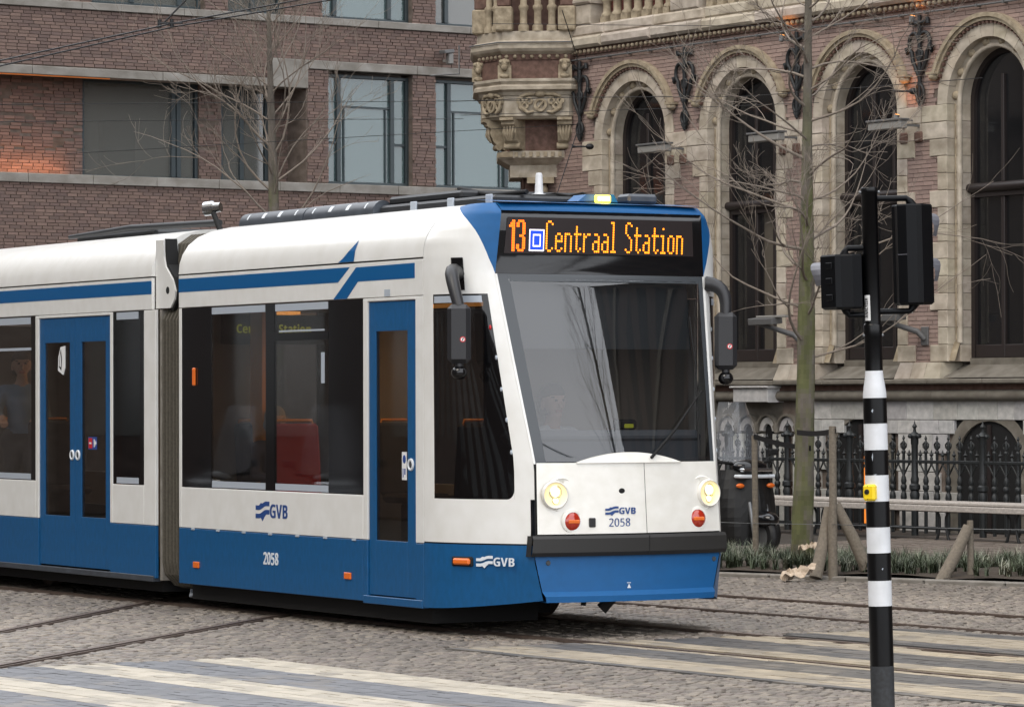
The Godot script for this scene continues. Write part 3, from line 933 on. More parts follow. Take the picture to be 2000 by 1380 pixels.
		for k in [[0.022, 0.0, 0.036], [-0.040, -0.004, 0.022]]:
			m = MB.new()
			m.ball(c2 + Vector3(0.008, k[0], k[1] * side), k[2], 14, Vector3(0.35, 1, 1))
			obj("lamp_core", m, M.head_core, hl)
			m = MB.new()
			disc(m, c2 + Vector3(0.004, k[0], k[1] * side), out, [Vector2(k[2] * 1.15, 0.0), Vector2(k[2] * 1.2, 0.012), Vector2(k[2] * 1.32, 0.01), Vector2(k[2] * 1.36, 0.0)], 20)
			obj("reflector_ring", m, M.chrome, hl)
		var sp := SpotLight3D.new()
		sp.name = "headlight_beam"
		sp.light_color = Color(1.0, 0.88, 0.55)
		sp.light_energy = 9.0
		sp.light_size = 0.08
		sp.spot_range = 40.0
		sp.spot_attenuation = 2.0
		sp.spot_angle = 12.0
		sp.shadow_enabled = true
		var from: Vector3 = T.transform * (c2 + Vector3(0.10, 0, 0))
		var to: Vector3 = T.transform * (c2 + Vector3(5.0, -1.0, 0))
		sp.transform = Transform3D(Basis.looking_at(to - from), from)
		add_child(sp, true)
	for q in [[0.649, 0.843], [-0.719, 0.847]]:
		m = MB.new()
		var c := nose(q[0], q[1], 0.012)
		disc(m, c, Vector3.RIGHT, [Vector2(0, 0.028), Vector2(0.03, 0.025), Vector2(0.055, 0.014), Vector2(0.068, 0.0)], 24)
		var rl := obj("rear_lamp", m, M.red_lens, T)
		m = MB.new()
		disc(m, c + Vector3(0, 0.0, 0), Vector3.RIGHT, [Vector2(0.066, -0.01), Vector2(0.068, 0.006), Vector2(0.086, 0.003), Vector2(0.092, -0.012)], 24)
		obj("lamp_surround", m, M.white_front, rl)
		m = MB.new()
		m.cbox(c + Vector3(0.01, -0.014, -0.045), c + Vector3(0.0295, 0.014, 0.045), 0.004)
		obj("reflector_bar", m, M.amber, rl)
	m = MB.new()
	m.ball(nose(0.138, 1.061, 0.012), 0.026, 14, Vector3(0.3, 0.75, 1.0))
	obj("hood_lock", m, M.gap_black, T)
	m = MB.new()
	var rc := nose(0.457, 0.834, 0.014)
	m.cbox(rc + Vector3(-0.01, -0.034, -0.026), rc + Vector3(0.012, 0.034, 0.026), 0.006)
	obj("socket_cover", m, M.black_plastic, T)
	var face := Transform3D(Basis(Vector3(0.03, 0, -1).normalized(), Vector3.UP, Vector3(1, 0, 0.03).normalized()), nose(0.175, 0.897, 0.0135))
	company_mark("company_mark", face, 0.05, M.letter_blue, T)
	text_obj("fleet_number", "2058", 0.083, 0.003, Transform3D(face.basis, nose(0.175, 0.832, 0.0145)), M.letter_blue, T, false, 1.0)

func make_roof_gear(T: Node):
	var m := MB.new()
	# long rounded cover, then flat equipment boxes
	for q in [[-4.2, -3.0], [-2.98, -1.75]]:
		m = MB.new()
		m.tube([Vector3(q[0], 3.205, 0.62), Vector3(q[1], 3.205, 0.62)], [0.095, 0.095], 16)
		m.box(Vector3(q[0], 3.10, -0.62), Vector3(q[1], 3.24, 0.60))
		var c := obj("roof_cover", m, M.roof_grey, T)
		for k in 4:
			var x: float = lerpf(q[0], q[1], (k + 0.5) / 4.0)
			m = MB.new()
			m.xf = Transform3D(Basis(Vector3.UP, PI / 2), Vector3(x, 3.205, 0.62))
			var hw := 0.026 if k % 3 > 0 else 0.010
			m.arc(0, 0, 0.094, 0.0965, -hw, hw, PI * 0.70, PI * 0.88, 4)
			obj("cover_tape", m, M.letter_white, c)
	m = MB.new()
	m.tube([Vector3(-4.05, 3.34, 0.1), Vector3(-3.2, 3.34, 0.1)], [0.02, 0.02], 8)
	obj("roof_rod", m, M.letter_white, T)
	m = MB.new()
	m.cbox(Vector3(-1.74, 3.1, -0.75), Vector3(0.12, 3.255, 0.66), 0.02)
	m.cbox(Vector3(-1.74, 3.255, -0.7), Vector3(-0.55, 3.325, 0.58), 0.02)
	obj("equipment_box", m, M.roof_dark, T)
	for x in [-1.2, -0.6, 0.0]:
		box_obj("latch", Vector3(x, 3.19, 0.655), Vector3(x + 0.09, 3.26, 0.675), M.etched, T, 0.005)
	m = MB.new()
	m.tube([Vector3(-1.0, 3.36, 0.35), Vector3(-0.3, 3.275, 0.45), Vector3(0.15, 3.28, 0.4)], [0.018, 0.018, 0.018], 8)
	obj("roof_cable", m, M.gap_black, T)
	m = MB.new()
	m.tube([Vector3(-0.2, 3.265, 0.1), Vector3(-0.12, 3.29, 0.0), Vector3(-0.05, 3.27, -0.08), Vector3(0.02, 3.29, -0.16), Vector3(0.1, 3.24, -0.24)], [0.01, 0.01, 0.01, 0.01, 0.01], 6)
	obj("roof_cable", m, M.gap_black, T)
	# aerial
	m = MB.new()
	m.lathe([Vector2(0.0, 0.16), Vector2(0.02, 0.158), Vector2(0.027, 0.14), Vector2(0.033, 0.0), Vector2(0.06, -0.005), Vector2(0.06, -0.02)], 16, Vector3(-0.28, 3.295, 0.05))
	obj("aerial", m, M.pole_white, T)
	m = MB.new()
	m.cbox(Vector3(-0.45, 3.25, -0.1), Vector3(-0.1, 3.28, 0.2), 0.008)
	obj("aerial_plate", m, M.gap_black, T)
	# beacon
	m = MB.new()
	var poly := PackedVector2Array([Vector2(-0.22, 0), Vector2(-0.12, 0.075), Vector2(0.12, 0.08), Vector2(0.17, 0)])
	m.xf = Transform3D(Basis(Vector3(0, 0, -1), Vector3.UP, Vector3(1, 0, 0)), Vector3(0.40, 3.178, -0.05))
	m.extrude(poly, -0.12, 0.06)
	obj("beacon_housing", m, M.blue_front, T)
	m = MB.new()
	m.cbox(Vector3(0.456, 3.195, -0.135), Vector3(0.482, 3.25, 0.0), 0.008)
	var bl := obj("beacon_light", m, M.beacon_light, T)
	for k in 3: box_obj("added_core", Vector3(0.48, 3.21, -0.118 + k * 0.036), Vector3(0.486, 3.236, -0.092 + k * 0.036), M.beacon_core, bl)  # cells added to make the glowing beacon whiter at its core
	var om := OmniLight3D.new()
	om.name = "beacon_light_source"
	om.light_color = Color(1.0, 0.78, 0.25)
	om.light_energy = 0.05
	om.light_size = 0.05
	om.omni_range = 8.0
	om.omni_attenuation = 2.0
	om.shadow_enabled = true
	om.position = T.transform * Vector3(0.53, 3.23, -0.07)
	add_child(om)
	m = MB.new()
	m.cbox(Vector3(0.18, 3.2, -0.62), Vector3(0.36, 3.275, -0.36), 0.02)
	obj("roof_vent", m, M.roof_grey, T)
	# spot lamp on its bracket by the joint
	m = MB.new()
	m.tube([Vector3(-4.55, 3.12, 0.70), Vector3(-4.74, 3.33, 0.70)], [0.028, 0.022], 8)
	obj("lamp_bracket", m, M.gap_black, T)
	m = MB.new()
	m.xf = Transform3D(Basis.looking_at(Vector3(0.75, 0.1, -0.6)), Vector3(-4.78, 3.37, 0.7))
	m.tube([Vector3(0, 0, -0.09), Vector3(0, 0, -0.03), Vector3(0, 0, -0.02), Vector3(0, 0, 0.06)], [0.04, 0.045, 0.062, 0.062], 14)
	obj("roof_camera", m, M.chrome, T)

func make_joint_and_rear(T: Node):
	var m: MB
	# folded gangway
	for k in 6:
		m = MB.new()
		var t0 := -4.79 + k * 0.07
		var pr := [Vector2(1.02, 0.15), Vector2(1.11, 0.25), Vector2(1.13, 0.35), Vector2(1.13, 2.40), Vector2(1.05, 2.56), Vector2(1.0, 2.72), Vector2(1.02, 2.9), Vector2(0.98, 3.05), Vector2(0.86, 3.13), Vector2(0.0, 3.16)]
		for s in [1.0, -1.0]:
			for i in pr.size() - 1:
				var a: Vector2 = pr[i]; var b: Vector2 = pr[i + 1]
				for h in [[0.0, -0.07, 0.022, 0.035], [0.022, 0.035, 0.048, 0.035], [0.048, 0.035, 0.07, -0.07]]:
					var A := Vector3(t0 + h[0], a.y + h[1] * 0.3, (a.x + h[1]) * s); var B := Vector3(t0 + h[0], b.y + h[1] * 0.3, (b.x + h[1]) * s)
					var C := Vector3(t0 + h[2], b.y + h[3] * 0.3, (b.x + h[3]) * s); var D := Vector3(t0 + h[2], a.y + h[3] * 0.3, (a.x + h[3]) * s)
					m.quad(A, B, C, D, Vector3(0, 0.3, s))
		obj("bellows_fold", m, M.bellows, T)
	# white end piece over the joint
	m = MB.new()
	m.extrude(PackedVector2Array([Vector2(-4.90, 2.51), Vector2(-4.60, 2.51), Vector2(-4.52, 2.58), Vector2(-4.50, 2.65), Vector2(-4.56, 2.75), Vector2(-4.70, 2.86), Vector2(-4.74, 2.95), Vector2(-4.74, 3.09), Vector2(-4.90, 3.09)]), 1.03, 1.165)
	var br := obj("joint_cover", m, M.white_paint, T)
	m = MB.new()
	disc(m, Vector3(-4.655, 2.66, 1.165), Vector3.BACK, [Vector2(0, 0.003), Vector2(0.03, 0.003), Vector2(0.032, 0.0)], 14)
	obj("bolt_hole", m, M.gap_black, br)
	m = MB.new()
	m.extrude(PackedVector2Array([Vector2(-4.66, 2.49), Vector2(-4.58, 2.49), Vector2(-4.50, 2.57), Vector2(-4.478, 2.65), Vector2(-4.54, 2.77), Vector2(-4.68, 2.88), Vector2(-4.715, 3.1), Vector2(-4.75, 3.1), Vector2(-4.72, 2.87), Vector2(-4.58, 2.75), Vector2(-4.52, 2.65), Vector2(-4.55, 2.58), Vector2(-4.62, 2.53)]), 1.05, 1.15)
	obj("joint_seal", m, M.gap_black, T)
	box_obj("joint_post", Vector3(-4.835, 0.2, 1.0), Vector3(-4.79, 2.5, 1.16), M.kerb_stone, T, 0.004)
	# second module
	for sgn in [1.0, -1.0]:
		side_box("skirt_panel", -5.80, -4.835, 0.22, 0.664, M.blue_paint, T, sgn)
		side_box("skirt_panel", -12.0, -7.425, 0.22, 0.664, M.blue_paint, T, sgn)
		side_box("post", -5.075, -4.835, 0.668, 2.498, M.white_paint, T, sgn)
		side_box("fascia", -12.0, -4.905, 2.503, 2.772, M.white_paint, T, sgn)
		side_box("side_panel", -5.742, -5.08, 0.668, 1.004, M.white_paint, T, sgn)
		side_box("side_panel", -12.0, -7.50, 0.668, 1.004, M.white_paint, T, sgn)
	for q in [[-5.80, -5.748], [-7.495, -7.425]]:
		side_box("door_post", q[0], q[1], 0.668, 2.498, M.white_paint, T)
	side_box("door_header", -7.42, -5.803, 2.474, 2.499, M.white_paint, T)
	side_box("door_sill", -9.0, -4.86, 0.19, 0.24, M.roof_grey, T, 1.0, 1.215, 0.08)
	leaf_door(T, -7.418, -6.603, -7.30, -6.72, 2.25, 0.70, -6.665)
	leaf_door(T, -6.597, -5.805, -6.46, -5.92, 2.25, 0.70, -6.535)
	side_box("door_sticker", -6.31, -6.12, 1.30, 1.41, M.sticker_blue, T, 1.0, 1.186, 0.002, 0.0)
	side_box("sticker_print", -6.30, -6.22, 1.31, 1.40, M.sticker_red, T, 1.0, 1.188, 0.002, 0.0)
	side_box("sticker_print", -6.285, -6.235, 1.348, 1.362, M.sticker_white, T, 1.0, 1.189, 0.002, 0.0)
	side_box("sticker_print", -6.185, -6.165, 1.32, 1.39, M.sticker_white, T, 1.0, 1.188, 0.002, 0.0)
	film("sticker_print", [[-6.16, 1.345], [-6.145, 1.345], [-6.145, 1.33], [-6.128, 1.355], [-6.145, 1.38], [-6.145, 1.365], [-6.16, 1.365]], M.sticker_white, T, 1.187)
	film("door_emblem", [[-7.0, 2.0], [-6.88, 1.96], [-6.84, 2.02], [-6.84, 2.22], [-6.94, 2.21], [-6.99, 2.12]], M.sticker_white, T, 1.184)
	film("emblem_print", [[-6.97, 2.03], [-6.92, 2.0], [-6.905, 2.1], [-6.93, 2.19], [-6.955, 2.12]], M.gap_black, T, 1.1865)
	film("emblem_print", [[-6.952, 2.04], [-6.925, 2.03], [-6.92, 2.1], [-6.935, 2.15]], M.sticker_white, T, 1.189)
	for q in [[-5.745, -5.079, true], [-9.4, -7.50, false]]:
		var w := side_box("window", q[0], q[1], 1.008, 2.498, M.cab_glass if q[2] else M.side_glass, T, 1.0, 1.193, 0.008, 0.0)
		side_box("etched_strip", q[0] + 0.08, q[1] - 0.12, 1.014, 1.066, M.etched, w, 1.0, 1.1955, 0.002, 0.0)
		side_box("etched_strip", q[0] + 0.08, q[1] - 0.12, 2.43, 2.492, M.etched, w, 1.0, 1.1955, 0.002, 0.0)
	side_box("black_panel", -5.16, -5.079, 1.008, 2.498, M.black_gloss, T, 1.0, 1.197, 0.003, 0.0)
	side_box("black_panel", -7.60, -7.50, 1.008, 2.498, M.black_gloss, T, 1.0, 1.197, 0.003, 0.0)
	side_box("black_panel", -12.0, -9.40, 1.008, 2.498, M.black_gloss, T, 1.0, 1.197, 0.02, 0.0)
	side_box("window_bar", -9.4, -7.6, 2.19, 2.215, M.etched, T, 1.0, 1.1985, 0.004, 0.0)
	side_box("window", -12.0, -5.08, 1.008, 2.498, M.side_glass, T, -1.0, 1.193, 0.008, 0.0)
	side_box("skirt_panel", -7.42, -5.803, 0.22, 1.004, M.blue_paint, T, -1.0)
	film("blue_band", [[-12.0, 2.634], [-4.91, 2.634], [-4.91, 2.746], [-12.0, 2.746]], M.blue_film, T)
	roof_shell("roof_shell", -12.0, -4.905, T, M.white_paint)
	m = MB.new()
	m.cbox(Vector3(-8.2, 3.1, -0.6), Vector3(-6.4, 3.27, 0.5), 0.03)
	m.tube([Vector3(-8.3, 3.26, 0.52), Vector3(-6.9, 3.29, 0.52), Vector3(-5.0, 3.26, 0.52)], [0.02, 0.03, 0.03], 8)
	obj("equipment_box", m, M.roof_dark, T)
	# running gear below
	m = MB.new()
	m.box(Vector3(-12.0, 0.10, -1.12), Vector3(-4.9, 0.40, 1.1))
	m.box(Vector3(-4.3, 0.22, -1.12), Vector3(-0.05, 0.40, 1.1)); m.box(Vector3(-4.3, 0.07, -0.4), Vector3(-0.9, 0.22, 1.1)); m.box(Vector3(-0.9, 0.07, 0.2), Vector3(-0.05, 0.22, 1.1))
	m.box(Vector3(-0.05, 0.24, -0.85), Vector3(0.18, 0.34, 0.95))
	m.box(Vector3(0.18, 0.27, -0.75), Vector3(0.70, 0.34, 0.75))
	obj("underframe", m, M.under_black, T)
	for t in [-3.3, -1.5, -8.4, -10.2]:
		for s in [1.0, -1.0]:
			m = MB.new()
			disc(m, Vector3(t, 0.285, 0.66 * s), Vector3(0, 0, s), [Vector2(0.0, 0.08), Vector2(0.12, 0.08), Vector2(0.2, 0.05), Vector2(0.26, 0.05), Vector2(0.28, 0.04), Vector2(0.28, -0.05), Vector2(0, -0.05)], 24)
			obj("wheel", m, M.rail_steel, T)
	m = MB.new()
	m.tube([nose(0.12, 0.27, -0.18), nose(0.22, 0.19, -0.22)], [0.035, 0.045], 8)
	m.tube([nose(0.42, 0.28, -0.2), nose(0.44, 0.22, -0.2)], [0.02, 0.02], 8)
	obj("coupling_hook", m, M.under_black, T)
	for k in 2:
		m = MB.new()
		m.tube([Vector3(-4.62 + k * 0.1, 0.15, 0.95), Vector3(-4.55 + k * 0.1, 0.08, 1.0), Vector3(-4.45 + k * 0.1, 0.12, 0.95)], [0.02, 0.02, 0.02], 6)
		obj("joint_hose", m, M.etched, T)

func make_interior(T: Node):
	var m := MB.new()
	m.box(Vector3(-4.32, 0.40, -1.16), Vector3(-0.06, 0.44, 1.15))
	m.box(Vector3(-12.0, 0.40, -1.16), Vector3(-4.85, 0.44, 1.15))
	m.box(Vector3(-0.06, 0.40, -0.72), Vector3(0.72, 0.44, 0.72))
	m.box(Vector3(-4.85, 0.39, -0.98), Vector3(-4.32, 0.43, 0.98))
	obj("cabin_floor", m, M.interior_floor, T)
	m = MB.new()
	m.box(Vector3(-4.32, 2.53, -1.12), Vector3(-0.06, 2.57, 1.12))
	m.box(Vector3(-12.0, 2.53, -1.12), Vector3(-4.95, 2.57, 1.12))
	m.box(Vector3(-0.04, 2.66, -0.86), Vector3(0.5, 2.69, 0.86))
	obj("cabin_ceiling", m, M.interior, T)
	m = MB.new()
	m.box(Vector3(-0.10, 0.44, -1.15), Vector3(-0.07, 2.5, 0.42))
	m.box(Vector3(-0.98, 0.44, -1.15), Vector3(-0.94, 2.5, 0.15))
	m.box(Vector3(-12.0, 0.44, -1.15), Vector3(-11.96, 2.5, 1.15))
	m.box(Vector3(-5.08, 0.44, 0.45), Vector3(-5.04, 2.5, 1.15)); m.box(Vector3(-5.08, 0.44, -1.15), Vector3(-5.04, 2.5, -0.45))
	m.box(Vector3(-4.30, 0.44, 0.45), Vector3(-4.26, 2.5, 1.15)); m.box(Vector3(-4.30, 0.44, -1.15), Vector3(-4.26, 2.5, -0.45))
	obj("partition", m, M.interior, T)
	# dashboard and driver's seat
	m = MB.new()
	m.box(Vector3(0.42, 0.7, -0.72), Vector3(0.78, 1.42, 0.72))
	m.cbox(Vector3(0.30, 1.40, -0.74), Vector3(0.80, 1.50, 0.74), 0.04)
	obj("dashboard", m, M.dash_grey, T)
	m = MB.new()
	m.cbox(Vector3(0.40, 1.50, -0.34), Vector3(0.52, 1.58, -0.18), 0.02)
	obj("dash_display", m, M.gap_black, T)
	m = MB.new()
	m.cbox(Vector3(0.50, 1.515, -0.30), Vector3(0.527, 1.545, -0.22), 0.005)
	obj("dash_lamp", m, M.led_green, T)
	m = MB.new()
	skin(m, func(s, y): return nose(s, y, -0.12), -0.9, 0.86, 2.10, 2.6, 8, 3)
	obj("sun_blind", m, M.frit, T)
	make_seat(T, Vector3(0.02, 0.44, 0.12), 1.0, M.cloth_dark)
	# passenger seats with red backs, poles, lamps, inner sign
	for q in [[-2.75, -0.65, -1.0], [-3.2, 0.55, 1.0], [-3.88, 0.55, 1.0], [-3.6, -0.65, 1.0], [-8.3, 0.6, 1.0], [-9.2, 0.6, 1.0], [-8.3, -0.65, 1.0]]:
		make_seat(T, Vector3(q[0], 0.44, q[1]), q[2], M.seat_red if q[0] == -3.2 else M.cloth_dark)
	for q in [[-2.80, -0.25], [-2.35, -0.9], [-4.1, 0.5], [-6.0, 0.55], [-7.2, 0.5], [-6.6, -0.5], [-7.9, 0.2]]:
		m = MB.new()
		m.tube([Vector3(q[0], 0.44, q[1]), Vector3(q[0], 2.53, q[1])], [0.02, 0.02], 10)
		obj("grab_pole", m, M.pole_orange, T)
	m = MB.new()
	m.tube([Vector3(-6.05, 0.9, 0.55), Vector3(-6.0, 1.3, 0.72), Vector3(-6.12, 1.6, 0.78), Vector3(-6.3, 1.8, 0.6)], [0.018, 0.018, 0.018, 0.018], 8)
	obj("grab_rail", m, M.pole_orange, T)
	box_obj("ticket_reader", Vector3(-6.08, 1.15, 0.6), Vector3(-5.94, 1.4, 0.72), M.pole_orange, T, 0.02)
	box_obj("orange_panel", Vector3(-4.18, 0.9, 0.58), Vector3(-3.95, 2.5, 0.62), M.pole_orange, T)
	m = MB.new()
	m.box(Vector3(-4.25, 2.20, -0.1), Vector3(-4.2, 2.45, 0.86))
	obj("inner_sign", m, M.gap_black, T)
	text_obj("inner_sign_led", "Centraal Station", 0.10, 0.004, Transform3D(Basis(Vector3(0, 0, -1), Vector3.UP, Vector3.RIGHT), Vector3(-4.195, 2.33, 0.39)), M.led_green, T, true, 0.9)
	for q in [[-3.6, -1.4], [-9.0, -6.0]]:
		m = MB.new()
		m.box(Vector3(q[0], 2.50, -0.75), Vector3(q[1], 2.528, -0.62))
		obj("cabin_lamp", m, M.cabin_lamp, T)
		var al := AreaLight3D.new()
		al.name = "cabin_lamp_light"
		al.area_size = Vector2(q[1] - q[0], 0.12)
		al.light_energy = 4.0
		al.light_color = Color(1.0, 0.78, 0.5)
		al.shadow_enabled = true
		al.transform = T.transform * Transform3D(Basis(Vector3.RIGHT, -PI / 2), Vector3((q[0] + q[1]) / 2, 2.49, -0.685))
		add_child(al, true)

func make_seat(T: Node, at: Vector3, dir: float, m0: Material):
	var s := Node3D.new()
	s.name = "seat"
	s.transform = Transform3D(Basis(Vector3.UP, 0.0 if dir > 0 else PI), at)
	T.add_child(s, true)
	box_obj("cushion", Vector3(-0.22, 0.42, -0.22), Vector3(0.24, 0.50, 0.22), m0, s, 0.03)
	var m := MB.new()
	m.xf = Transform3D(Basis(Vector3.BACK, 0.12), Vector3(-0.22, 0.48, 0))
	m.cbox(Vector3(-0.04, 0, -0.22), Vector3(0.03, 0.62, 0.22), 0.025)
	obj("backrest", m, m0, s)
	box_obj("pedestal", Vector3(-0.1, 0.0, -0.1), Vector3(0.1, 0.42, 0.1), M.gap_black, s, 0.02)
	m = MB.new()
	m.tube([Vector3(-0.30, 1.0, -0.2), Vector3(-0.31, 1.12, -0.17), Vector3(-0.31, 1.12, 0.17), Vector3(-0.30, 1.0, 0.2)], [0.014, 0.014, 0.014, 0.014], 6)
	obj("grab_handle", m, M.pole_orange, s)

# ---------------------------------------------------------------- brickwork
func brick_face(m: MB, x0: float, x1: float, y0: float, y1: float, z: float, d := 0.02):
	m.quad(Vector3(x0, y0, z), Vector3(x1, y0, z), Vector3(x1, y1, z), Vector3(x0, y1, z), Vector3.BACK)
	var w := Vector3(0, 0, -d)
	m.quad(Vector3(x0, y1, z), Vector3(x1, y1, z), Vector3(x1, y1, z) + w, Vector3(x0, y1, z) + w, Vector3.UP)
	m.quad(Vector3(x0, y0, z), Vector3(x1, y0, z), Vector3(x1, y0, z) + w, Vector3(x0, y0, z) + w, Vector3.DOWN)
	m.quad(Vector3(x0, y0, z), Vector3(x0, y1, z), Vector3(x0, y1, z) + w, Vector3(x0, y0, z) + w, Vector3.LEFT)
	m.quad(Vector3(x1, y0, z), Vector3(x1, y1, z), Vector3(x1, y1, z) + w, Vector3(x1, y0, z) + w, Vector3.RIGHT)

# lays brick courses over x0..x1, y0..y1 at depth z(x, y); allowed(x, y) leaves openings; the first `single` bricks that pass pick() are parts of their own
func lay_bricks(x0: float, x1: float, y0: float, y1: float, z: float, course: float, long: float, joint: float, perp: float, allowed: Callable, tones: Array, singles: Array, merged: MB, cuts := []):
	var row := 0
	var y := y0
	while y < y1 - course * 0.5:
		var x := x0 - long * rng.randf()
		while x < x1:
			var l := long * rng.randf_range(0.94, 1.06)
			var a := maxf(x, x0) + perp * 0.5
			var b := minf(x + l, x1) - perp * 0.5
			var ym := y + course * 0.5
			for h in cuts:
				if ym > h[2] and ym < h[3]:
					if a >= h[0] and b <= h[1]: b = a
					elif a < h[0] and b > h[0]: b = h[0]
					elif a < h[1] and b > h[1]: a = h[1]
			if b - a > 0.025 and allowed.call((a + b) * 0.5, y + course * 0.5, (b - a) * 0.5):
				var tone: Color = tones[rng.randi() % tones.size()]
				var f := rng.randf_range(0.88, 1.12)
				var col := Color(tone.r * f, tone.g * f, tone.b * f)
				var dz := rng.randf_range(0.0, 0.005)
				var t := [a, b, y + joint * 0.5, y + course - joint * 0.5, z + dz, col]
				if singles.size() < 300 and rng.randf() < 0.2 and y > y0 + 0.4 and b - a > long * 0.45: singles.append(t)
				else:
					merged.col = col
					brick_face(merged, t[0], t[1], t[2], t[3], t[4])
			x += l
		y += course
		row += 1

func add_singles(parent: Node, singles: Array, m: Material):
	for t in singles:
		var b := MB.new()
		b.col = t[5]
		brick_face(b, t[0], t[1], t[2], t[3], t[4])
		obj("brick", b, m, parent)

func soft_box(called: String, lo: Vector3, hi: Vector3, m: Material, parent: Node, col: Color, h := 0.01) -> MeshInstance3D:
	var b := MB.new()
	b.col = col
	b.stone(lo, hi, h)
	return obj(called, b, m, parent)

func vary(c: Color, k := 0.08) -> Color:
	var f := 1.0 + rng.randf_range(-k, k)
	return Color(c.r * f, c.g * f * (1.0 + rng.randf_range(-0.015, 0.015)), c.b * f * (1.0 + rng.randf_range(-0.04, 0.04)))

# ---------------------------------------------------------------- brick office block behind the tram
const LEFT_AT := Vector3(-4.2667, 0, -64.0)

func make_office():
	var B := thing("brick_office_block", "modern red-brown brick building with pale concrete bands behind the tram", "building", Transform3D(Basis(LDIR, Vector3.UP, LN), LEFT_AT))
	var tones := [Color(0.275, 0.188, 0.158), Color(0.25, 0.171, 0.147), Color(0.30, 0.205, 0.171), Color(0.228, 0.160, 0.14)]
	var merged := MB.new()
	var singles := []
	var Y0 := 5.39
	# openings on the main face: u0, u1, y0, y1
	var holes := [[-30.0, 1.0, 5.24, 7.12], [0.29, 1.0, 6.98, 7.46], [1.42, 3.12, 5.24, 7.33], [3.60, 5.70, 5.24, 7.33], [-60.0, 12.0, 8.07, 8.19], [-30.0, 0.29, 6.98, 7.12], [1.0, 12.0, 7.31, 7.46], [1.30, 3.12, 8.19, 10.0], [3.60, 6.0, 8.19, 10.0], [-3.1, -1.0, 8.19, 10.0], [-30, 12, 5.24, 5.39], [-0.55, 0.55, 8.19, 10.0]]
	lay_bricks(-7.6, 7.0, 3.9, 9.3, 0.016, 0.054, 0.19, 0.009, 0.015, func(_x, _y, _h): return true, tones, singles, merged, holes)
	# recessed wall of the loggia
	var deep := [[-2.95, -0.75, 5.0, 7.2], [-0.32, 0.62, 5.0, 7.2]]
	lay_bricks(-8.2, 1.0, 5.38, 7.02, -0.595, 0.054, 0.19, 0.009, 0.015, func(_x, _y, _h): return true, tones, [], merged, deep)
	var bw := obj("brickwork", merged, M.brick_vc, B)
	bw.set_meta("kind", "stuff")
	add_singles(B, singles, M.brick_vc)
	# backing walls, one slab round each opening
	var m := MB.new()
	var slab := func(a, b, c, d, z1 := 0.0, z0 := -0.35): m.box(Vector3(a, c, z0), Vector3(b, d, z1))
	slab.call(-36.0, 12.0, 0.0, 5.24)
	slab.call(1.0, 1.42, 5.24, 7.33); slab.call(3.12, 3.60, 5.24, 7.33); slab.call(5.70, 12.0, 5.24, 7.33)
	slab.call(-36.0, 12.0, 7.33, 8.19)
	slab.call(-36.0, 0.0, 7.12, 7.33)
	slab.call(-36.0, -3.1, 8.19, 10.0); slab.call(-1.0, -0.55, 8.19, 10.0); slab.call(0.55, 1.30, 8.19, 10.0); slab.call(3.12, 3.60, 8.19, 10.0); slab.call(6.0, 12.0, 8.19, 10.0)
	slab.call(-36.0, 12.0, 10.0, 15.0)
	slab.call(-36.0, -2.95, 5.24, 7.12, -0.61, -0.9); slab.call(-0.75, -0.32, 5.24, 7.12, -0.61, -0.9); slab.call(0.62, 1.0, 5.24, 7.12, -0.61, -0.9)
	slab.call(0.98, 1.0, 5.24, 7.33, 0.0, -0.9)
	slab.call(-36.0, 1.0, 5.0, 5.26, -0.3, -0.9); slab.call(-36.0, 1.0, 7.02, 7.3, -0.02, -0.9)
	slab.call(-36.0, 12.0, 0.0, 15.0, -4.0, -4.2)
	slab.call(-36.0, 12.0, 14.8, 15.0, 0.0, -4.2)
	obj("wall", m, M.mortar_dark, B)
	# unseen house row left of the street, added for the cab window to mirror
	var wf := B.transform.affine_inverse() * Transform3D(Basis(Vector3(0, 0, -1), Vector3.UP, Vector3(1, 0, 0)), Vector3(-24.0, 0, 12.0))
	m = MB.new()
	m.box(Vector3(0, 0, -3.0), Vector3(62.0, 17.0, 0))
	var unseen_wall := obj("mirrored_wall", m, M.mirrored_brick, B)
	unseen_wall.transform = wf
	for i in 22:
		for j in 4: box_obj("window", Vector3(1.0 + i * 2.8, 1.2 + j * 3.8, 0.0), Vector3(2.6 + i * 2.8, 3.4 + j * 3.8, 0.03), M.pane_pale, unseen_wall)
	# side return of the loggia in brick
	# concrete bands in lengths
	var band := func(a: float, b: float, y0: float, y1: float, z1: float, step: float):
		var x := a
		while x < b - 0.01:
			var e := minf(x + step, b)
			var sb := MB.new()
			sb.cbox(Vector3(x + 0.003, y0, -0.3), Vector3(e - 0.003, y1, z1), 0.008)
			obj("concrete_band", sb, M.concrete, B)
			x = e
	band.call(-9.0, 6.6, 5.24, 5.39, 0.06, 1.18)
	band.call(-9.0, 0.29, 6.98, 7.12, 0.05, 2.4)
	band.call(0.29, 1.0, 6.98, 7.46, 0.052, 2.0)
	band.call(1.0, 6.8, 7.312, 7.46, 0.05, 2.2)
	band.call(-9.0, 6.8, 8.07, 8.19, 0.06, 1.9)
	# windows
	office_window(B, 1.42, 3.12, 5.39, 7.26, -0.14, [1.70, 2.78], M.pane_teal, M.room_grey, 6.72)
	office_window(B, 3.60, 5.70, 5.39, 7.26, -0.14, [3.95, 5.15], M.pane_teal, M.room_teal, 6.72)
	office_window(B, -2.95, -0.75, 5.39, 7.02, -0.66, [-1.22, -1.12], M.pane_pale, M.room_grey, 0.0)
	office_window(B, -0.32, 0.62, 5.39, 7.02, -0.66, [0.1], M.pane_pale, M.room_dark, 0.0)
	office_window(B, 1.30, 3.12, 8.19, 10.0, -0.14, [1.62, 2.72], M.pane_teal, M.room_grey, 0.0)
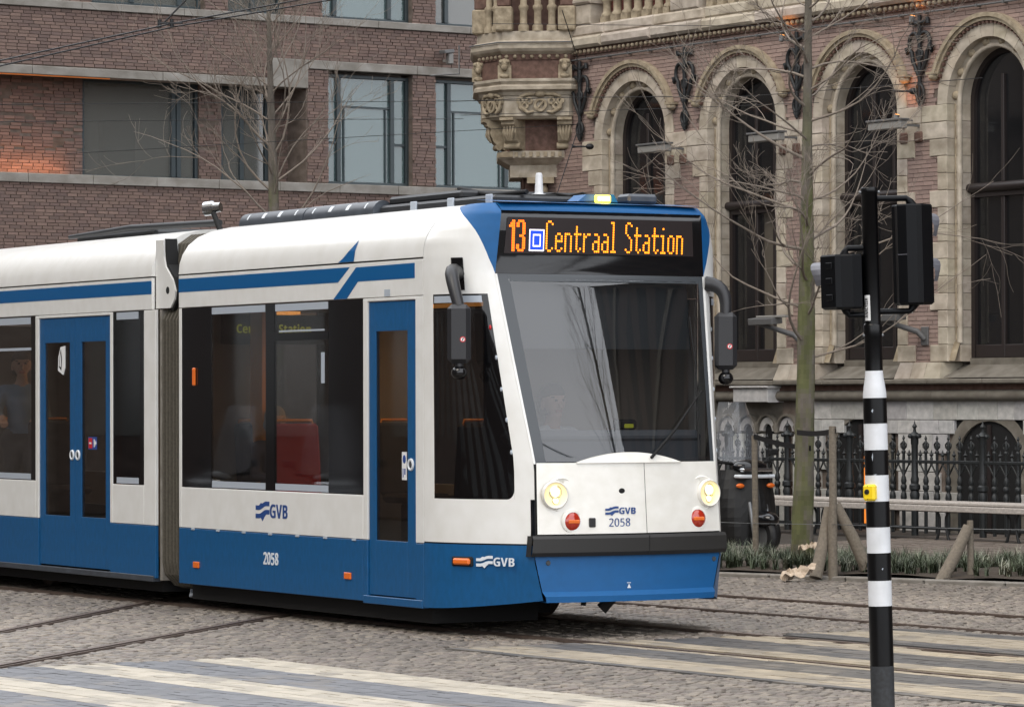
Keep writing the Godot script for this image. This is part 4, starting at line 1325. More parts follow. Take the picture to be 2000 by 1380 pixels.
	office_window(B, 3.60, 6.0, 8.19, 10.0, -0.14, [3.9], M.pane_pale, M.room_grey, 0.0)
	office_window(B, -3.1, -1.0, 8.19, 10.0, -0.14, [-2.3, -1.4], M.pane_pale, M.room_teal, 0.0)
	office_window(B, -0.55, 0.55, 8.19, 10.0, -0.14, [0.0], M.pane_pale, M.room_dark, 0.0)
	# a desk lamp globe and a dark cupboard seen inside
	m = MB.new()
	m.ball(Vector3(1.98, 5.75, -0.75), 0.13, 16)
	obj("lamp_globe", m, M.blind, B)
	box_obj("cupboard", Vector3(-2.45, 5.3, -1.0), Vector3(-1.85, 6.35, -0.8), M.room_dark, B)
	# warm lines of light in the loggia
	m = MB.new()
	m.box(Vector3(-12.0, 5.392, -0.43), Vector3(-3.32, 5.42, -0.38))
	obj("uplight_strip", m, M.warm_strip, B)
	m = MB.new()
	m.box(Vector3(-12.0, 6.966, -0.06), Vector3(-2.75, 6.979, -0.02))
	obj("soffit_light_strip", m, M.warm_strip, B)
	for q in [[-8.2, -3.32, 5.435, 1.7, PI / 2 - 0.5, -0.40], [-8.0, -2.75, 6.955, 0.15, -PI / 2, -0.1]]:
		var al := AreaLight3D.new()
		al.name = "loggia_light"
		al.area_size = Vector2(q[1] - q[0], 0.03)
		al.light_energy = q[3]
		al.light_color = Color(1.0, 0.64, 0.38)
		al.shadow_enabled = true
		al.transform = B.transform * Transform3D(Basis(Vector3.RIGHT, q[4]), Vector3((q[0] + q[1]) / 2, q[2], q[5]))
		add_child(al, true)
	# camera box on the wall
	var cb := thing("wall_camera", "small pale surveillance camera fixed to the brick office block", "camera", B.transform)
	m = MB.new()
	m.xf = Transform3D(Basis(Vector3.UP, 0.3) * Basis(Vector3.BACK, 0.12), Vector3(3.70, 7.72, 0.2))
	m.cbox(Vector3(-0.13, -0.03, -0.07), Vector3(0.14, 0.035, 0.07), 0.012)
	obj("hood", m, M.lamp_grey, cb)
	m = MB.new()
	m.xf = Transform3D(Basis.IDENTITY, Vector3(3.76, 7.63, 0.18))
	m.cbox(Vector3(-0.04, -0.12, -0.05), Vector3(0.07, 0.07, 0.05), 0.015)
	obj("body", m, M.lamp_white, cb)
	box_obj("arm", Vector3(3.74, 7.55, 0.0), Vector3(3.80, 7.60, 0.16), M.lamp_white, cb)

func office_window(B: Node, u0: float, u1: float, y0: float, y1: float, z: float, bars: Array, pane: Material, room: Material, rail: float):
	var w := Node3D.new()
	w.name = "window"
	B.add_child(w, true)
	var fw := 0.055
	for q in [[u0, u0 + fw, y0, y1], [u1 - fw, u1, y0, y1], [u0 + fw, u1 - fw, y0, y0 + fw], [u0 + fw, u1 - fw, y1 - fw, y1]]:
		box_obj("frame", Vector3(q[0], q[2], z - 0.06), Vector3(q[1], q[3], z + 0.03), M.frame_slate, w, 0.006)
	for b in bars:
		box_obj("mullion", Vector3(b - 0.04, y0 + fw, z - 0.07), Vector3(b + 0.04, y1 - fw, z + 0.04), M.frame_slate, w, 0.006)
	if rail > 0.0:
		box_obj("rail", Vector3(bars[0] + 0.04, rail - 0.015, z - 0.03), Vector3(bars[-1] - 0.04, rail + 0.015, z + 0.012), M.frame_slate, w)
		for b in [bars[0] + 0.12, bars[-1] - 0.12]:
			box_obj("rail", Vector3(b - 0.012, y0 + fw, z - 0.03), Vector3(b + 0.012, rail - 0.02, z + 0.012), M.frame_slate, w)
	var edge := [u0 + fw]
	edge.append_array(bars)
	edge.append(u1 - fw)
	for i in edge.size() - 1:
		box_obj("pane", Vector3(edge[i] + 0.02, y0 + 0.03, z - 0.02), Vector3(edge[i + 1] - 0.02, y1 - 0.03, z - 0.014), pane, w)
		if i != 1 and y1 - y0 > 1.7 and edge[i + 1] - edge[i] < 0.6:
			box_obj("rail", Vector3(edge[i] + 0.03, lerpf(y0, y1, 0.37), z - 0.05), Vector3(edge[i + 1] - 0.03, lerpf(y0, y1, 0.37) + 0.04, z + 0.02), M.frame_slate, w)
	# the room behind
	var m := MB.new()
	var zb := z - 1.6
	m.quad(Vector3(u0, y0, zb), Vector3(u1, y0, zb), Vector3(u1, y1, zb), Vector3(u0, y1, zb), Vector3.BACK)
	m.quad(Vector3(u0, y0, zb), Vector3(u0, y1, zb), Vector3(u0, y1, z), Vector3(u0, y0, z), Vector3.RIGHT)
	m.quad(Vector3(u1, y0, zb), Vector3(u1, y1, zb), Vector3(u1, y1, z), Vector3(u1, y0, z), Vector3.LEFT)
	m.quad(Vector3(u0, y0, zb), Vector3(u1, y0, zb), Vector3(u1, y0, z), Vector3(u0, y0, z), Vector3.UP)
	m.quad(Vector3(u0, y1, zb), Vector3(u1, y1, zb), Vector3(u1, y1, z), Vector3(u0, y1, z), Vector3.DOWN)
	obj("room", m, room, w)
	if u1 - u0 > 1.4:
		box_obj("blind", Vector3(u0 + 0.3, y0 + 0.1, z - 0.30), Vector3(u1 - 0.35, y1 - 0.02, z - 0.29), M.blind if room == M.room_teal else M.room_grey, w)

# ---------------------------------------------------------------- ornate building with arched windows
const ARCHES := [-9.37, -6.74, -4.11, -1.48]
const SPRING := 5.5

func make_gothic():
	var at := Vector3(5.3, 0, -46.14) - BN * 1.8
	var G := thing("arcaded_building", "ornate brick and cream stone building with tall arched windows and corner oriel", "building", Transform3D(Basis(BDIR, Vector3.UP, BN), at))
	var cream := Color(0.72, 0.645, 0.54)
	var cream2 := Color(0.67, 0.60, 0.505)
	var m := MB.new()
	# brick
	var tones := [Color(0.42, 0.30, 0.258), Color(0.40, 0.288, 0.248), Color(0.44, 0.318, 0.272), Color(0.38, 0.272, 0.236)]
	var merged := MB.new()
	var singles := []
	var ok := func(x: float, y: float, hw: float) -> bool:
		for c in ARCHES:
			var dx: float = absf(x - c)
			if y < SPRING and dx < 0.93: return false
			if y >= SPRING and Vector2(dx, y - SPRING).length() < 1.0: return false
		return true
	lay_bricks(-11.9, 0.5, 2.18, 6.76, 0.0, 0.056, 0.21, 0.007, 0.007, ok, tones, singles, merged)
	var red := [Color(0.20, 0.060, 0.050), Color(0.17, 0.055, 0.048), Color(0.23, 0.075, 0.06)]
	lay_bricks(-11.2, 0.5, 7.22, 8.6, -0.30, 0.056, 0.21, 0.008, 0.008, func(_x, _y, _h): return true, red, [], merged)
	var bw := obj("brickwork", merged, M.brick_vc, G)
	bw.set_meta("kind", "stuff")
	add_singles(G, singles, M.brick_vc)
	# backing wall round the openings
	m = MB.new()
	var xs := [-12.0]
	for c in ARCHES: xs.append_array([c - 0.9, c + 0.9])
	xs.append(0.5)
	for i in range(0, xs.size(), 2): m.box(Vector3(xs[i], 0.0, -0.5), Vector3(xs[i + 1], 6.8, -0.012))
	for c in ARCHES:
		m.box(Vector3(c - 0.9, 0.0, -0.5), Vector3(c + 0.9, 2.0, -0.03))
		for k in 16:
			var a0 := PI * k / 16.0; var a1 := PI * (k + 1) / 16.0
			var p := PackedVector2Array([Vector2(c + 0.93 * cos(a0), SPRING + 0.93 * sin(a0)), Vector2(c + 0.93 * cos(a1), SPRING + 0.93 * sin(a1)), Vector2(clampf(c + 2.0 * cos(a1), c - 0.9, c + 0.9), 6.8 if sin(a1) > 0.3 else SPRING + 0.93 * sin(a1)), Vector2(clampf(c + 2.0 * cos(a0), c - 0.9, c + 0.9), 6.8 if sin(a0) > 0.3 else SPRING + 0.93 * sin(a0))])
			m.quad(Vector3(p[0].x, p[0].y, -0.02), Vector3(p[1].x, p[1].y, -0.02), Vector3(p[2].x, p[2].y, -0.02), Vector3(p[3].x, p[3].y, -0.02), Vector3.BACK)
	m.box(Vector3(-12.0, 6.8, -0.8), Vector3(0.5, 22.0, -0.32))
	m.box(Vector3(-12.0, 0.0, -6.0), Vector3(0.5, 22.0, -5.7))
	m.box(Vector3(-12.0, 0.0, -6.0), Vector3(-11.8, 22.0, -0.5))
	obj("wall", m, M.mortar_grey, G)
	# the long wing that runs on beside the camera
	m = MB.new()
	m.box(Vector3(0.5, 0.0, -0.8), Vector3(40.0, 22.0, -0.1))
	var unseen_wall := obj("mirrored_wall", m, M.mirrored_brick, G)
	for i in 15:
		for j in 4:
			var w := Vector3(2.0 + i * 2.6, 2.3 + j * 4.8, -0.1)
			box_obj("window", w, w + Vector3(1.3, 3.4, 0.03), M.gap_black, unseen_wall)
	for j in 4: box_obj("band", Vector3(0.5, 6.8 + j * 4.8, -0.1), Vector3(40.0, 7.1 + j * 4.8, 0.1), M.ledge_stone, unseen_wall)
	# windows
	for i in ARCHES.size(): arch_window(G, ARCHES[i], cream, cream2, i)
	# string course, beads, conduit
	var x := -11.3
	while x < 0.4:
		var e := minf(x + 1.25, 0.5)
		soft_box("string_course", Vector3(x + 0.003, 6.86, -0.3), Vector3(e - 0.003, 7.03, 0.14), M.stone_cream, G, vary(cream2), 0.04)
		soft_box("parapet_stone", Vector3(x + 0.003, 7.034, -0.3), Vector3(e - 0.003, 7.20, 0.07), M.stone_cream, G, vary(cream2), 0.03)
		x = e
	m = MB.new()
	m.box(Vector3(-11.2, 6.765, -0.1), Vector3(0.5, 6.856, 0.045))
	obj("bead_ground", m, M.carved_brown, G)
	m = MB.new()
	x = -11.1
	while x < 0.45:
		m.ball(Vector3(x, 6.81, 0.06), 0.033, 8)
		x += 0.112
	obj("bead_row", m, M.carved, G).set_meta("kind", "stuff")
	m = MB.new()
	m.tube([Vector3(-11.1, 6.70, 0.06), Vector3(0.5, 6.70, 0.06)], [0.014, 0.014], 8)
	x = -11.0
	while x < 0.45:
		m.box(Vector3(x, 6.682, 0.0), Vector3(x + 0.03, 6.72, 0.08))
		x += 0.52
	obj("conduit", m, M.lamp_grey, G)
	# colonnettes of the upper floor between pedestals
	for pd in [-10.75, -8.05, -5.43, -2.8, -0.2]:
		soft_box("pedestal", Vector3(pd - 0.34, 7.205, -0.28), Vector3(pd + 0.34, 7.50, 0.06), M.stone_cream, G, vary(cream2), 0.02)
		soft_box("pedestal_cap", Vector3(pd - 0.38, 7.503, -0.28), Vector3(pd + 0.38, 7.60, 0.10), M.stone_cream, G, vary(cream2), 0.03)
		soft_box("pedestal_shaft", Vector3(pd - 0.30, 7.603, -0.28), Vector3(pd + 0.30, 8.6, 0.02), M.carved_brown, G, Color.WHITE, 0.02)
	for sp in [[-10.3, -8.45], [-7.65, -5.85], [-5.05, -3.2], [-2.4, -0.6]]:
		var n := 7
		for k in n:
			var cx := lerpf(sp[0], sp[1], (k + 0.5) / n)
			m = MB.new()
			m.box(Vector3(cx - 0.075, 7.205, -0.16), Vector3(cx + 0.075, 7.30, -0.01))
			m.lathe([Vector2(0.085, 0.0), Vector2(0.085, 0.03), Vector2(0.06, 0.06), Vector2(0.062, 0.2), Vector2(0.08, 0.22), Vector2(0.08, 0.25), Vector2(0.06, 0.27), Vector2(0.058, 1.1)], 12, Vector3(cx, 7.30, -0.085))
			obj("colonnette", m, M.carved, G)
	# anchors of wrought iron on the piers
	for ax in [-10.70, -8.05, -5.43, -2.8]: wall_anchor(G, ax)
	# pier bases and the ledge
	for pd in [-10.75, -8.055, -5.425, -2.795, -0.1]:
		for k in 3:
			var b0: float = pd - 0.42 + k * 0.28
			m = MB.new()
			m.col = vary(cream2)
			var fl := 0.05 if k == 0 else 0.0
			var fr := 0.05 if k == 2 else 0.0
			m.quad(Vector3(b0 + 0.003 - fl, 1.99, 0.12), Vector3(b0 + 0.277 + fr, 1.99, 0.12), Vector3(b0 + 0.277, 2.20, 0.05), Vector3(b0 + 0.003, 2.20, 0.05), Vector3.BACK)
			m.quad(Vector3(b0 + 0.003 - fl, 1.99, 0.12), Vector3(b0 + 0.003, 2.20, 0.05), Vector3(b0 + 0.003, 2.20, -0.3), Vector3(b0 + 0.003 - fl, 1.99, -0.3), Vector3.LEFT)
			m.quad(Vector3(b0 + 0.277 + fr, 1.99, 0.12), Vector3(b0 + 0.277, 2.20, 0.05), Vector3(b0 + 0.277, 2.20, -0.3), Vector3(b0 + 0.277 + fr, 1.99, -0.3), Vector3.RIGHT)
			m.quad(Vector3(b0 + 0.003, 2.20, 0.05), Vector3(b0 + 0.277, 2.20, 0.05), Vector3(b0 + 0.277, 2.20, -0.02), Vector3(b0 + 0.003, 2.20, -0.02), Vector3.UP)
			obj("pier_base", m, M.stone_cream, G)
	x = -11.3
	while x < 0.45:
		var e := minf(x + 1.1, 0.5)
		m = MB.new()
		m.cbox(Vector3(x + 0.002, 1.92, -0.2), Vector3(e - 0.002, 1.985, 0.20), 0.015)
		obj("ledge", m, M.ledge_stone, G)
		m = MB.new()
		m.box(Vector3(x, 1.83, -0.2), Vector3(e, 1.918, 0.06))
		obj("ledge_frieze", m, M.carved_brown, G)
		m = MB.new()
		var pts := []
		m.tube([Vector3(x + 0.003, 1.775, 0.06), Vector3(e - 0.003, 1.775, 0.06)], [0.07, 0.07], 12)
		obj("roll_moulding", m, M.ledge_stone, G)
		x = e
	make_basement(G)
	make_oriel(G)
	make_wall_lamps(G)
	return G

func arch_window(G: Node, c: float, cream: Color, cream2: Color, idx: int):
	var m: MB
	# voussoirs
	var nv := 11
	for k in nv:
		m = MB.new()
		m.col = vary(cream)
		m.arc(c, SPRING, 0.80, 1.0, -0.14, 0.015, PI * k / nv + 0.004, PI * (k + 1) / nv - 0.004, 3)
		obj("voussoir", m, M.stone_cream, G)
	# hood mould with its dentils and stops
	m = MB.new()
	m.arc(c, SPRING, 1.045, 1.10, 0.0, 0.10, 0.36, PI - 0.36, 28)
	m.arc(c, SPRING, 1.0, 1.045, 0.0, 0.07, 0.36, PI - 0.36, 28)
	obj("hood_mould", m, M.carved, G)
	m = MB.new()
	for k in 30:
		var a := lerpf(0.38, PI - 0.38, k / 29.0)
		m.xf = Transform3D(Basis(Vector3.BACK, a), Vector3(c + cos(a) * 0.992, SPRING + sin(a) * 0.992, 0.0))
		m.box(Vector3(-0.028, -0.02, 0.0), Vector3(0.025, 0.02, 0.055))
	obj("dentil_row", m, M.carved_brown, G).set_meta("kind", "stuff")
	for s in [-1.0, 1.0]:
		m = MB.new()
		m.ball(Vector3(c + s * 1.02, SPRING + 0.36, 0.06), 0.065, 12, Vector3(1.2, 0.8, 1))
		m.box(Vector3(c + s * 1.02 - 0.09, SPRING + 0.39, 0.0), Vector3(c + s * 1.02 + 0.09, SPRING + 0.42, 0.12))
		obj("label_stop", m, M.carved, G)
	# recessed ring with bosses
	m = MB.new()
	m.col = cream2
	m.arc(c, SPRING, 0.70, 0.80, -0.33, -0.10, 0.0, PI, 24)
	obj("arch_ring", m, M.stone_cream, G)
	for k in 8:
		var a := PI * (k + 0.35) / 7.7
		m = MB.new()
		m.xf = Transform3D(Basis(Vector3.RIGHT, PI / 2), Vector3(c + cos(a) * 0.762, SPRING + sin(a) * 0.762, -0.10))
		m.lathe([Vector2(0, 0.05), Vector2(0.03, 0.045), Vector2(0.042, 0.035), Vector2(0.045, 0.03), Vector2(0.055, 0.02), Vector2(0.06, 0.0)], 14)
		obj("boss", m, M.carved, G)
	# roll moulding round the opening
	var pts := [Vector3(c - 0.70, 2.45, -0.11)]
	for k in 21: pts.append(Vector3(c - cos(PI * k / 20.0) * 0.70, SPRING + sin(PI * k / 20.0) * 0.70, -0.11))
	pts.append(Vector3(c + 0.70, 2.45, -0.11))
	var rad := []
	for p in pts: rad.append(0.034)
	m = MB.new()
	m.tube(pts, rad, 10)
	m.col = cream
	for i in m.c.size(): m.c[i] = cream
	obj("roll_moulding", m, M.stone_cream, G)
	m = MB.new()
	m.col = cream2
	m.arc(c, SPRING, 0.68, 0.70, -0.33, -0.12, 0.0, PI, 24)
	obj("reveal", m, M.stone_cream, G)
	# jambs course by course
	var course := (SPRING - 2.205) / 15.0
	for s in [-1.0, 1.0]:
		for k in 15:
			var y0 := 2.205 + k * course; var y1 := y0 + course
			y1 = minf(y1, SPRING)
			var wide := 1.16 if k % 3 == 0 else 1.0
			if k == 14 or k == 13: wide = 1.31
			var xa: float = c + s * 0.80; var xb: float = c + s * wide
			soft_box("quoin", Vector3(minf(xa, xb), y0 + 0.003, -0.14), Vector3(maxf(xa, xb), y1 - 0.003, 0.018 + rng.randf() * 0.006), M.stone_cream, G, vary(cream), 0.008)
			xa = c + s * 0.68; xb = c + s * 0.797
			soft_box("jamb_stone", Vector3(minf(xa, xb), y0 + 0.003, -0.33), Vector3(maxf(xa, xb), y1 - 0.003, -0.095), M.stone_cream, G, vary(cream2), 0.008)
		# thin vertical fillet in the recess and the stop at its foot
		m = MB.new()
		m.tube([Vector3(c + s * 0.765, 2.45, -0.095), Vector3(c + s * 0.765, SPRING, -0.095)], [0.012, 0.012], 8)
		obj("fillet", m, M.carved, G)
		m = MB.new()
		m.tri(Vector3(c + s * 0.80, 2.22, 0.0), Vector3(c + s * 0.68, 2.22, 0.0), Vector3(c + s * 0.74, 2.46, -0.09), Vector3.BACK)
		m.tri(Vector3(c + s * 0.80, 2.22, 0.0), Vector3(c + s * 0.74, 2.46, -0.09), Vector3(c + s * 0.80, 2.46, -0.09), Vector3(s, 0, 1))
		m.tri(Vector3(c + s * 0.68, 2.22, 0.0), Vector3(c + s * 0.68, 2.46, -0.09), Vector3(c + s * 0.74, 2.46, -0.09), Vector3(-s, 0, 1))
		obj("jamb_stop", m, M.carved, G)
	# sill
	m = MB.new()
	m.quad(Vector3(c - 0.8, 2.0, 0.10), Vector3(c + 0.8, 2.0, 0.10), Vector3(c + 0.8, 2.17, -0.26), Vector3(c - 0.8, 2.17, -0.26), Vector3(0, 1, 1))
	m.box(Vector3(c - 0.68, 2.10, -0.5), Vector3(c + 0.68, 2.25, -0.25))
	obj("sill", m, M.ledge_stone, G)
	# joinery
	var w := Node3D.new()
	w.name = "window"
	G.add_child(w, true)
	var z := -0.27
	m = MB.new()
	m.arc(c, SPRING, 0.61, 0.69, z - 0.08, z, 0.0, PI, 20)
	for s in [-1.0, 1.0]: m.box(Vector3(minf(c + s * 0.69, c + s * 0.61), 2.25, z - 0.08), Vector3(maxf(c + s * 0.69, c + s * 0.61), SPRING, z))
	obj("frame", m, M.wood_brown, w)
	m = MB.new()
	m.tube([Vector3(c - 0.67, 4.42, z + 0.03), Vector3(c + 0.67, 4.42, z + 0.03)], [0.06, 0.06], 10)
	m.box(Vector3(c - 0.61, 4.30, z - 0.06), Vector3(c + 0.61, 4.40, z + 0.02))
	obj("transom", m, M.wood_brown, w)
	for bx in [-0.06, 0.36]:
		box_obj("mullion", Vector3(c + bx - 0.035, 2.25, z - 0.07), Vector3(c + bx + 0.035, 4.3, z - 0.005), M.wood_brown, w, 0.008)
		box_obj("mullion", Vector3(c + bx - 0.03, 4.48, z - 0.07), Vector3(c + bx + 0.03, 5.85, z - 0.005), M.wood_brown, w, 0.008)
	box_obj("foot_rail", Vector3(c - 0.61, 2.25, z - 0.06), Vector3(c + 0.61, 2.42, z - 0.01), M.wood_brown, w, 0.01)
	m = MB.new()
	m.quad(Vector3(c - 0.61, 2.42, z - 0.05), Vector3(c + 0.61, 2.42, z - 0.05), Vector3(c + 0.61, 4.3, z - 0.05), Vector3(c - 0.61, 4.3, z - 0.05), Vector3.BACK)
	obj("pane", m, M.gothic_pane, w)
	var gp := PackedVector2Array([Vector2(c - 0.61, 4.42)])
	for k in 17: gp.append(Vector2(c - cos(PI * k / 16.0) * 0.62, SPRING + sin(PI * k / 16.0) * 0.62))
	gp.append(Vector2(c + 0.61, 4.42))
	m = MB.new()
	var ix := Geometry2D.triangulate_polygon(gp)
	for k in range(0, ix.size(), 3):
		m.tri(Vector3(gp[ix[k]].x, gp[ix[k]].y, z - 0.05), Vector3(gp[ix[k + 1]].x, gp[ix[k + 1]].y, z - 0.05), Vector3(gp[ix[k + 2]].x, gp[ix[k + 2]].y, z - 0.05), Vector3.BACK)
	obj("pane", m, M.gothic_pane, w)
	m = MB.new()
	for k in 5:
		var a := c + 0.40 + k * 0.035
		m.quad(Vector3(a, 2.42, z - 0.16 - 0.02 * (k % 2)), Vector3(a + 0.035, 2.42, z - 0.14 - 0.02 * ((k + 1) % 2)), Vector3(a + 0.035, 5.9, z - 0.14 - 0.02 * ((k + 1) % 2)), Vector3(a, 5.9, z - 0.16 - 0.02 * (k % 2)), Vector3.BACK)
	obj("curtain", m, M.curtain, w)
	if idx == 1:
		box_obj("blind", Vector3(c - 0.02, 2.42, z - 0.14), Vector3(c + 0.32, 4.3, z - 0.12), M.curtain_tan, w)
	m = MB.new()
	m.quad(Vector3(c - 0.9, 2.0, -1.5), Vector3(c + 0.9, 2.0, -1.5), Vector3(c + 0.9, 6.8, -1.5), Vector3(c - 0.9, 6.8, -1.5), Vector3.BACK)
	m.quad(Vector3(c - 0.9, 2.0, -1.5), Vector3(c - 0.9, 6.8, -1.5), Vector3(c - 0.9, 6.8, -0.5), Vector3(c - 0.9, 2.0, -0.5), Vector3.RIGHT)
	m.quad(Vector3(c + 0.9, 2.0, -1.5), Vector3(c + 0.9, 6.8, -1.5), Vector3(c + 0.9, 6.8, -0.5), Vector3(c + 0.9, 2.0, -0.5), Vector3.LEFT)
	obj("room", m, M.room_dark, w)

func wall_anchor(G: Node, x: float):
	var m := MB.new()
	var z := 0.045
	var line := func(p: Array, r: float):
		var pts := []; var rad := []
		for q in p: pts.append(Vector3(x + q[0], q[1], z)); rad.append(r)
		m.tube(pts, rad, 6)
	line.call([[0, 5.52], [0, 6.68]], 0.03)
	line.call([[-0.16, 6.60], [-0.05, 6.57], [0.05, 6.57], [0.16, 6.60]], 0.026)
	line.call([[-0.16, 6.64], [-0.17, 6.56]], 0.03); line.call([[0.16, 6.64], [0.17, 6.56]], 0.03)
	for s in [-1.0, 1.0]:
		var heart := []
		for k in 13:
			var a := PI * 1.35 * k / 12.0
			heart.append([s * (0.11 - 0.10 * cos(a)), 6.32 + 0.13 * sin(a)])
		heart.append([s * 0.14, 6.10]); heart.append([s * 0.04, 5.93]); heart.append([0.0, 5.88])
		line.call(heart, 0.028)
		line.call([[s * 0.20, 6.28], [s * 0.25, 6.20], [s * 0.27, 6.27]], 0.03)
		line.call([[0, 6.24], [s * 0.06, 6.20], [s * 0.04, 6.12], [0, 6.1]], 0.022)
		var loop := []
		for k in 9:
			var a := PI * k / 8.0
			loop.append([s * 0.075 * sin(a), 5.78 - 0.09 + 0.09 * cos(a)])
		line.call(loop, 0.024)
	line.call([[-0.06, 5.60], [0, 5.52], [0.06, 5.60]], 0.022)
	obj("wall_anchor", m, M.iron, G)

func make_basement(G: Node):
	var m: MB
	var grey := Color(0.60, 0.585, 0.56)
	var holes := [[-4.11, 0.56, 1.02, 0.46], [-1.48, 0.62, 0.95, 0.5]]
	var inside := func(x: float, y: float, hw: float, hh: float) -> bool:
		for h in holes:
			var dx: float = absf(x - h[0])
			if dx - hw * 0.8 < h[1] and y - hh * 0.8 < h[2]: return true
			if y >= h[2] - hh and pow(maxf(0, dx - hw * 0.55) / h[1], 2) + pow(maxf(0, y - h[2] - hh * 0.5) / h[3], 2) < 1.0: return true
		return false
	var row := 0
	var y := 0.02
	var hts := [0.26, 0.26, 0.25, 0.24, 0.25, 0.18, 0.25]
	for hgt in hts:
		var x := -5.36 - rng.randf() * 0.1
		while x < 0.5:
			var l := rng.randf_range(0.30, 0.56)
			var e := minf(x + l, 0.5)
			if not inside.call((x + e) / 2, y + hgt / 2, (e - x) / 2, hgt / 2):
				soft_box("ashlar_block", Vector3(maxf(x, -5.36) + 0.003, y + 0.003, -0.1), Vector3(e - 0.003, y + hgt - 0.003, 0.02 + rng.randf() * 0.008), M.stone_grey, G, vary(grey, 0.16), 0.006)
			x = e
		y += hgt
		row += 1
	for h in holes:
		m = MB.new()
		for k in 16:
			var a0 := PI * k / 16.0; var a1 := PI * (k + 1) / 16.0
			for q in [[1.0, 1.28]]:
				var P := func(a: float, f: float, zz: float) -> Vector3: return Vector3(h[0] + cos(a) * h[1] * f, h[2] + sin(a) * h[3] * f, zz)
				m.quad(P.call(a0, 1.0, 0.012), P.call(a1, 1.0, 0.012), P.call(a1, 1.3, 0.012), P.call(a0, 1.3, 0.012), Vector3.BACK)
				m.quad(P.call(a0, 1.0, 0.012), P.call(a1, 1.0, 0.012), P.call(a1, 1.0, -0.25), P.call(a0, 1.0, -0.25), Vector3(-cos(a0), -sin(a0), 0))
		for s in [-1.0, 1.0]:
			m.quad(Vector3(h[0] + s * h[1], 0, 0.012), Vector3(h[0] + s * h[1], h[2], 0.012), Vector3(h[0] + s * h[1], h[2], -0.25), Vector3(h[0] + s * h[1], 0, -0.25), Vector3(-s, 0, 0))
			m.quad(Vector3(h[0] + s * h[1], 0, 0.011), Vector3(h[0] + s * h[1] * 1.3, 0, 0.011), Vector3(h[0] + s * h[1] * 1.3, h[2], 0.011), Vector3(h[0] + s * h[1], h[2], 0.011), Vector3.BACK)
		obj("basement_arch", m, M.ledge_stone, G)
		m = MB.new()
		m.quad(Vector3(h[0] - 0.7, 0, -0.022), Vector3(h[0] + 0.7, 0, -0.022), Vector3(h[0] + 0.7, 1.6, -0.022), Vector3(h[0] - 0.7, 1.6, -0.022), Vector3.BACK)
		var bw := obj("basement_window", m, M.gap_black, G)
		box_obj("window_post", Vector3(h[0] - 0.05, 0, -0.021), Vector3(h[0] + 0.02, 1.4, 0.0), M.wood_brown, bw)
		if h[0] < -3.0:
			box_obj("lit_window", Vector3(h[0] + 0.05, 0.1, -0.018), Vector3(h[0] + 0.42, 0.98, -0.010), M.orange_window, bw)
	# little blind arcade left of it
	var fx := -7.9
	m = MB.new()
	m.box(Vector3(-11.5, 0.0, -0.1), Vector3(-5.37, 1.72, -0.02))
	obj("arcade_wall", m, M.ledge_stone, G)
	for k in 8:
		var c := -5.68 - k * 0.455
		m = MB.new()
		m.col = vary(grey)
		m.arc(c, 1.30, 0.10, 0.19, -0.06, 0.03, 0.0, PI, 12)
		obj("arcade_arch", m, M.stone_grey, G)
		m = MB.new()
		m.arc(c, 1.30, 0.205, 0.235, -0.06, 0.065, -0.1, PI + 0.1, 14)
		obj("arcade_hood", m, M.ledge_stone, G)
		m = MB.new()
		m.box(Vector3(c - 0.10, 0.3, -0.019), Vector3(c + 0.10, 1.30, -0.012))
		m.arc(c, 1.30, 0.0, 0.10, -0.019, -0.012, 0.0, PI, 12)
		obj("arcade_window", m, M.gap_black, G)
		soft_box("arcade_pier", Vector3(c + 0.105, 0.0, -0.1), Vector3(c + 0.35, 1.26, 0.03), M.stone_grey, G, vary(grey), 0.008)
		soft_box("arcade_panel", Vector3(c + 0.155, 0.55, 0.0), Vector3(c + 0.30, 1.12, 0.045), M.stone_grey, G, vary(grey), 0.012)
		m = MB.new()
		m.tube([Vector3(c + 0.2275, 1.28, 0.05), Vector3(c + 0.2275, 1.36, 0.06), Vector3(c + 0.2275, 1.42, 0.05)], [0.03, 0.05, 0.02], 8)
		obj("arcade_corbel", m, M.ledge_stone, G)
	for q in [[-6.62, -5.82], [-9.0, -8.2]]:
		soft_box("block_lintel", Vector3(q[0], 1.69, -0.1), Vector3(q[1], 1.88, 0.26), M.stone_grey, G, vary(grey), 0.01)
		soft_box("block_cap", Vector3(q[0] - 0.04, 1.883, -0.1), Vector3(q[1] + 0.04, 1.912, 0.30), M.stone_grey, G, vary(grey), 0.01)

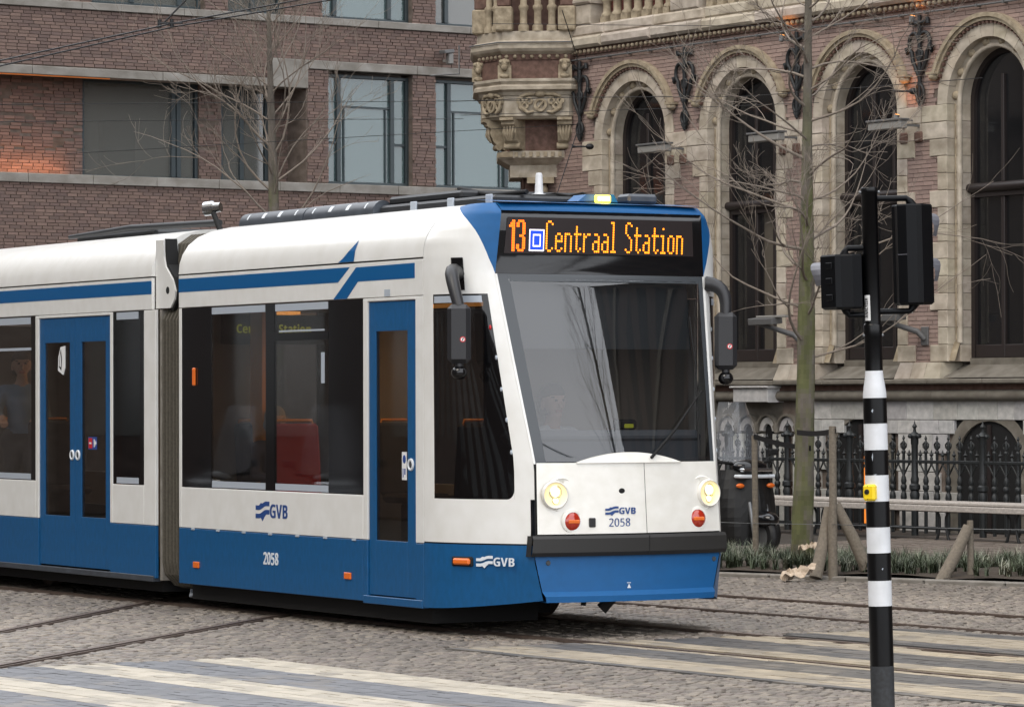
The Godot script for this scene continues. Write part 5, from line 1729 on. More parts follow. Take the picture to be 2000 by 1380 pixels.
func make_oriel(G: Node):
	# the corner bay: its own axes, x along its front face, z towards the street corner
	var o := Node3D.new()
	o.name = "oriel"
	var inv: Transform3D = G.transform.affine_inverse()
	var face := Vector3(-0.10, 0, 0.995).normalized()
	o.transform = inv * Transform3D(Basis(Vector3.UP.cross(face), Vector3.UP, face), Vector3(0.37, 0, -56.3))
	G.add_child(o, true)
	var cream := Color(0.64, 0.57, 0.47)
	var ring := func(e: float, y: float) -> Array:
		var a := 0.475 + 0.41 * e
		return [Vector3(-1.0 - e, y, -1.6), Vector3(-0.86 - e, y, -0.46), Vector3(-a, y, e), Vector3(a, y, e), Vector3(0.86 + e, y, -0.46), Vector3(1.0 + e, y, -1.6)]
	var layer := func(called: String, prof: Array, m0: Material, col := Color.WHITE):
		var m := MB.new()
		m.col = col
		for i in prof.size() - 1:
			var A: Array = ring.call(prof[i][0], prof[i][1]); var B: Array = ring.call(prof[i + 1][0], prof[i + 1][1])
			for k in 5: m.quad(A[k], A[k + 1], B[k + 1], B[k], (A[k] + A[k + 1]) * 0.5 - Vector3(0, 0, -1.2) - Vector3(0, A[k].y, 0) + Vector3(0, (prof[i][0] - prof[i + 1][0]) * 3.0, 0))
		for e in [0, prof.size() - 1]:
			var A: Array = ring.call(prof[e][0], prof[e][1])
			for k in range(1, 5): m.tri(A[0], A[k], A[k + 1] if k < 5 else A[0], Vector3.DOWN if e == 0 else Vector3.UP)
		return obj(called, m, m0, o)
	layer.call("oriel_head_block", [[-0.60, 4.6], [-0.60, 5.02]], M.carved_brown)
	layer.call("oriel_block", [[-0.42, 5.02], [-0.42, 5.20], [-0.36, 5.23]], M.stone_cream, cream)
	layer.call("oriel_dentil_course", [[-0.36, 5.23], [-0.30, 5.27], [-0.24, 5.30], [-0.24, 5.40]], M.stone_cream, cream)
	layer.call("oriel_corbel_wall", [[-0.34, 5.40], [-0.34, 5.86]], M.carved_brown)
	layer.call("oriel_frieze", [[-0.06, 5.86], [-0.03, 5.89], [0.0, 5.90], [0.0, 6.20]], M.stone_cream, cream)
	layer.call("oriel_moulding", [[0.02, 6.20], [0.05, 6.25], [0.12, 6.28], [0.12, 6.33], [0.08, 6.36], [0.12, 6.40], [0.12, 6.44]], M.stone_cream, cream)
	layer.call("oriel_brick_band", [[0.03, 6.44], [0.03, 6.72]], M.carved_brown)
	layer.call("oriel_bead_band", [[0.05, 6.72], [0.06, 6.80]], M.carved_brown)
	layer.call("oriel_cornice", [[0.06, 6.80], [0.13, 6.84], [0.16, 6.88], [0.16, 6.95], [0.10, 7.0]], M.stone_cream, cream)
	layer.call("oriel_parapet", [[0.06, 7.0], [0.06, 7.14]], M.stone_cream, cream)
	layer.call("oriel_core", [[-0.14, 7.14], [-0.14, 9.4]], M.carved_brown)
	# sides as segments for beads, brackets and colonnettes
	var along := func(e: float, y: float, seg: int, w: float) -> Vector3:
		var A: Array = ring.call(e, y)
		return A[seg].lerp(A[seg + 1], w)
	var m := MB.new()
	for seg in [1, 2]:
		var n := 6 if seg == 1 else 8
		for k in n: m.ball(along.call(0.06, 6.765, seg, (k + 0.5) / n), 0.032, 8)
	obj("oriel_beads", m, M.carved, o).set_meta("kind", "stuff")
	for q in [[2, 0.03, 1], [2, 0.93, 1], [1, 0.02, 1]]:
		var c: Vector3 = along.call(0.05, 6.6, q[0], q[1])
		m = MB.new()
		m.ball(c + Vector3(0, 0.06, 0.0), 0.09, 12, Vector3(1, 0.9, 0.8))
		m.ball(c + Vector3(0.0, 0.0, 0.06), 0.05, 10)
		m.ball(c + Vector3(-0.05, 0.09, 0.05), 0.035, 8); m.ball(c + Vector3(0.05, 0.09, 0.05), 0.035, 8)
		m.box(c + Vector3(-0.1, -0.16, -0.1), c + Vector3(0.1, 0.04, 0.02))
		m.ball(c + Vector3(0, -0.12, 0.03), 0.06, 10, Vector3(1.2, 0.6, 0.6))
		obj("carved_head", m, M.carved, o)
	for q in [[2, 0.56, 0.30], [1, 0.52, 0.22]]:
		m = MB.new()
		var c: Vector3 = along.call(0.0, 6.06, q[0], q[1])
		var out := Vector3(0, 0, 1) if q[0] == 2 else Vector3(-0.76, 0, 0.64)
		m.xf = Transform3D(Basis(Vector3.UP.cross(out), Vector3.UP, out), c)
		var r: float = q[2]
		m.arc(0, 0, 0.06, 0.10, 0.0, 0.05, 0, TAU, 20)
		m.ball(Vector3(0, 0.16, 0.03), 0.07, 10, Vector3(1.3, 0.8, 0.8))
		for s in [-1.0, 1.0]:
			for k in 3:
				m.arc(s * r * (0.55 + 0.22 * k), 0.06 - 0.07 * (k % 2), 0.025, 0.06, 0.0, 0.045, 0, TAU, 12)
			m.tube([Vector3(s * 0.1, -0.1, 0.02), Vector3(s * r * 0.6, -0.12, 0.04), Vector3(s * r, -0.04, 0.03), Vector3(s * r * 1.05, 0.08, 0.03)], [0.02, 0.03, 0.03, 0.02], 8)
			m.tube([Vector3(s * 0.06, 0.16, 0.02), Vector3(s * r * 0.7, 0.15, 0.05), Vector3(s * r, 0.12, 0.03)], [0.025, 0.03, 0.02], 8)
		m.tube([Vector3(-0.04, -0.06, 0.03), Vector3(0.05, 0.05, 0.05)], [0.018, 0.018], 6)
		obj("carved_cartouche", m, M.carved, o)
	for q in [[2, 0.03], [2, 0.93], [1, 0.05]]:
		m = MB.new()
		var c: Vector3 = along.call(0.0, 0.0, q[0], q[1])
		var out := Vector3(0.0 if q[0] == 2 else -0.6, 0, 1).normalized()
		if q[0] == 1: out = Vector3(-0.95, 0, 0.3)
		elif q[1] < 0.5: out = Vector3(-0.35, 0, 0.93)
		m.xf = Transform3D(Basis(Vector3.UP.cross(out), Vector3.UP, out), Vector3(c.x, 0, c.z) - out * 0.02)
		var pr := PackedVector2Array([Vector2(-0.45, 5.40), Vector2(-0.34, 5.40), Vector2(-0.22, 5.45), Vector2(-0.12, 5.55), Vector2(-0.07, 5.66), Vector2(-0.08, 5.74), Vector2(-0.02, 5.78), Vector2(-0.02, 5.82), Vector2(0.03, 5.84), Vector2(0.03, 5.88), Vector2(-0.45, 5.88)])
		m.xf = m.xf * Transform3D(Basis(Vector3(0, 0, 1), Vector3.UP, Vector3(-1, 0, 0)), Vector3.ZERO)
		m.extrude(pr, -0.11, 0.11)
		var bk := obj("scroll_bracket", m, M.carved, o)
		m = MB.new()
		m.xf = Transform3D(Basis(Vector3.UP.cross(out), Vector3.UP, out), Vector3(c.x, 0, c.z) - out * 0.02)
		for k in 4: m.tube([Vector3(-0.075 + k * 0.05, 5.76, -0.06), Vector3(-0.06 + k * 0.04, 5.64, -0.05), Vector3(-0.03 + k * 0.02, 5.54, -0.10)], [0.012, 0.026, 0.01], 8)
		m.tube([Vector3(-0.13, 5.47, -0.20), Vector3(0.13, 5.47, -0.20)], [0.05, 0.05], 12)
		obj("shell_carving", m, M.carved, bk)
	m = MB.new()
	for seg in [1, 2]:
		var n := 6 if seg == 1 else 7
		for k in n:
			var c: Vector3 = along.call(-0.235, 5.35, seg, (k + 0.5) / n)
			m.box(c - Vector3(0.025, 0.035, 0.03), c + Vector3(0.025, 0.035, 0.025))
	obj("oriel_dentils", m, M.carved, o).set_meta("kind", "stuff")
	# head corbel below
	m = MB.new()
	m.ball(Vector3(0.02, 4.83, -0.5), 0.11, 14, Vector3(0.9, 1.15, 0.9))
	m.ball(Vector3(0.02, 4.81, -0.38), 0.03, 8)
	m.box(Vector3(-0.18, 4.93, -0.8), Vector3(0.22, 5.018, -0.36))
	m.ball(Vector3(0.02, 4.68, -0.55), 0.08, 10, Vector3(1.2, 0.7, 1))
	obj("corbel_head", m, M.carved, o)
	# parapet posts and colonnettes
	for q in [[1, 0.0], [2, 0.0], [2, 0.98]]:
		var c: Vector3 = along.call(0.0, 7.14, q[0], q[1])
		box_obj("oriel_pedestal", c + Vector3(-0.13, 0, -0.13), c + Vector3(0.13, 0.36, 0.13), M.carved, o, 0.02)
		box_obj("oriel_post", c + Vector3(-0.10, 0.36, -0.10), c + Vector3(0.10, 1.9, 0.10), M.carved_brown, o, 0.02)
	for q in [[1, 0.35], [1, 0.68], [2, 0.30], [2, 0.52], [2, 0.74]]:
		var c: Vector3 = along.call(0.0, 7.14, q[0], q[1])
		m = MB.new()
		m.lathe([Vector2(0.08, 0.0), Vector2(0.08, 0.08), Vector2(0.055, 0.11), Vector2(0.055, 0.30), Vector2(0.075, 0.33), Vector2(0.075, 0.37), Vector2(0.05, 0.40), Vector2(0.05, 1.8)], 12, c)
		obj("colonnette", m, M.carved, o)
	m = MB.new()
	var pp := []
	for k in 3: pp.append(ring.call(0.18, 6.965)[k + 1])
	m.tube(pp, [0.012, 0.012, 0.012], 6)
	m.tube([pp[1] + Vector3(-0.62, 0.0, -0.4), pp[1] + Vector3(-0.62, -0.42, -0.4), pp[1] + Vector3(-1.05, -0.44, -0.4)], [0.014, 0.014, 0.014], 6)
	obj("oriel_conduit", m, M.lamp_grey, o)

func make_wall_lamps(G: Node3D):
	# bar lamps under the anchors
	var k := 0
	for q in [[-8.62, -7.95, 5.30, "pale bar lamp on the pier beside the oriel window"], [-5.98, -5.30, 5.30, "pale bar lamp on the pier behind the slender street tree"], [-3.36, -2.68, 5.30, "pale bar lamp on the warmly lit pier"]]:
		var t := thing("bar_lamp", q[3], "lamp", G.transform, "bar lamps on the piers")
		box_obj("housing", Vector3(q[0], q[2] - 0.10, 0.34), Vector3(q[1], q[2], 0.46), M.lamp_white, t, 0.01)
		box_obj("cap", Vector3(q[0] - 0.02, q[2] + 0.003, 0.32), Vector3(q[1] + 0.02, q[2] + 0.03, 0.48), M.lamp_grey, t, 0.005)
		for s in [0.3, 0.75]:
			var xx := lerpf(q[0], q[1], s)
			box_obj("bracket", Vector3(xx - 0.02, q[2] - 0.06, 0.0), Vector3(xx + 0.02, q[2] - 0.03, 0.35), M.lamp_grey, t)
			box_obj("rosette", Vector3(xx - 0.08, q[2] - 0.26, 0.0), Vector3(xx + 0.08, q[2] - 0.12, 0.05), M.carved_brown, t, 0.02)
		k += 1
	# warm spots: one washes the pier, others the cornice
	for q in [[-2.98, 5.36, 0.30, "small warm spot lamp shining up the pier", 0.25], [-5.55, 6.60, 0.22, "small warm spot lamp under the cornice behind the tree", 0.06], [-2.75, 6.62, 0.22, "small warm spot lamp under the cornice above the iron anchor", 0.06]]:
		var t := thing("spot_lamp", q[3], "lamp", G.transform * Transform3D(Basis.IDENTITY, Vector3(q[0], q[1], q[2])))
		var m := MB.new()
		m.tube([Vector3(0, -0.05, 0), Vector3(0, 0.03, -0.02)], [0.03, 0.04], 10)
		obj("housing", m, M.lamp_grey, t)
		m = MB.new()
		m.tube([Vector3(0, 0.031, -0.02), Vector3(0, 0.036, -0.021)], [0.034, 0.034], 10)
		obj("lamp_lens", m, M.warm_lamp, t)
		box_obj("bracket", Vector3(-0.01, -0.04, -q[2]), Vector3(0.01, -0.02, 0.0), M.lamp_grey, t)
		var sp := SpotLight3D.new()
		sp.name = "spot_lamp_light"
		sp.light_color = Color(1.0, 0.62, 0.28)
		sp.light_energy = q[4]
		sp.light_size = 0.04
		sp.spot_angle = 60.0
		sp.spot_range = 12.0
		sp.spot_attenuation = 2.0
		sp.shadow_enabled = true
		var from := t.transform * Vector3(0, 0.06, -0.02)
		sp.transform = Transform3D(Basis.looking_at(G.transform.basis * Vector3(0.05, 1.0, -0.35)), from)
		add_child(sp, true)
	# flat lamps on long arms lower down
	for q in [[-5.75, "grey flat lamp on a bent arm behind the tree trunk"], [-3.1, "grey flat lamp on a bent arm behind the striped pole"]]:
		var t := thing("arm_lamp", q[1], "lamp", G.transform * Transform3D(Basis.IDENTITY, Vector3(q[0], 2.72, 0)), "arm lamps low on the facade")
		var m := MB.new()
		m.tube([Vector3(0.35, -0.22, 0.02), Vector3(0.30, -0.12, 0.10), Vector3(0.0, 0.02, 0.42), Vector3(-0.12, 0.06, 0.5)], [0.035, 0.04, 0.03, 0.03], 8)
		obj("arm", m, M.lamp_grey, t)
		box_obj("wall_plate", Vector3(0.28, -0.30, 0.0), Vector3(0.42, -0.06, 0.025), M.lamp_grey, t, 0.005)
		m = MB.new()
		m.xf = Transform3D(Basis(Vector3.RIGHT, 0.12), Vector3(-0.12, 0.07, 0.5))
		m.cbox(Vector3(-0.05, -0.06, -0.16), Vector3(0.5, 0.03, 0.02), 0.008)
		obj("head", m, M.lamp_grey, t)
		m = MB.new()
		m.cbox(Vector3(-0.05, 0.105, 0.40), Vector3(0.60, 0.135, 0.47), 0.006)
		obj("white_edge", m, M.lamp_white, t)

# ---------------------------------------------------------------- street
const PDIR := Vector3(0.84173905, 0, -0.53988459)

func pq(p: float, q: float, y := 0.0) -> Vector3:
	return PDIR * p + BDIR * q + Vector3(0, y, 0)

func seen(v: Vector3, margin := 0.5) -> bool:
	var d := -v.z
	return d > 18.5 and d < 60.0 and absf(v.x) < d * 0.1345 + margin

func zebra_tone(p: float, q: float) -> int:
	# 1 light, 2 dark, 0 no crossing
	if q < -22.65: return 0
	for b in [[9.2, 9.75, 2], [9.75, 10.3, 1], [10.3, 10.87, 2], [10.87, 11.35, 1], [11.35, 11.9, 2], [11.9, 12.48, 1], [14.02, 14.12, 2], [14.12, 14.58, 1], [14.58, 15.12, 2], [15.12, 15.68, 1], [15.68, 16.25, 2], [16.25, 16.85, 1], [16.85, 17.15, 2], [17.15, 17.8, 1], [17.8, 18.1, 2]]:
		if p >= b[0] and p < b[1]: return b[2]
	return 0

func make_ground():
	var m := MB.new()
	m.quad(Vector3(-90, -0.03, 40), Vector3(90, -0.03, 40), Vector3(90, -0.03, -140), Vector3(-90, -0.03, -140), Vector3.UP)
	var road := structure("road", m, M.road_joint)
	# setts in fans, and in rows beside the rails: a domed stone per place
	var s := MB.new()
	var h := 0.5
	for k in 4:
		var a := [Vector3(-h, 0, -h), Vector3(h, 0, -h), Vector3(h, 0, h), Vector3(-h, 0, h)]
		var A: Vector3 = a[k]; var B: Vector3 = a[(k + 1) % 4]
		var A2 := A * 0.72 + Vector3(0, 0.022, 0); var B2 := B * 0.72 + Vector3(0, 0.022, 0)
		var na := (A.normalized() * 0.6 + Vector3.UP).normalized(); var nb := (B.normalized() * 0.6 + Vector3.UP).normalized()
		s.quad(A, B, B + Vector3(0, -0.04, 0), A + Vector3(0, -0.04, 0), A + B)
		s.tn(A, B, B2, na, nb, Vector3.UP); s.tn(A, B2, A2, na, Vector3.UP, Vector3.UP)
		s.tn(A2, B2, Vector3(0, 0.028, 0), Vector3.UP, Vector3.UP, Vector3.UP)
	var places := []
	var tints := []
	var tones := [Color(0.225, 0.193, 0.160), Color(0.265, 0.228, 0.188), Color(0.17, 0.145, 0.122), Color(0.31, 0.262, 0.212), Color(0.235, 0.196, 0.168)]
	var step := 0.092
	var i0 := int(4.0 / step); var i1 := int(34.0 / step)
	for i in range(i0, i1):
		var p := i * step
		var q := -40.0
		while q < -13.0:
			q += step
			var pp := p + rng.randf_range(-0.008, 0.008)
			# rows bend into segments 1.45 m wide
			var w := fposmod(pp + 0.3, 1.45) / 1.45 * 2.0 - 1.0
			var bend := 0.42 * (1.0 - w * w)
			var fan := p > 8.0 and p < 14.3
			var qq := q + (bend if fan else 0.0) + (step * 0.5 if i % 2 == 0 else 0.0)
			var at := pq(pp, qq)
			if not seen(at, 0.3) or at.z < -38.6: continue
			if kerb_side(at) > 0.0: continue
			if zebra_tone(pp, qq) > 0: continue
			if near_rail(at): continue
			var turn := atan2(0.84, 0.54) + (atan(-1.16 * w) if fan else 0.0) * 0.5 + rng.randf_range(-0.12, 0.12)
			var b := Basis(Vector3.UP, turn) * Basis.from_scale(Vector3(step * rng.randf_range(0.8, 0.95), 1.0, step * rng.randf_range(0.8, 0.95)))
			b = Basis(Vector3.RIGHT, rng.randf_range(-0.055, 0.055)) * Basis(Vector3.BACK, rng.randf_range(-0.055, 0.055)) * b
			places.append(Transform3D(b, at + Vector3(0, rng.randf_range(-0.034, -0.023), 0)))
			var patch := 0.82 + 0.36 * (noise.get_noise_2d(at.x * 9.0, at.z * 9.0) + 0.5)
			var t: Color = tones[rng.randi() % tones.size()] * patch
			t.a = 1.0
			tints.append(t)
	scatter("cobble_setts", s, places, tints, M.sett).set_meta("kind", "stuff")
	# crossing: bricks laid flat, light and dark
	var bm := MB.new()
	bm.stone(Vector3(-0.5, -0.5, -0.03), Vector3(0.5, 0.5, 0.006), 0.004)
	var near := []
	places = []; tints = []
	var p2 := 9.2
	var row := 0
	while p2 < 18.1:
		var q := -22.6 - (0.1 if row % 2 else 0.0)
		while q < -14.0:
			var z := zebra_tone(p2 + 0.05, maxf(q + 0.1, -22.64))
			var at := pq(p2 + 0.05, q + 0.1)
			if z > 0 and seen(at, 0.4) and not near_rail(at):
				var c := Color(0.56, 0.50, 0.40) if z == 1 else Color(0.165, 0.170, 0.185)
				if z == 2 and p2 > 13.5: c = Color(0.115, 0.110, 0.106)
				if z == 1 and p2 > 13.5: c = Color(0.45, 0.38, 0.28)
				var f := rng.randf_range(0.8, 1.12)
				var wear := noise.get_noise_2d(at.x * 70.0, at.z * 35.0)
				if wear > (0.12 if p2 > 13.5 else 0.3) and rng.randf() < 0.7: c = c.lerp(Color(0.24, 0.215, 0.185), 0.5)
				c = Color(c.r * f, c.g * f, c.b * f)
				# x of the brick along the course, y across it, z up
				var b := Basis(BDIR, PDIR, Vector3.UP) * Basis.from_scale(Vector3(0.198, 0.096, 1.0))
				if b.determinant() < 0: b = Basis(-BDIR, PDIR, Vector3.UP) * Basis.from_scale(Vector3(0.198, 0.096, 1.0))
				var xf := Transform3D(b, at + Vector3(0, rng.randf_range(-0.003, 0.001), 0))
				if at.z > -23.6 and near.size() < 300: near.append([xf, c])
				else: places.append(xf); tints.append(c)
			q += 0.2
		p2 += 0.098
		row += 1
	var cross := scatter("crossing_bricks", bm, places, tints, M.sett)
	remove_child(cross)
	road.add_child(cross)
	cross.set_meta("kind", "stuff")
	var shared := {}
	for e in near:
		var key := "%d" % int(e[1].g * 60.0)
		if not shared.has(key):
			var b2 := MB.new()
			b2.col = e[1]
			b2.stone(Vector3(-0.5, -0.5, -0.03), Vector3(0.5, 0.5, 0.006), 0.004)
			shared[key] = b2.mesh()
		var o := obj("paving_brick", shared[key], M.sett, road)
		o.transform = e[0]
	make_rails()
	make_planting()

func scatter(called: String, shape: MB, places: Array, tints: Array, m: Material) -> MultiMeshInstance3D:
	var mm := MultiMesh.new()
	mm.transform_format = MultiMesh.TRANSFORM_3D
	mm.use_colors = true
	mm.mesh = shape.mesh()
	mm.instance_count = places.size()
	for i in places.size():
		mm.set_instance_transform(i, places[i])
		mm.set_instance_color(i, tints[i])
	var o := MultiMeshInstance3D.new()
	o.multimesh = mm
	o.material_override = m
	o.name = called
	add_child(o)
	return o

func kerb_side(v: Vector3) -> float:
	# above zero beyond the edge of the carriageway
	var a := Vector2(2.1, -37.56); var b := Vector2(4.34, -35.68)
	var d := (b - a).normalized()
	return (Vector2(v.x, v.z) - a).dot(Vector2(d.y, -d.x))

const RAILS := [
	[Vector2(-4.6, -24.6), Vector2(-3.85, -28.86), Vector2(-3.13, -33.01), Vector2(-2.4, -36.0)],
	[Vector2(-4.1, -22.2), Vector2(-3.35, -25.15), Vector2(-1.96, -30.62), Vector2(-0.9, -34.0)]]

func rail_lines() -> Array:
	var out := []
	for r in RAILS: out.append(r)
	for p in [15.26, 16.7, 18.42, 19.86]:
		var a := pq(p, -40.0); var b := pq(p, -14.0)
		out.append([Vector2(a.x, a.z), Vector2(b.x, b.z)])
	return out

func near_rail(v: Vector3) -> bool:
	for r in rail_cache:
		for i in r.size() - 1:
			var c := Geometry2D.get_closest_point_to_segment(Vector2(v.x, v.z), r[i], r[i + 1])
			if c.distance_to(Vector2(v.x, v.z)) < 0.10: return true
	return false

var rail_cache := []

func make_rails():
	for r in rail_cache:
		var m := MB.new()
		var gm := MB.new()
		for i in r.size() - 1:
			var a := Vector3(r[i].x, 0, r[i].y); var b := Vector3(r[i + 1].x, 0, r[i + 1].y)
			var d := (b - a).normalized()
			var x := Vector3(-d.z, 0, d.x)
			var strip := func(mb: MB, o0: float, o1: float, y: float):
				mb.quad(a + x * o0 + Vector3(0, y, 0), b + x * o0 + Vector3(0, y, 0), b + x * o1 + Vector3(0, y, 0), a + x * o1 + Vector3(0, y, 0), Vector3.UP)
			var wall := func(mb: MB, o: float, y0: float, y1: float):
				mb.quad(a + x * o + Vector3(0, y0, 0), b + x * o + Vector3(0, y0, 0), b + x * o + Vector3(0, y1, 0), a + x * o + Vector3(0, y1, 0), x)
			strip.call(m, -0.028, 0.028, 0.006); wall.call(m, -0.028, -0.03, 0.006); wall.call(m, 0.028, -0.03, 0.006)
			strip.call(m, 0.068, 0.084, 0.004); wall.call(m, 0.068, -0.03, 0.004); wall.call(m, 0.084, -0.03, 0.004)
			strip.call(gm, 0.028, 0.068, -0.024)
			strip.call(gm, -0.045, -0.028, -0.012)
			strip.call(gm, 0.084, 0.098, -0.012)
		var o := structure("tram_rail", m, M.rail_steel)
		obj("flange_groove", gm, M.groove, o)

func make_planting():
	var m := MB.new()
	# pavement beyond the planting
	var a := Vector3(2.1, 0, -37.56); var d := Vector3(2.24, 0, 1.88).normalized(); var back := Vector3(d.z, 0, -d.x)
	m.quad(a - d * 8 + Vector3(0, 0.02, 0), a + d * 8 + Vector3(0, 0.02, 0), a + d * 8 + back * 24 + Vector3(0, 0.02, 0), a - d * 8 + back * 24 + Vector3(0, 0.02, 0), Vector3.UP)
	var pav := structure("pavement", m, M.road_joint)
	var bm := MB.new()
	bm.stone(Vector3(-0.5, -0.5, -0.03), Vector3(0.5, 0.5, 0.006), 0.004)
	var places := []; var tints := []
	for i in 60:
		for j in 190:
			var at := a + d * (-4.0 + i * 0.2 + (0.1 if j % 2 else 0.0)) + back * (2.4 + j * 0.1)
			if not seen(at, 0.4) or at.z < -50.0 or at.x < 1.5: continue
			var f := rng.randf_range(0.75, 1.15)
			places.append(Transform3D(Basis(d, back, Vector3.UP) * Basis.from_scale(Vector3(0.195, 0.095, 1)), at + Vector3(0, 0.024 + rng.randf_range(-0.004, 0.002), 0)))
			tints.append(Color(0.235 * f, 0.195 * f, 0.165 * f))
	scatter("pavement_bricks", bm, places, tints, M.sett).set_meta("kind", "stuff")
	# flat edging stones on the street side, raised kerb behind the bed
	for k in 14:
		var b := MB.new()
		b.xf = Transform3D(Basis(d, Vector3.UP, -back), a + d * (-4.0 + k * 0.9))
		b.cbox(Vector3(0.004, -0.05, -0.13), Vector3(0.896, 0.035, 0.0), 0.012)
		obj("edging_stone", b, M.kerb_stone, pav)
		b = MB.new()
		b.xf = Transform3D(Basis(d, Vector3.UP, -back), a + d * (-4.0 + k * 0.9) + back * 2.3)
		b.cbox(Vector3(0.004, -0.05, -0.1), Vector3(0.896, 0.10, 0.0), 0.012)
		obj("kerb_stone", b, M.kerb_stone, pav)
	m = MB.new()
	for i in 24:
		for j in 8:
			var f := func(u: float, w: float) -> Vector3:
				var q := a + d * (-4.0 + u * 0.5) + back * (0.14 + w * 0.255)
				return q + Vector3(0, 0.05 + 0.05 * noise.get_noise_2d(q.x * 60, q.z * 60) + 0.05 * sin(PI * w / 8.0), 0)
			m.quad(f.call(i, j), f.call(i + 1, j), f.call(i + 1, j + 1), f.call(i, j + 1), Vector3.UP)
	structure("planting_bed_soil", m, M.soil)
	# grassy tufts
	var t := MB.new()
	var r2 := RandomNumberGenerator.new()
	r2.seed = 5
	for k in 34:
		var az := r2.randf() * TAU
		var len := r2.randf_range(0.16, 0.34)
		var lean := r2.randf_range(0.25, 0.95)
		var dir := Vector3(cos(az), 0, sin(az)); var side := Vector3(-sin(az), 0, cos(az)) * r2.randf_range(0.005, 0.009)
		var f := r2.randf_range(0.6, 1.35)
		t.col = Color(f, f * (1.0 + r2.randf_range(-0.06, 0.08)), f * r2.randf_range(0.85, 1.1))
		var prev := Vector3(r2.randf_range(-0.04, 0.04), 0, r2.randf_range(-0.04, 0.04))
		for e in 5:
			var w := (e + 1) / 5.0
			var nx := prev + (dir * lean * (0.35 + 1.5 * w * w) + Vector3.UP * (1.25 - 1.9 * w * w * lean)).normalized() * len / 5.0
			var s0 := side * (1.0 - 0.8 * (w - 0.2)); var s1 := side * (1.0 - 0.95 * w)
			var nn := (dir * -0.3 + Vector3.UP).normalized()
			t.tn(prev - s0, prev + s0, nx + s1, nn, nn, nn); t.tn(prev - s0, nx + s1, nx - s1, nn, nn, nn)
			prev = nx
	places = []; tints = []
	for k in 1500:
		var at := a + d * rng.randf_range(-3.2, 5.0) + back * rng.randf_range(0.22, 2.15)
		if not seen(at, 0.6): continue
		if noise.get_noise_2d(at.x * 40, at.z * 40) < -0.08: continue
		var sc := rng.randf_range(0.45, 0.8)
		places.append(Transform3D(Basis(Vector3.UP, rng.randf() * TAU).scaled(Vector3.ONE * sc), at + Vector3(0, 0.07, 0)))
		var g := rng.randf_range(0.7, 1.3)
		tints.append(Color(0.085 * g, 0.108 * g, 0.066 * g) if rng.randf() < 0.75 else Color(0.27 * g, 0.275 * g, 0.215 * g))
	var gr := scatter("border_grass", t, places, tints, M.plant_leaf)
	tag(gr, "grey-green grassy tufts filling the bed under the slender tree", "grass")
	gr.set_meta("kind", "stuff")

# ---------------------------------------------------------------- trees
func grow(m: MB, from: Vector3, dir: Vector3, len: float, r: float, depth: int, up: float, rr: RandomNumberGenerator):
	var n := 9 if depth > 1 else 6
	var pts := [from]; var rad := [r]
	var d := dir.normalized()
	var p := from
	var bend := Vector3(rr.randf_range(-1, 1), rr.randf_range(-0.6, 1), rr.randf_range(-1, 1)) * 0.16
	for i in n:
		if rr.randf() < 0.3: bend = Vector3(rr.randf_range(-1, 1), rr.randf_range(-0.8, 1), rr.randf_range(-1, 1)) * 0.2
		d = (d + bend + Vector3(rr.randf_range(-1, 1), rr.randf_range(-1, 1), rr.randf_range(-1, 1)) * 0.10 + Vector3.UP * up * 0.08).normalized()
		p += d * len / n
		pts.append(p); rad.append(maxf(0.0022, r * (1.0 - 0.84 * (i + 1) / n)))
	m.tube(pts, rad, 5 if depth > 1 else (4 if depth == 1 else 3), false)
	if depth == 0: return
	var kids := 4 if depth >= 2 else 3
	for k in kids:
		var i := 1 + int(rr.randf() * (n - 1))
		var a: Vector3 = pts[i]
		var ax := (pts[i] - pts[i - 1]).normalized() as Vector3
		var side := ax.cross(Vector3(rr.randf_range(-1, 1), rr.randf_range(-1, 1), rr.randf_range(-1, 1))).normalized()
		grow(m, a, ax * rr.randf_range(0.8, 1.2) + side * rr.randf_range(0.35, 0.75), len * rr.randf_range(0.35, 0.62), rad[i] * 0.6, depth - 1, up, rr)

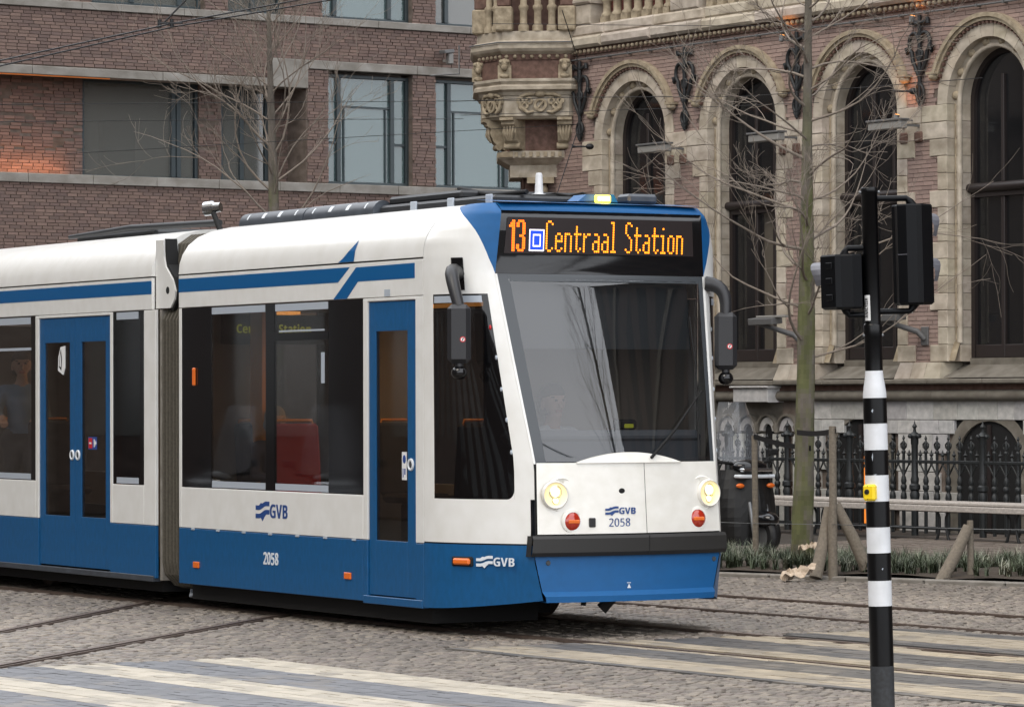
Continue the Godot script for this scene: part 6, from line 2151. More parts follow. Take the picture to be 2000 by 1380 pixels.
func make_tree(label: String, at: Vector3, trunk: Array, radii: Array, first: float, n_limbs: int, lean: float, reach: float, up: float, seed_: int, moss: float):
	var t := thing("street_tree", label, "tree", Transform3D(Basis.IDENTITY, at))
	var rr := RandomNumberGenerator.new()
	rr.seed = seed_
	var m := MB.new()
	# trunk: a bumpy tube, coloured bark and moss in patches
	var n := 170
	var sides := 20
	var cv := Curve3D.new()
	for p in trunk: cv.add_point(p)
	var ring := func(i: int) -> Array:
		var w := float(i) / n
		var c := cv.sample_baked(cv.get_baked_length() * w)
		var r := table(c.y, radii[0], radii[1])
		var out := []
		for k in sides:
			var a := TAU * k / sides
			var b := 1.0 + 0.09 * noise.get_noise_3d(cos(a) * 60, c.y * 90, sin(a) * 60 + seed_) + 0.07 * noise.get_noise_3d(cos(a) * 200, c.y * 320, sin(a) * 200)
			out.append(c + Vector3(cos(a), 0, sin(a)) * r * b)
		return out
	for i in n:
		var A: Array = ring.call(i); var B: Array = ring.call(i + 1)
		for k in sides:
			var l := (k + 1) % sides
			var mid: Vector3 = (A[k] + B[l]) * 0.5
			var g := clampf(noise.get_noise_3d(mid.x * 260, mid.y * 110, mid.z * 260) * 1.8 + moss, 0.0, 1.0)
			var dark := 0.9 + 0.4 * noise.get_noise_3d(mid.x * 300, mid.y * 160 + 70, mid.z * 300)
			m.col = Color(0.27, 0.235, 0.20).lerp(Color(0.225, 0.235, 0.10), g * clampf((5.2 - mid.y) / 1.5, 0.15, 1.0)) * dark * rr.randf_range(0.94, 1.06)
			m.col.a = 1.0
			var na := Vector3(cos(TAU * k / sides), 0, sin(TAU * k / sides)); var nb := Vector3(cos(TAU * l / sides), 0, sin(TAU * l / sides))
			m.tn(A[k], A[l], B[l], na, nb, nb); m.tn(A[k], B[l], B[k], na, nb, na)
	obj("trunk", m, M.bark, t)
	m = MB.new()
	var top: float = trunk[-1].y
	for k in n_limbs:
		var w := (k + rr.randf()) / n_limbs
		var y := lerpf(first, top, pow(w, 0.9))
		var c := cv.sample_baked(cv.get_baked_length() * (y - trunk[0].y) / (top - trunk[0].y))
		var az := k * 2.399 + rr.randf_range(-0.4, 0.4)
		var r := table(y, radii[0], radii[1])
		var out := Vector3(cos(az), 0, sin(az))
		var len: float = reach * rr.randf_range(0.65, 1.1) * (1.0 - 0.45 * w)
		grow(m, c + out * r * 0.5, out + Vector3.UP * lean * rr.randf_range(0.6, 1.3), len, minf(r * 0.30, 0.016) * rr.randf_range(0.7, 1.2), 3 if k % 2 else 2, up, rr)
	obj("crown", m, M.twig, t)

# ---------------------------------------------------------------- things in the street
func make_traffic_light():
	var lean := 0.0235
	var T := thing("traffic_light", "black and white striped traffic light pole with two dark signal heads", "traffic light", Transform3D(Basis(Vector3.BACK, lean), Vector3(1.893, 0, -19.6)))
	var m: MB
	var bands := [[0.0, 0.365, "pole_base"], [0.365, 0.67, "pole_black"], [0.67, 0.80, "pole_white"], [0.80, 0.94, "pole_black"], [0.94, 1.072, "pole_white"], [1.072, 1.203, "pole_black"], [1.203, 1.337, "pole_white"], [1.337, 1.465, "pole_black"], [1.465, 1.60, "pole_white"], [1.60, 1.73, "pole_black"]]
	for b in bands:
		m = MB.new()
		m.lathe([Vector2(0.0, b[0] + 0.0005), Vector2(0.0605, b[0] + 0.0005), Vector2(0.0605, b[1] - 0.0005), Vector2(0.0, b[1] - 0.0005)], 40)
		obj("stripe_band", m, M[b[2]], T)
	m = MB.new()
	m.lathe([Vector2(0.0, 1.7305), Vector2(0.0605, 1.7305), Vector2(0.0600, 1.752), Vector2(0.055, 1.79), Vector2(0.0475, 1.835), Vector2(0.0455, 1.869), Vector2(0, 1.869)], 40)
	obj("stripe_band", m, M.pole_white, T)
	m = MB.new()
	m.lathe([Vector2(0.045, 1.8695), Vector2(0.045, 2.035), Vector2(0.047, 2.04), Vector2(0.048, 2.10), Vector2(0.045, 2.108), Vector2(0.0415, 2.11), Vector2(0.0415, 2.775), Vector2(0.0435, 2.777), Vector2(0.0435, 2.80), Vector2(0.040, 2.805), Vector2(0, 2.805)], 36)
	obj("mast", m, M.pole_black, T)
	# heads: centre x, z, half width, half depth, bottom, top, turn, visors, arm side
	for h in [[-0.128, 0.0, 0.112, 0.085, 2.185, 2.465, 0.62, [2.35], 1.0], [0.205, -0.03, 0.100, 0.08, 2.20, 2.715, -0.62, [2.59, 2.36], -1.0]]:
		var g := Node3D.new()
		g.name = "signal_head"
		T.add_child(g, true)
		var face := Basis(Vector3.UP, h[6])
		m = MB.new()
		m.xf = Transform3D(face, Vector3(h[0], 0, h[1]))
		var w: float = h[2] - 0.012
		var d: float = h[3]
		var pr := PackedVector2Array([Vector2(-w, -d), Vector2(w, -d), Vector2(w, d * 0.35), Vector2(w * 0.72, d * 0.5), Vector2(w * 0.3, d), Vector2(-w * 0.3, d), Vector2(-w * 0.72, d * 0.5), Vector2(-w, d * 0.35)])
		for i in pr.size():
			var a := pr[i]; var b := pr[(i + 1) % pr.size()]
			var o := Vector3(b.y - a.y, 0, -(b.x - a.x))
			m.quad(Vector3(a.x, h[4] + 0.012, a.y), Vector3(b.x, h[4] + 0.012, b.y), Vector3(b.x, h[5] - 0.008, b.y), Vector3(a.x, h[5] - 0.008, a.y), o)
			var A := a * 0.94; var B := b * 0.94
			m.quad(Vector3(a.x, h[5] - 0.008, a.y), Vector3(b.x, h[5] - 0.008, b.y), Vector3(B.x, h[5], B.y), Vector3(A.x, h[5], A.y), o + Vector3.UP * 0.3)
			m.tri(Vector3(0, h[5], 0), Vector3(A.x, h[5], A.y), Vector3(B.x, h[5], B.y), Vector3.UP)
			m.quad(Vector3(a.x, h[4] + 0.012, a.y), Vector3(b.x, h[4] + 0.012, b.y), Vector3(B.x * 0.92, h[4], B.y * 0.92), Vector3(A.x * 0.92, h[4], A.y * 0.92), o - Vector3.UP * 0.3)
			m.tri(Vector3(0, h[4], 0), Vector3(A.x * 0.92, h[4], A.y * 0.92), Vector3(B.x * 0.92, h[4], B.y * 0.92), Vector3.DOWN)
		obj("housing", m, M.signal_black, g)
		for vy in h[7]:
			m = MB.new()
			m.xf = Transform3D(face, Vector3(h[0], vy, h[1]))
			# visor: a half shell over the lens on the far face
			for i in 12:
				for j in 6:
					var P := func(a: float, b: float) -> Vector3: return Vector3(-cos(a) * 0.098 * (1.0 - 0.25 * sin(b)), sin(a) * 0.085, -d - 0.16 * sin(b) * (0.5 + 0.5 * maxf(0.0, sin(a))))
					var a0 := PI * (-0.15 + 1.3 * i / 12.0); var a1 := PI * (-0.15 + 1.3 * (i + 1) / 12.0)
					var b0 := PI / 2 * j / 6.0; var b1 := PI / 2 * (j + 1) / 6.0
					m.quad(P.call(a0, b0), P.call(a1, b0), P.call(a1, b1), P.call(a0, b1), Vector3(-cos(a0), sin(a0), 0))
			obj("visor", m, M.visor_grey, g)
			m = MB.new()
			m.xf = Transform3D(face * Basis(Vector3.RIGHT, -PI / 2), Vector3(h[0], vy, h[1]) + face * Vector3(0, 0, -d))
			m.lathe([Vector2(0, 0.012), Vector2(0.04, 0.01), Vector2(0.066, 0.002), Vector2(0.07, 0.0)], 20)
			obj("lens", m, M.gap_black, g)
		for hy in [0.22, 0.52, 0.8]:
			m = MB.new()
			m.xf = Transform3D(face, Vector3(h[0], lerpf(h[4], h[5], hy), h[1]))
			m.cbox(Vector3(-w - 0.006, -0.016, -d * 0.5), Vector3(-w + 0.004, 0.016, d * 0.1), 0.003)
			obj("hinge", m, M.signal_black, g)
		if h[7].size() > 1:
			m = MB.new()
			m.xf = Transform3D(face, Vector3(h[0], lerpf(h[4], h[5], 0.5), h[1]))
			m.box(Vector3(-w * 0.3, -0.002, d), Vector3(w * 0.3, 0.002, d + 0.003))
			obj("seam", m, M.visor_grey, g)
		for y in [h[5] + 0.032, h[4] - 0.03]:
			m = MB.new()
			var s: float = 1.0 if y > h[5] else -1.0
			var hx: float = h[0]
			m.tube([Vector3(0, y, 0), Vector3(hx * 0.93, y, h[1]), Vector3(hx * 1.02, y - s * 0.02, h[1]), Vector3(hx * 1.08, y - s * 0.045, h[1])], [0.016, 0.016, 0.022, 0.028], 10)
			obj("bracket", m, M.signal_black, g)
	for y in [2.78, 2.05]:
		for s in [-1.0, 1.0]:
			m = MB.new()
			m.ball(Vector3(s * 0.047, y, 0.01), 0.009, 8)
			obj("bolt", m, M.grey_metal, T)
	for q in [[1.665, 1.25, 0.006, 0.010], [1.43, 1.15, 0.004, 0.022], [1.34, 1.35, 0.012, 0.003], [0.86, 1.75, 0.005, 0.006]]:
		m = MB.new()
		var cn := Vector3(-cos(q[1]) * 0.0607, q[0], sin(q[1]) * 0.0607)
		var tx := Vector3(sin(q[1]), 0, cos(q[1]))
		m.quad(cn - tx * q[2], cn + Vector3(0, -q[3], 0), cn + tx * q[2] * 0.8 + Vector3(0, 0.002, 0), cn + Vector3(0, q[3], 0) + tx * 0.002, cn * Vector3(1, 0, 1))
		obj("paint_chip", m, M.etched, T)
	# button box
	var bb := Node3D.new()
	bb.name = "push_button"
	bb.transform = Transform3D(Basis(Vector3.UP, -0.5), Vector3(-0.040, 1.25, 0.052))
	T.add_child(bb, true)
	box_obj("box", Vector3(-0.032, -0.042, -0.02), Vector3(0.032, 0.042, 0.028), M.button_yellow, bb, 0.01)
	m = MB.new()
	m.xf = Transform3D(Basis(Vector3.RIGHT, PI / 2), Vector3(-0.008, 0.004, 0.028))
	m.lathe([Vector2(0, 0.006), Vector2(0.012, 0.005), Vector2(0.014, 0.0)], 16)
	obj("knob", m, M.gap_black, bb)
	for s in [-1.0, 1.0]:
		m = MB.new()
		m.ball(Vector3(-0.004, s * 0.033, 0.028), 0.003, 6)
		obj("screw", m, M.gap_black, bb)
	# sticker bent round the mast
	m = MB.new()
	for i in 6:
		var a0 := lerpf(1.9, 2.75, i / 6.0); var a1 := lerpf(1.9, 2.75, (i + 1) / 6.0)
		var y0 := 2.125; var y1 := 2.255
		m.quad(Vector3(cos(a0), 0, sin(a0)) * 0.0425 + Vector3(0, y0, 0), Vector3(cos(a1), 0, sin(a1)) * 0.0425 + Vector3(0, y0, 0), Vector3(cos(a1) * 0.0425 - 0.001, y1, sin(a1) * 0.0425), Vector3(cos(a0) * 0.0425 - 0.001, y1, sin(a0) * 0.0425), Vector3(cos(a0), 0, sin(a0)))
	var st := obj("sticker", m, M.sticker_white, T)
	var n := Vector3(cos(2.42), 0, sin(2.42))
	text_obj("sticker_print", "ANALYZER", 0.027, 0.001, Transform3D(Basis(Vector3.UP.cross(n), Vector3.UP, n) * Basis(Vector3.BACK, PI / 2), n * 0.0435 + Vector3(0, 2.19, 0)), M.gap_black, st, true, 0.75)

func make_stakes():
	# round stakes, braces and rubber straps by the tree
	var tree := Vector3(2.905, 0, -38.2)
	var A := Vector3(3.07, 0, -36.8); var B := Vector3(2.49, 0, -39.3); var C := Vector3(4.33, 0, -36.3)
	var stake := func(label: String, at: Vector3, h: float, r: float, thick: float) -> Node3D:
		var t := thing("tree_stake", label, "stake", Transform3D(Basis(Vector3.BACK, rng.randf_range(-0.012, 0.012)), at), "stakes by the slender tree")
		var m := MB.new()
		m.tube([Vector3(0, -0.1, 0), Vector3(0.003, h * 0.5, 0), Vector3(0, h - 0.01, 0), Vector3(0, h, 0)], [r, r * 0.98, r * 0.95, r * 0.85], 12)
		obj("post", m, M.stake_wood, t)
		if thick > 0.0:
			m = MB.new()
			m.tube([Vector3(0, -0.05, 0), Vector3(0, thick, 0)], [r * 1.22, r * 1.15], 12)
			obj("sleeve", m, M.stake_wood, t)
		return t
	stake.call("tall round wooden stake in front of the tree with thicker foot", A, 1.47, 0.038, 0.62)
	stake.call("slim mossy wooden stake behind the tree beside the covered scooter", B, 1.36, 0.032, 0.0)
	stake.call("short weathered stake at the end of the grassy bed", C, 0.58, 0.032, 0.0)
	for q in [["thick log brace leaning left of the tall stake", Vector3(2.90, 0.02, -36.75), Vector3(3.05, 0.68, -36.95)], ["thick log brace leaning right of the tall stake", Vector3(3.40, 0.10, -36.85), Vector3(3.10, 0.72, -36.85)], ["thick log leaning on the short end stake", Vector3(4.02, -0.02, -36.15), Vector3(4.31, 0.52, -36.28)]]:
		var t := thing("log_brace", q[0], "log", Transform3D(Basis.IDENTITY, q[1]), "log braces in the grassy bed")
		var m := MB.new()
		var d: Vector3 = q[2] - q[1]
		m.tube([Vector3.ZERO, d * 0.5 + Vector3(0.01, 0.005, 0), d], [0.062, 0.058, 0.052], 12)
		obj("log", m, M.stake_wood, t)
	for q in [["black rubber strap from the mossy stake to the tree", B + Vector3(-0.02, 1.35, 0.03), tree + Vector3(0.06, 1.24, 0.12)], ["black rubber strap from the tree to the tall stake", tree + Vector3(-0.08, 1.40, 0.12), A + Vector3(0.03, 1.425, 0.05)]]:
		var t := thing("tree_strap", q[0], "strap", Transform3D(Basis.IDENTITY, q[1]))
		var m := MB.new()
		var d: Vector3 = q[2] - q[1]
		var up := Vector3(0, 0.026, 0)
		for i in 6:
			var a := d * (i / 6.0) + Vector3(0, -0.02 * sin(PI * i / 6.0), 0); var b := d * ((i + 1) / 6.0) + Vector3(0, -0.02 * sin(PI * (i + 1) / 6.0), 0)
			var z := Vector3(0, 0, 0.006)
			m.quad(a - up + z, b - up + z, b + up + z, a + up + z, Vector3.BACK)
			m.quad(a + up + z, b + up + z, b + up - z, a + up - z, Vector3.UP)
			m.quad(a - up - z, b - up - z, b + up - z, a + up - z, Vector3.FORWARD)
		obj("strap_band", m, M.strap, t)
	var w := thing("guard_wire", "thin wire strung between the stakes along the grassy bed", "wire", Transform3D(Basis.IDENTITY, B))
	var mm := MB.new()
	mm.tube([Vector3(-0.8, 0.50, 0.4), Vector3(0, 0.46, 0.035), A - B + Vector3(0, 0.53, 0.05), C - B + Vector3(0, 0.5, 0.05), C - B + Vector3(0.8, 0.5, 0.4)], [0.003, 0.003, 0.003, 0.003, 0.003], 5)
	obj("strand", mm, M.grey_metal, w)

func make_fence():
	var F := thing("iron_fence", "dark cast iron railing with pointed finials before the stone basement", "fence", Transform3D(Basis(BDIR, Vector3.UP, BN), Vector3(5.3, 0, -46.14) - BN * 0.9))
	var bal := MB.new()
	bal.lathe([Vector2(0.024, 0.05), Vector2(0.024, 0.42), Vector2(0.034, 0.45), Vector2(0.042, 0.50), Vector2(0.034, 0.55), Vector2(0.026, 0.56), Vector2(0.026, 0.585), Vector2(0.04, 0.60), Vector2(0.04, 0.645), Vector2(0.026, 0.66), Vector2(0.038, 0.70), Vector2(0.03, 0.745), Vector2(0.019, 0.77), Vector2(0.019, 1.04), Vector2(0.028, 1.06), Vector2(0.028, 1.075), Vector2(0.016, 1.09), Vector2(0.024, 1.11), Vector2(0.016, 1.20), Vector2(0.008, 1.215), Vector2(0.020, 1.235), Vector2(0.012, 1.255), Vector2(0.0, 1.28)], 10)
	for s in [-1.0, 1.0]: bal.tube([Vector3(s * 0.012, 1.10, 0), Vector3(s * 0.05, 1.13, 0), Vector3(s * 0.052, 1.165, 0), Vector3(s * 0.02, 1.19, 0)], [0.010, 0.012, 0.012, 0.008], 6)
	for s in [-1.0, 1.0]: bal.tube([Vector3(s * 0.01, 0.78, 0), Vector3(s * 0.06, 0.85, 0), Vector3(s * 0.112, 0.92, 0)], [0.012, 0.012, 0.010], 6)
	var bm := bal.mesh()
	var spike := MB.new()
	spike.lathe([Vector2(0.018, 0.90), Vector2(0.018, 1.0), Vector2(0.010, 1.01), Vector2(0.028, 1.035), Vector2(0.012, 1.055), Vector2(0.012, 1.065), Vector2(0.0, 1.10)], 8)
	for s in [-1.0, 1.0]: spike.ball(Vector3(s * 0.025, 1.035, 0), 0.013, 6)
	var sm := spike.mesh()
	var post := MB.new()
	post.lathe([Vector2(0.045, 0.0), Vector2(0.045, 0.42), Vector2(0.055, 0.47), Vector2(0.065, 0.53), Vector2(0.048, 0.58), Vector2(0.07, 0.60), Vector2(0.07, 0.65), Vector2(0.048, 0.67), Vector2(0.055, 0.72), Vector2(0.042, 0.76), Vector2(0.042, 1.15), Vector2(0.05, 1.17), Vector2(0.05, 1.24), Vector2(0.07, 1.27), Vector2(0.05, 1.30), Vector2(0.022, 1.32), Vector2(0.016, 1.36), Vector2(0.034, 1.385), Vector2(0.02, 1.41), Vector2(0.012, 1.42), Vector2(0.0, 1.47)], 12)
	for s in [-1.0, 1.0]:
		post.ball(Vector3(s * 0.075, 1.265, 0), 0.03, 8)
		post.ball(Vector3(0, 1.265, s * 0.075), 0.03, 8)
	var pm := post.mesh()
	var k := 0
	var x := -1.86 - 0.2217 * 36
	while x < 2.0:
		if k % 6 == 0:
			obj("post", pm, M.iron_fence, F).position = Vector3(x, 0, 0)
		else:
			obj("baluster", bm, M.iron_fence, F).position = Vector3(x, 0, 0)
		obj("spike", sm, M.iron_fence, F).position = Vector3(x + 0.111, 0, 0)
		x += 0.2217
		k += 1
	box_obj("top_rail", Vector3(-9.9, 0.925, -0.02), Vector3(2.1, 0.965, 0.02), M.iron_fence, F, 0.006)
	box_obj("bottom_rail", Vector3(-9.9, 0.10, -0.02), Vector3(2.1, 0.14, 0.02), M.iron_fence, F, 0.006)

func make_bench():
	var at := Vector3(5.3, 0, -46.14)
	var B := thing("park_bench", "long grey weathered plank bench with curved iron legs before the railing", "bench", Transform3D(Basis(BDIR, Vector3.UP, BN), at))
	for k in 3:
		var z0 := 0.10 - k * 0.135
		var b := box_obj("seat_plank", Vector3(-4.15, 0.45, z0 - 0.125), Vector3(2.3, 0.495, z0), M.bench_wood, B, 0.012)
	box_obj("front_board", Vector3(-4.15, 0.375, 0.085), Vector3(2.3, 0.447, 0.125), M.bench_wood, B, 0.008)
	for x in [-3.85, -2.65, -1.45, -0.2, 1.1, 2.1]:
		var g := Node3D.new()
		g.name = "leg_frame"
		B.add_child(g, true)
		for s in [-1.0, 1.0]:
			var m := MB.new()
			m.tube([Vector3(x + s * 0.13, 0.0, 0.0), Vector3(x + s * 0.10, 0.06, 0.0), Vector3(x + s * 0.055, 0.20, 0.0), Vector3(x + s * 0.06, 0.30, 0.0), Vector3(x + s * 0.12, 0.40, 0.0), Vector3(x + s * 0.20, 0.45, 0.0)], [0.022, 0.018, 0.016, 0.016, 0.018, 0.016], 8)
			obj("leg", m, M.iron, g)
		box_obj("foot_bar", Vector3(x - 0.14, 0.0, -0.02), Vector3(x + 0.14, 0.035, 0.02), M.iron, g, 0.005)

func make_scooter(label: String, xf: Transform3D):
	var S := thing("motor_scooter", label, "scooter", xf)
	var m := MB.new()
	# leg cover: a draped shell
	var P := func(u: float, w: float) -> Vector3:
		var a := PI * (u - 0.5) * 1.25
		var y := lerpf(0.14, 0.95, w)
		var r := lerpf(0.34, 0.26, w) + 0.05 * sin(w * PI) + 0.018 * sin(u * 23.0 + w * 4.0)
		return Vector3(sin(a) * r * 1.05, y, cos(a) * r)
	for i in 20:
		for j in 8: m.quad(P.call(i / 20.0, j / 8.0), P.call((i + 1) / 20.0, j / 8.0), P.call((i + 1) / 20.0, (j + 1) / 8.0), P.call(i / 20.0, (j + 1) / 8.0), P.call((i + 0.5) / 20.0, 0.5) - Vector3(0, 0.5, 0))
	obj("leg_cover", m, M.cover_black, S)
	m = MB.new()
	m.ball(Vector3(0, 0.98, 0.16), 0.2, 16, Vector3(1.1, 0.42, 0.7))
	obj("front_cowl", m, M.black_gloss, S)
	m = MB.new()
	m.cbox(Vector3(-0.2, 0.93, 0.24), Vector3(0.2, 0.97, 0.33), 0.015)
	obj("headlamp", m, M.chrome, S)
	m = MB.new()
	m.tube([Vector3(-0.36, 1.04, 0.02), Vector3(-0.2, 1.02, 0.08), Vector3(0.2, 1.02, 0.08), Vector3(0.36, 1.04, 0.02)], [0.018, 0.018, 0.018, 0.018], 8)
	obj("handlebar", m, M.gap_black, S)
	for s in [-1.0, 1.0]:
		m = MB.new()
		m.cbox(Vector3(s * 0.42 - 0.06, 1.10, 0.0), Vector3(s * 0.42 + 0.06, 1.17, 0.03), 0.012)
		m.tube([Vector3(s * 0.28, 1.03, 0.04), Vector3(s * 0.42, 1.12, 0.02)], [0.008, 0.008], 6)
		obj("mirror", m, M.gap_black, S)
	m = MB.new()
	var Q := func(u: float, w: float) -> Vector3:
		var x := (u - 0.5) * 2.0
		return Vector3(x * lerpf(0.30, 0.17, w * w), lerpf(1.02, 1.68, w), 0.16 - 0.18 * x * x - 0.16 * w)
	for i in 12:
		for j in 10: m.quad(Q.call(i / 12.0, j / 10.0), Q.call((i + 1) / 12.0, j / 10.0), Q.call((i + 1) / 12.0, (j + 1) / 10.0), Q.call(i / 12.0, (j + 1) / 10.0), Vector3.BACK)
	obj("windscreen", m, M.screen_clear, S)
	for z in [0.42, -0.85]:
		var wh := MB.new()
		wh.xf = Transform3D(Basis(Vector3.BACK, PI / 2), Vector3(0, 0.23, z))
		wh.lathe([Vector2(0.12, -0.04), Vector2(0.2, -0.05), Vector2(0.225, -0.03), Vector2(0.23, 0.0), Vector2(0.225, 0.03), Vector2(0.2, 0.05), Vector2(0.12, 0.04)], 24)
		var o := obj("wheel", wh, M.strap, S)
		wh = MB.new()
		wh.xf = Transform3D(Basis(Vector3.BACK, PI / 2), Vector3(0, 0.23, z))
		wh.lathe([Vector2(0, 0.03), Vector2(0.12, 0.03), Vector2(0.12, -0.03), Vector2(0, -0.03)], 16)
		obj("rim", wh, M.grey_metal, o)
	m = MB.new()
	m.cbox(Vector3(-0.17, 0.35, -1.0), Vector3(0.17, 0.72, -0.25), 0.06)
	m.cbox(Vector3(-0.15, 0.72, -0.95), Vector3(0.15, 0.82, -0.28), 0.05)
	m.box(Vector3(-0.14, 0.22, -0.4), Vector3(0.14, 0.32, 0.3))
	obj("body", m, M.cover_black, S)
	m = MB.new()
	m.cbox(Vector3(-0.24, 0.86, 0.20), Vector3(0.24, 0.90, 0.31), 0.012)
	obj("trim_strip", m, M.letter_white, S)
	for s in [-1.0, 1.0]:
		m = MB.new()
		m.ball(Vector3(s * 0.2, 0.78, 0.27), 0.04, 10, Vector3(1.4, 0.7, 0.6))
		obj("indicator", m, M.amber, S)
		m = MB.new()
		m.tube([Vector3(s * 0.12, 0.23, 0.42), Vector3(s * 0.10, 0.6, 0.30)], [0.022, 0.026], 8)
		obj("fork", m, M.grey_metal, S)
	m = MB.new()
	m.ball(Vector3(0, 0.42, 0.44), 0.16, 14, Vector3(0.8, 0.6, 1.3))
	obj("mudguard", m, M.black_gloss, S)
	m = MB.new()
	m.ball(Vector3(0.30, 0.25, 0.12), 0.18, 12, Vector3(0.6, 1.1, 0.8))
	obj("cover_flap", m, M.cover_black, S)

func make_litter():
	for q in [["crumpled brown paper lying at the foot of the log brace", Vector3(2.72, 0.045, -36.55), 0.15, 9], ["pale paper scrap caught in the grass behind the brace", Vector3(2.92, 0.25, -37.9), 0.09, 14]]:
		var m := MB.new()
		var f := FastNoiseLite.new()
		f.seed = q[3]
		f.frequency = 0.35
		var P := func(i: int, j: int) -> Vector3:
			var x := (i / 9.0 - 0.5) * 2.0; var z := (j / 9.0 - 0.5) * 2.0
			var n := f.get_noise_2d(i * 2.1, j * 2.1); var n2 := f.get_noise_2d(i * 2.3 + 50, j * 2.3)
			return Vector3(x * q[2] * (1.0 + n2 * 0.4), q[2] * (0.35 + 0.75 * n + 0.25 * x - 0.25 * absf(z)) + 0.01, z * q[2] * 0.8 + n2 * 0.04)
		for i in 9:
			for j in 9:
				m.tri(P.call(i, j), P.call(i + 1, j), P.call(i + 1, j + 1), Vector3.UP); m.tri(P.call(i, j), P.call(i + 1, j + 1), P.call(i, j + 1), Vector3.UP)
		var o := obj("paper_litter", m, M.paper)
		o.position = q[1]
		tag(o, q[0], "litter")

func at_px(x: float, y: float, d: float) -> Vector3:
	# the point d metres in front of the camera that the photograph shows at (x, y)
	var cam: Camera3D = get_node("camera")
	return cam.transform * Vector3((x - 1000.0) / 7500.0 * d, -(y - 690.0) / 7500.0 * d, -d)

func make_wires():
	var list := [
		["upper of two overhead tram wires before the brick office block", [[-60, 131, 34], [330, 47, 38], [700, -22, 42]], 0.008],
		["lower of two overhead tram wires before the brick office block", [[-60, 142, 34], [340, 52, 38], [760, -20, 42]], 0.008],
		["slanting hanger wire meeting the overhead tram wires", [[372, -10, 38], [318, 46, 38]], 0.009],
		["topmost span wire crossing the loggia", [[-40, 204, 44], [520, 200, 46], [1030, 196, 52]], 0.004],
		["middle span wire crossing the loggia", [[-40, 238, 44], [420, 234, 46], [905, 232, 50]], 0.004],
		["lowest span wire crossing the loggia", [[130, 300, 44], [560, 275, 47], [1135, 242, 54]], 0.004],
		["span wire passing before the oriel to the arched windows", [[880, 198, 48], [1100, 190, 50], [1460, 188, 50], [1920, 152, 47]], 0.005],
		["span wire tied to the pier beside the oriel", [[900, 225, 50], [1200, 215, 52], [1400, 208, 51], [1600, 200, 50]], 0.004],
		["guy wire running down from the oriel behind the tram roof", [[1098, 20, 54], [1127, 110, 55], [1131, 245, 55], [1086, 385, 53]], 0.007],
		["thin wire high across the parapet", [[960, 46, 50], [1330, 50, 50], [1910, 52, 47]], 0.004]]
	for w in list:
		var m := MB.new()
		var pts := []; var rad := []
		var base := at_px(w[1][0][0], w[1][0][1], w[1][0][2])
		for q in w[1]: pts.append(at_px(q[0], q[1], q[2]) - base); rad.append(w[2])
		m.tube(pts, rad, 5)
		var o := obj("overhead_wire", m, M.wire)
		o.position = base
		tag(o, w[0], "wire", "overhead wires")
	for q in [["tram contact wire running on over the track towards the camera", 0.0, 5.6, 0.0, 5.6], ["span wire crossing above the track ahead of the tram", 8.0, 6.2, -9.0, 7.4]]:
		var mw := MB.new()
		var o2: MeshInstance3D
		if q[1] == 0.0: mw.tube([Vector3.ZERO, FWD * 22.0 + Vector3(0, -0.1, 0), FWD * 40.0], [0.01, 0.01, 0.01], 5)
		else: mw.tube([TRAM_SIDE * 8.0, Vector3(0, -0.9, 0), TRAM_SIDE * -14.0 + Vector3(0, 1.0, 0)], [0.01, 0.01, 0.01], 5)
		o2 = obj("overhead_wire", mw, M.wire)
		o2.position = TRAM_AT + FWD * (q[1] + 1.5) + Vector3(0, q[2], 0)
		tag(o2, q[0], "wire", "overhead wires")
	var cl := thing("wire_clamp", "small dark clamp joining the overhead tram wires", "clamp", Transform3D(Basis.IDENTITY, at_px(325, 46, 38)))
	box_obj("plate", Vector3(-0.09, -0.005, -0.02), Vector3(0.16, 0.012, 0.02), M.wire, cl, 0.003)
	var m2 := MB.new()
	for x in [-0.07, 0.05]: m2.tube([Vector3(x, -0.04, 0), Vector3(x, 0.04, 0)], [0.02, 0.02], 8)
	obj("insulator", m2, M.wire, cl)
	# strain insulators on the pier
	for q in [["round insulator with wire tied to the warmly lit pier", 1784, 178, 49.3], ["small insulator tied to the pier beside the oriel", 1152, 286, 55.0]]:
		var t := thing("strain_insulator", q[0], "insulator", Transform3D(Basis.IDENTITY, at_px(q[1], q[2], q[3])))
		m2 = MB.new()
		m2.ball(Vector3.ZERO, 0.055, 12, Vector3(1.1, 0.8, 1))
		m2.tube([Vector3(-0.02, 0, 0), Vector3(-0.2, 0.0, 0.0), Vector3(-0.26, 0.004, 0)], [0.012, 0.012, 0.03], 8)
		obj("body", m2, M.wire, t)

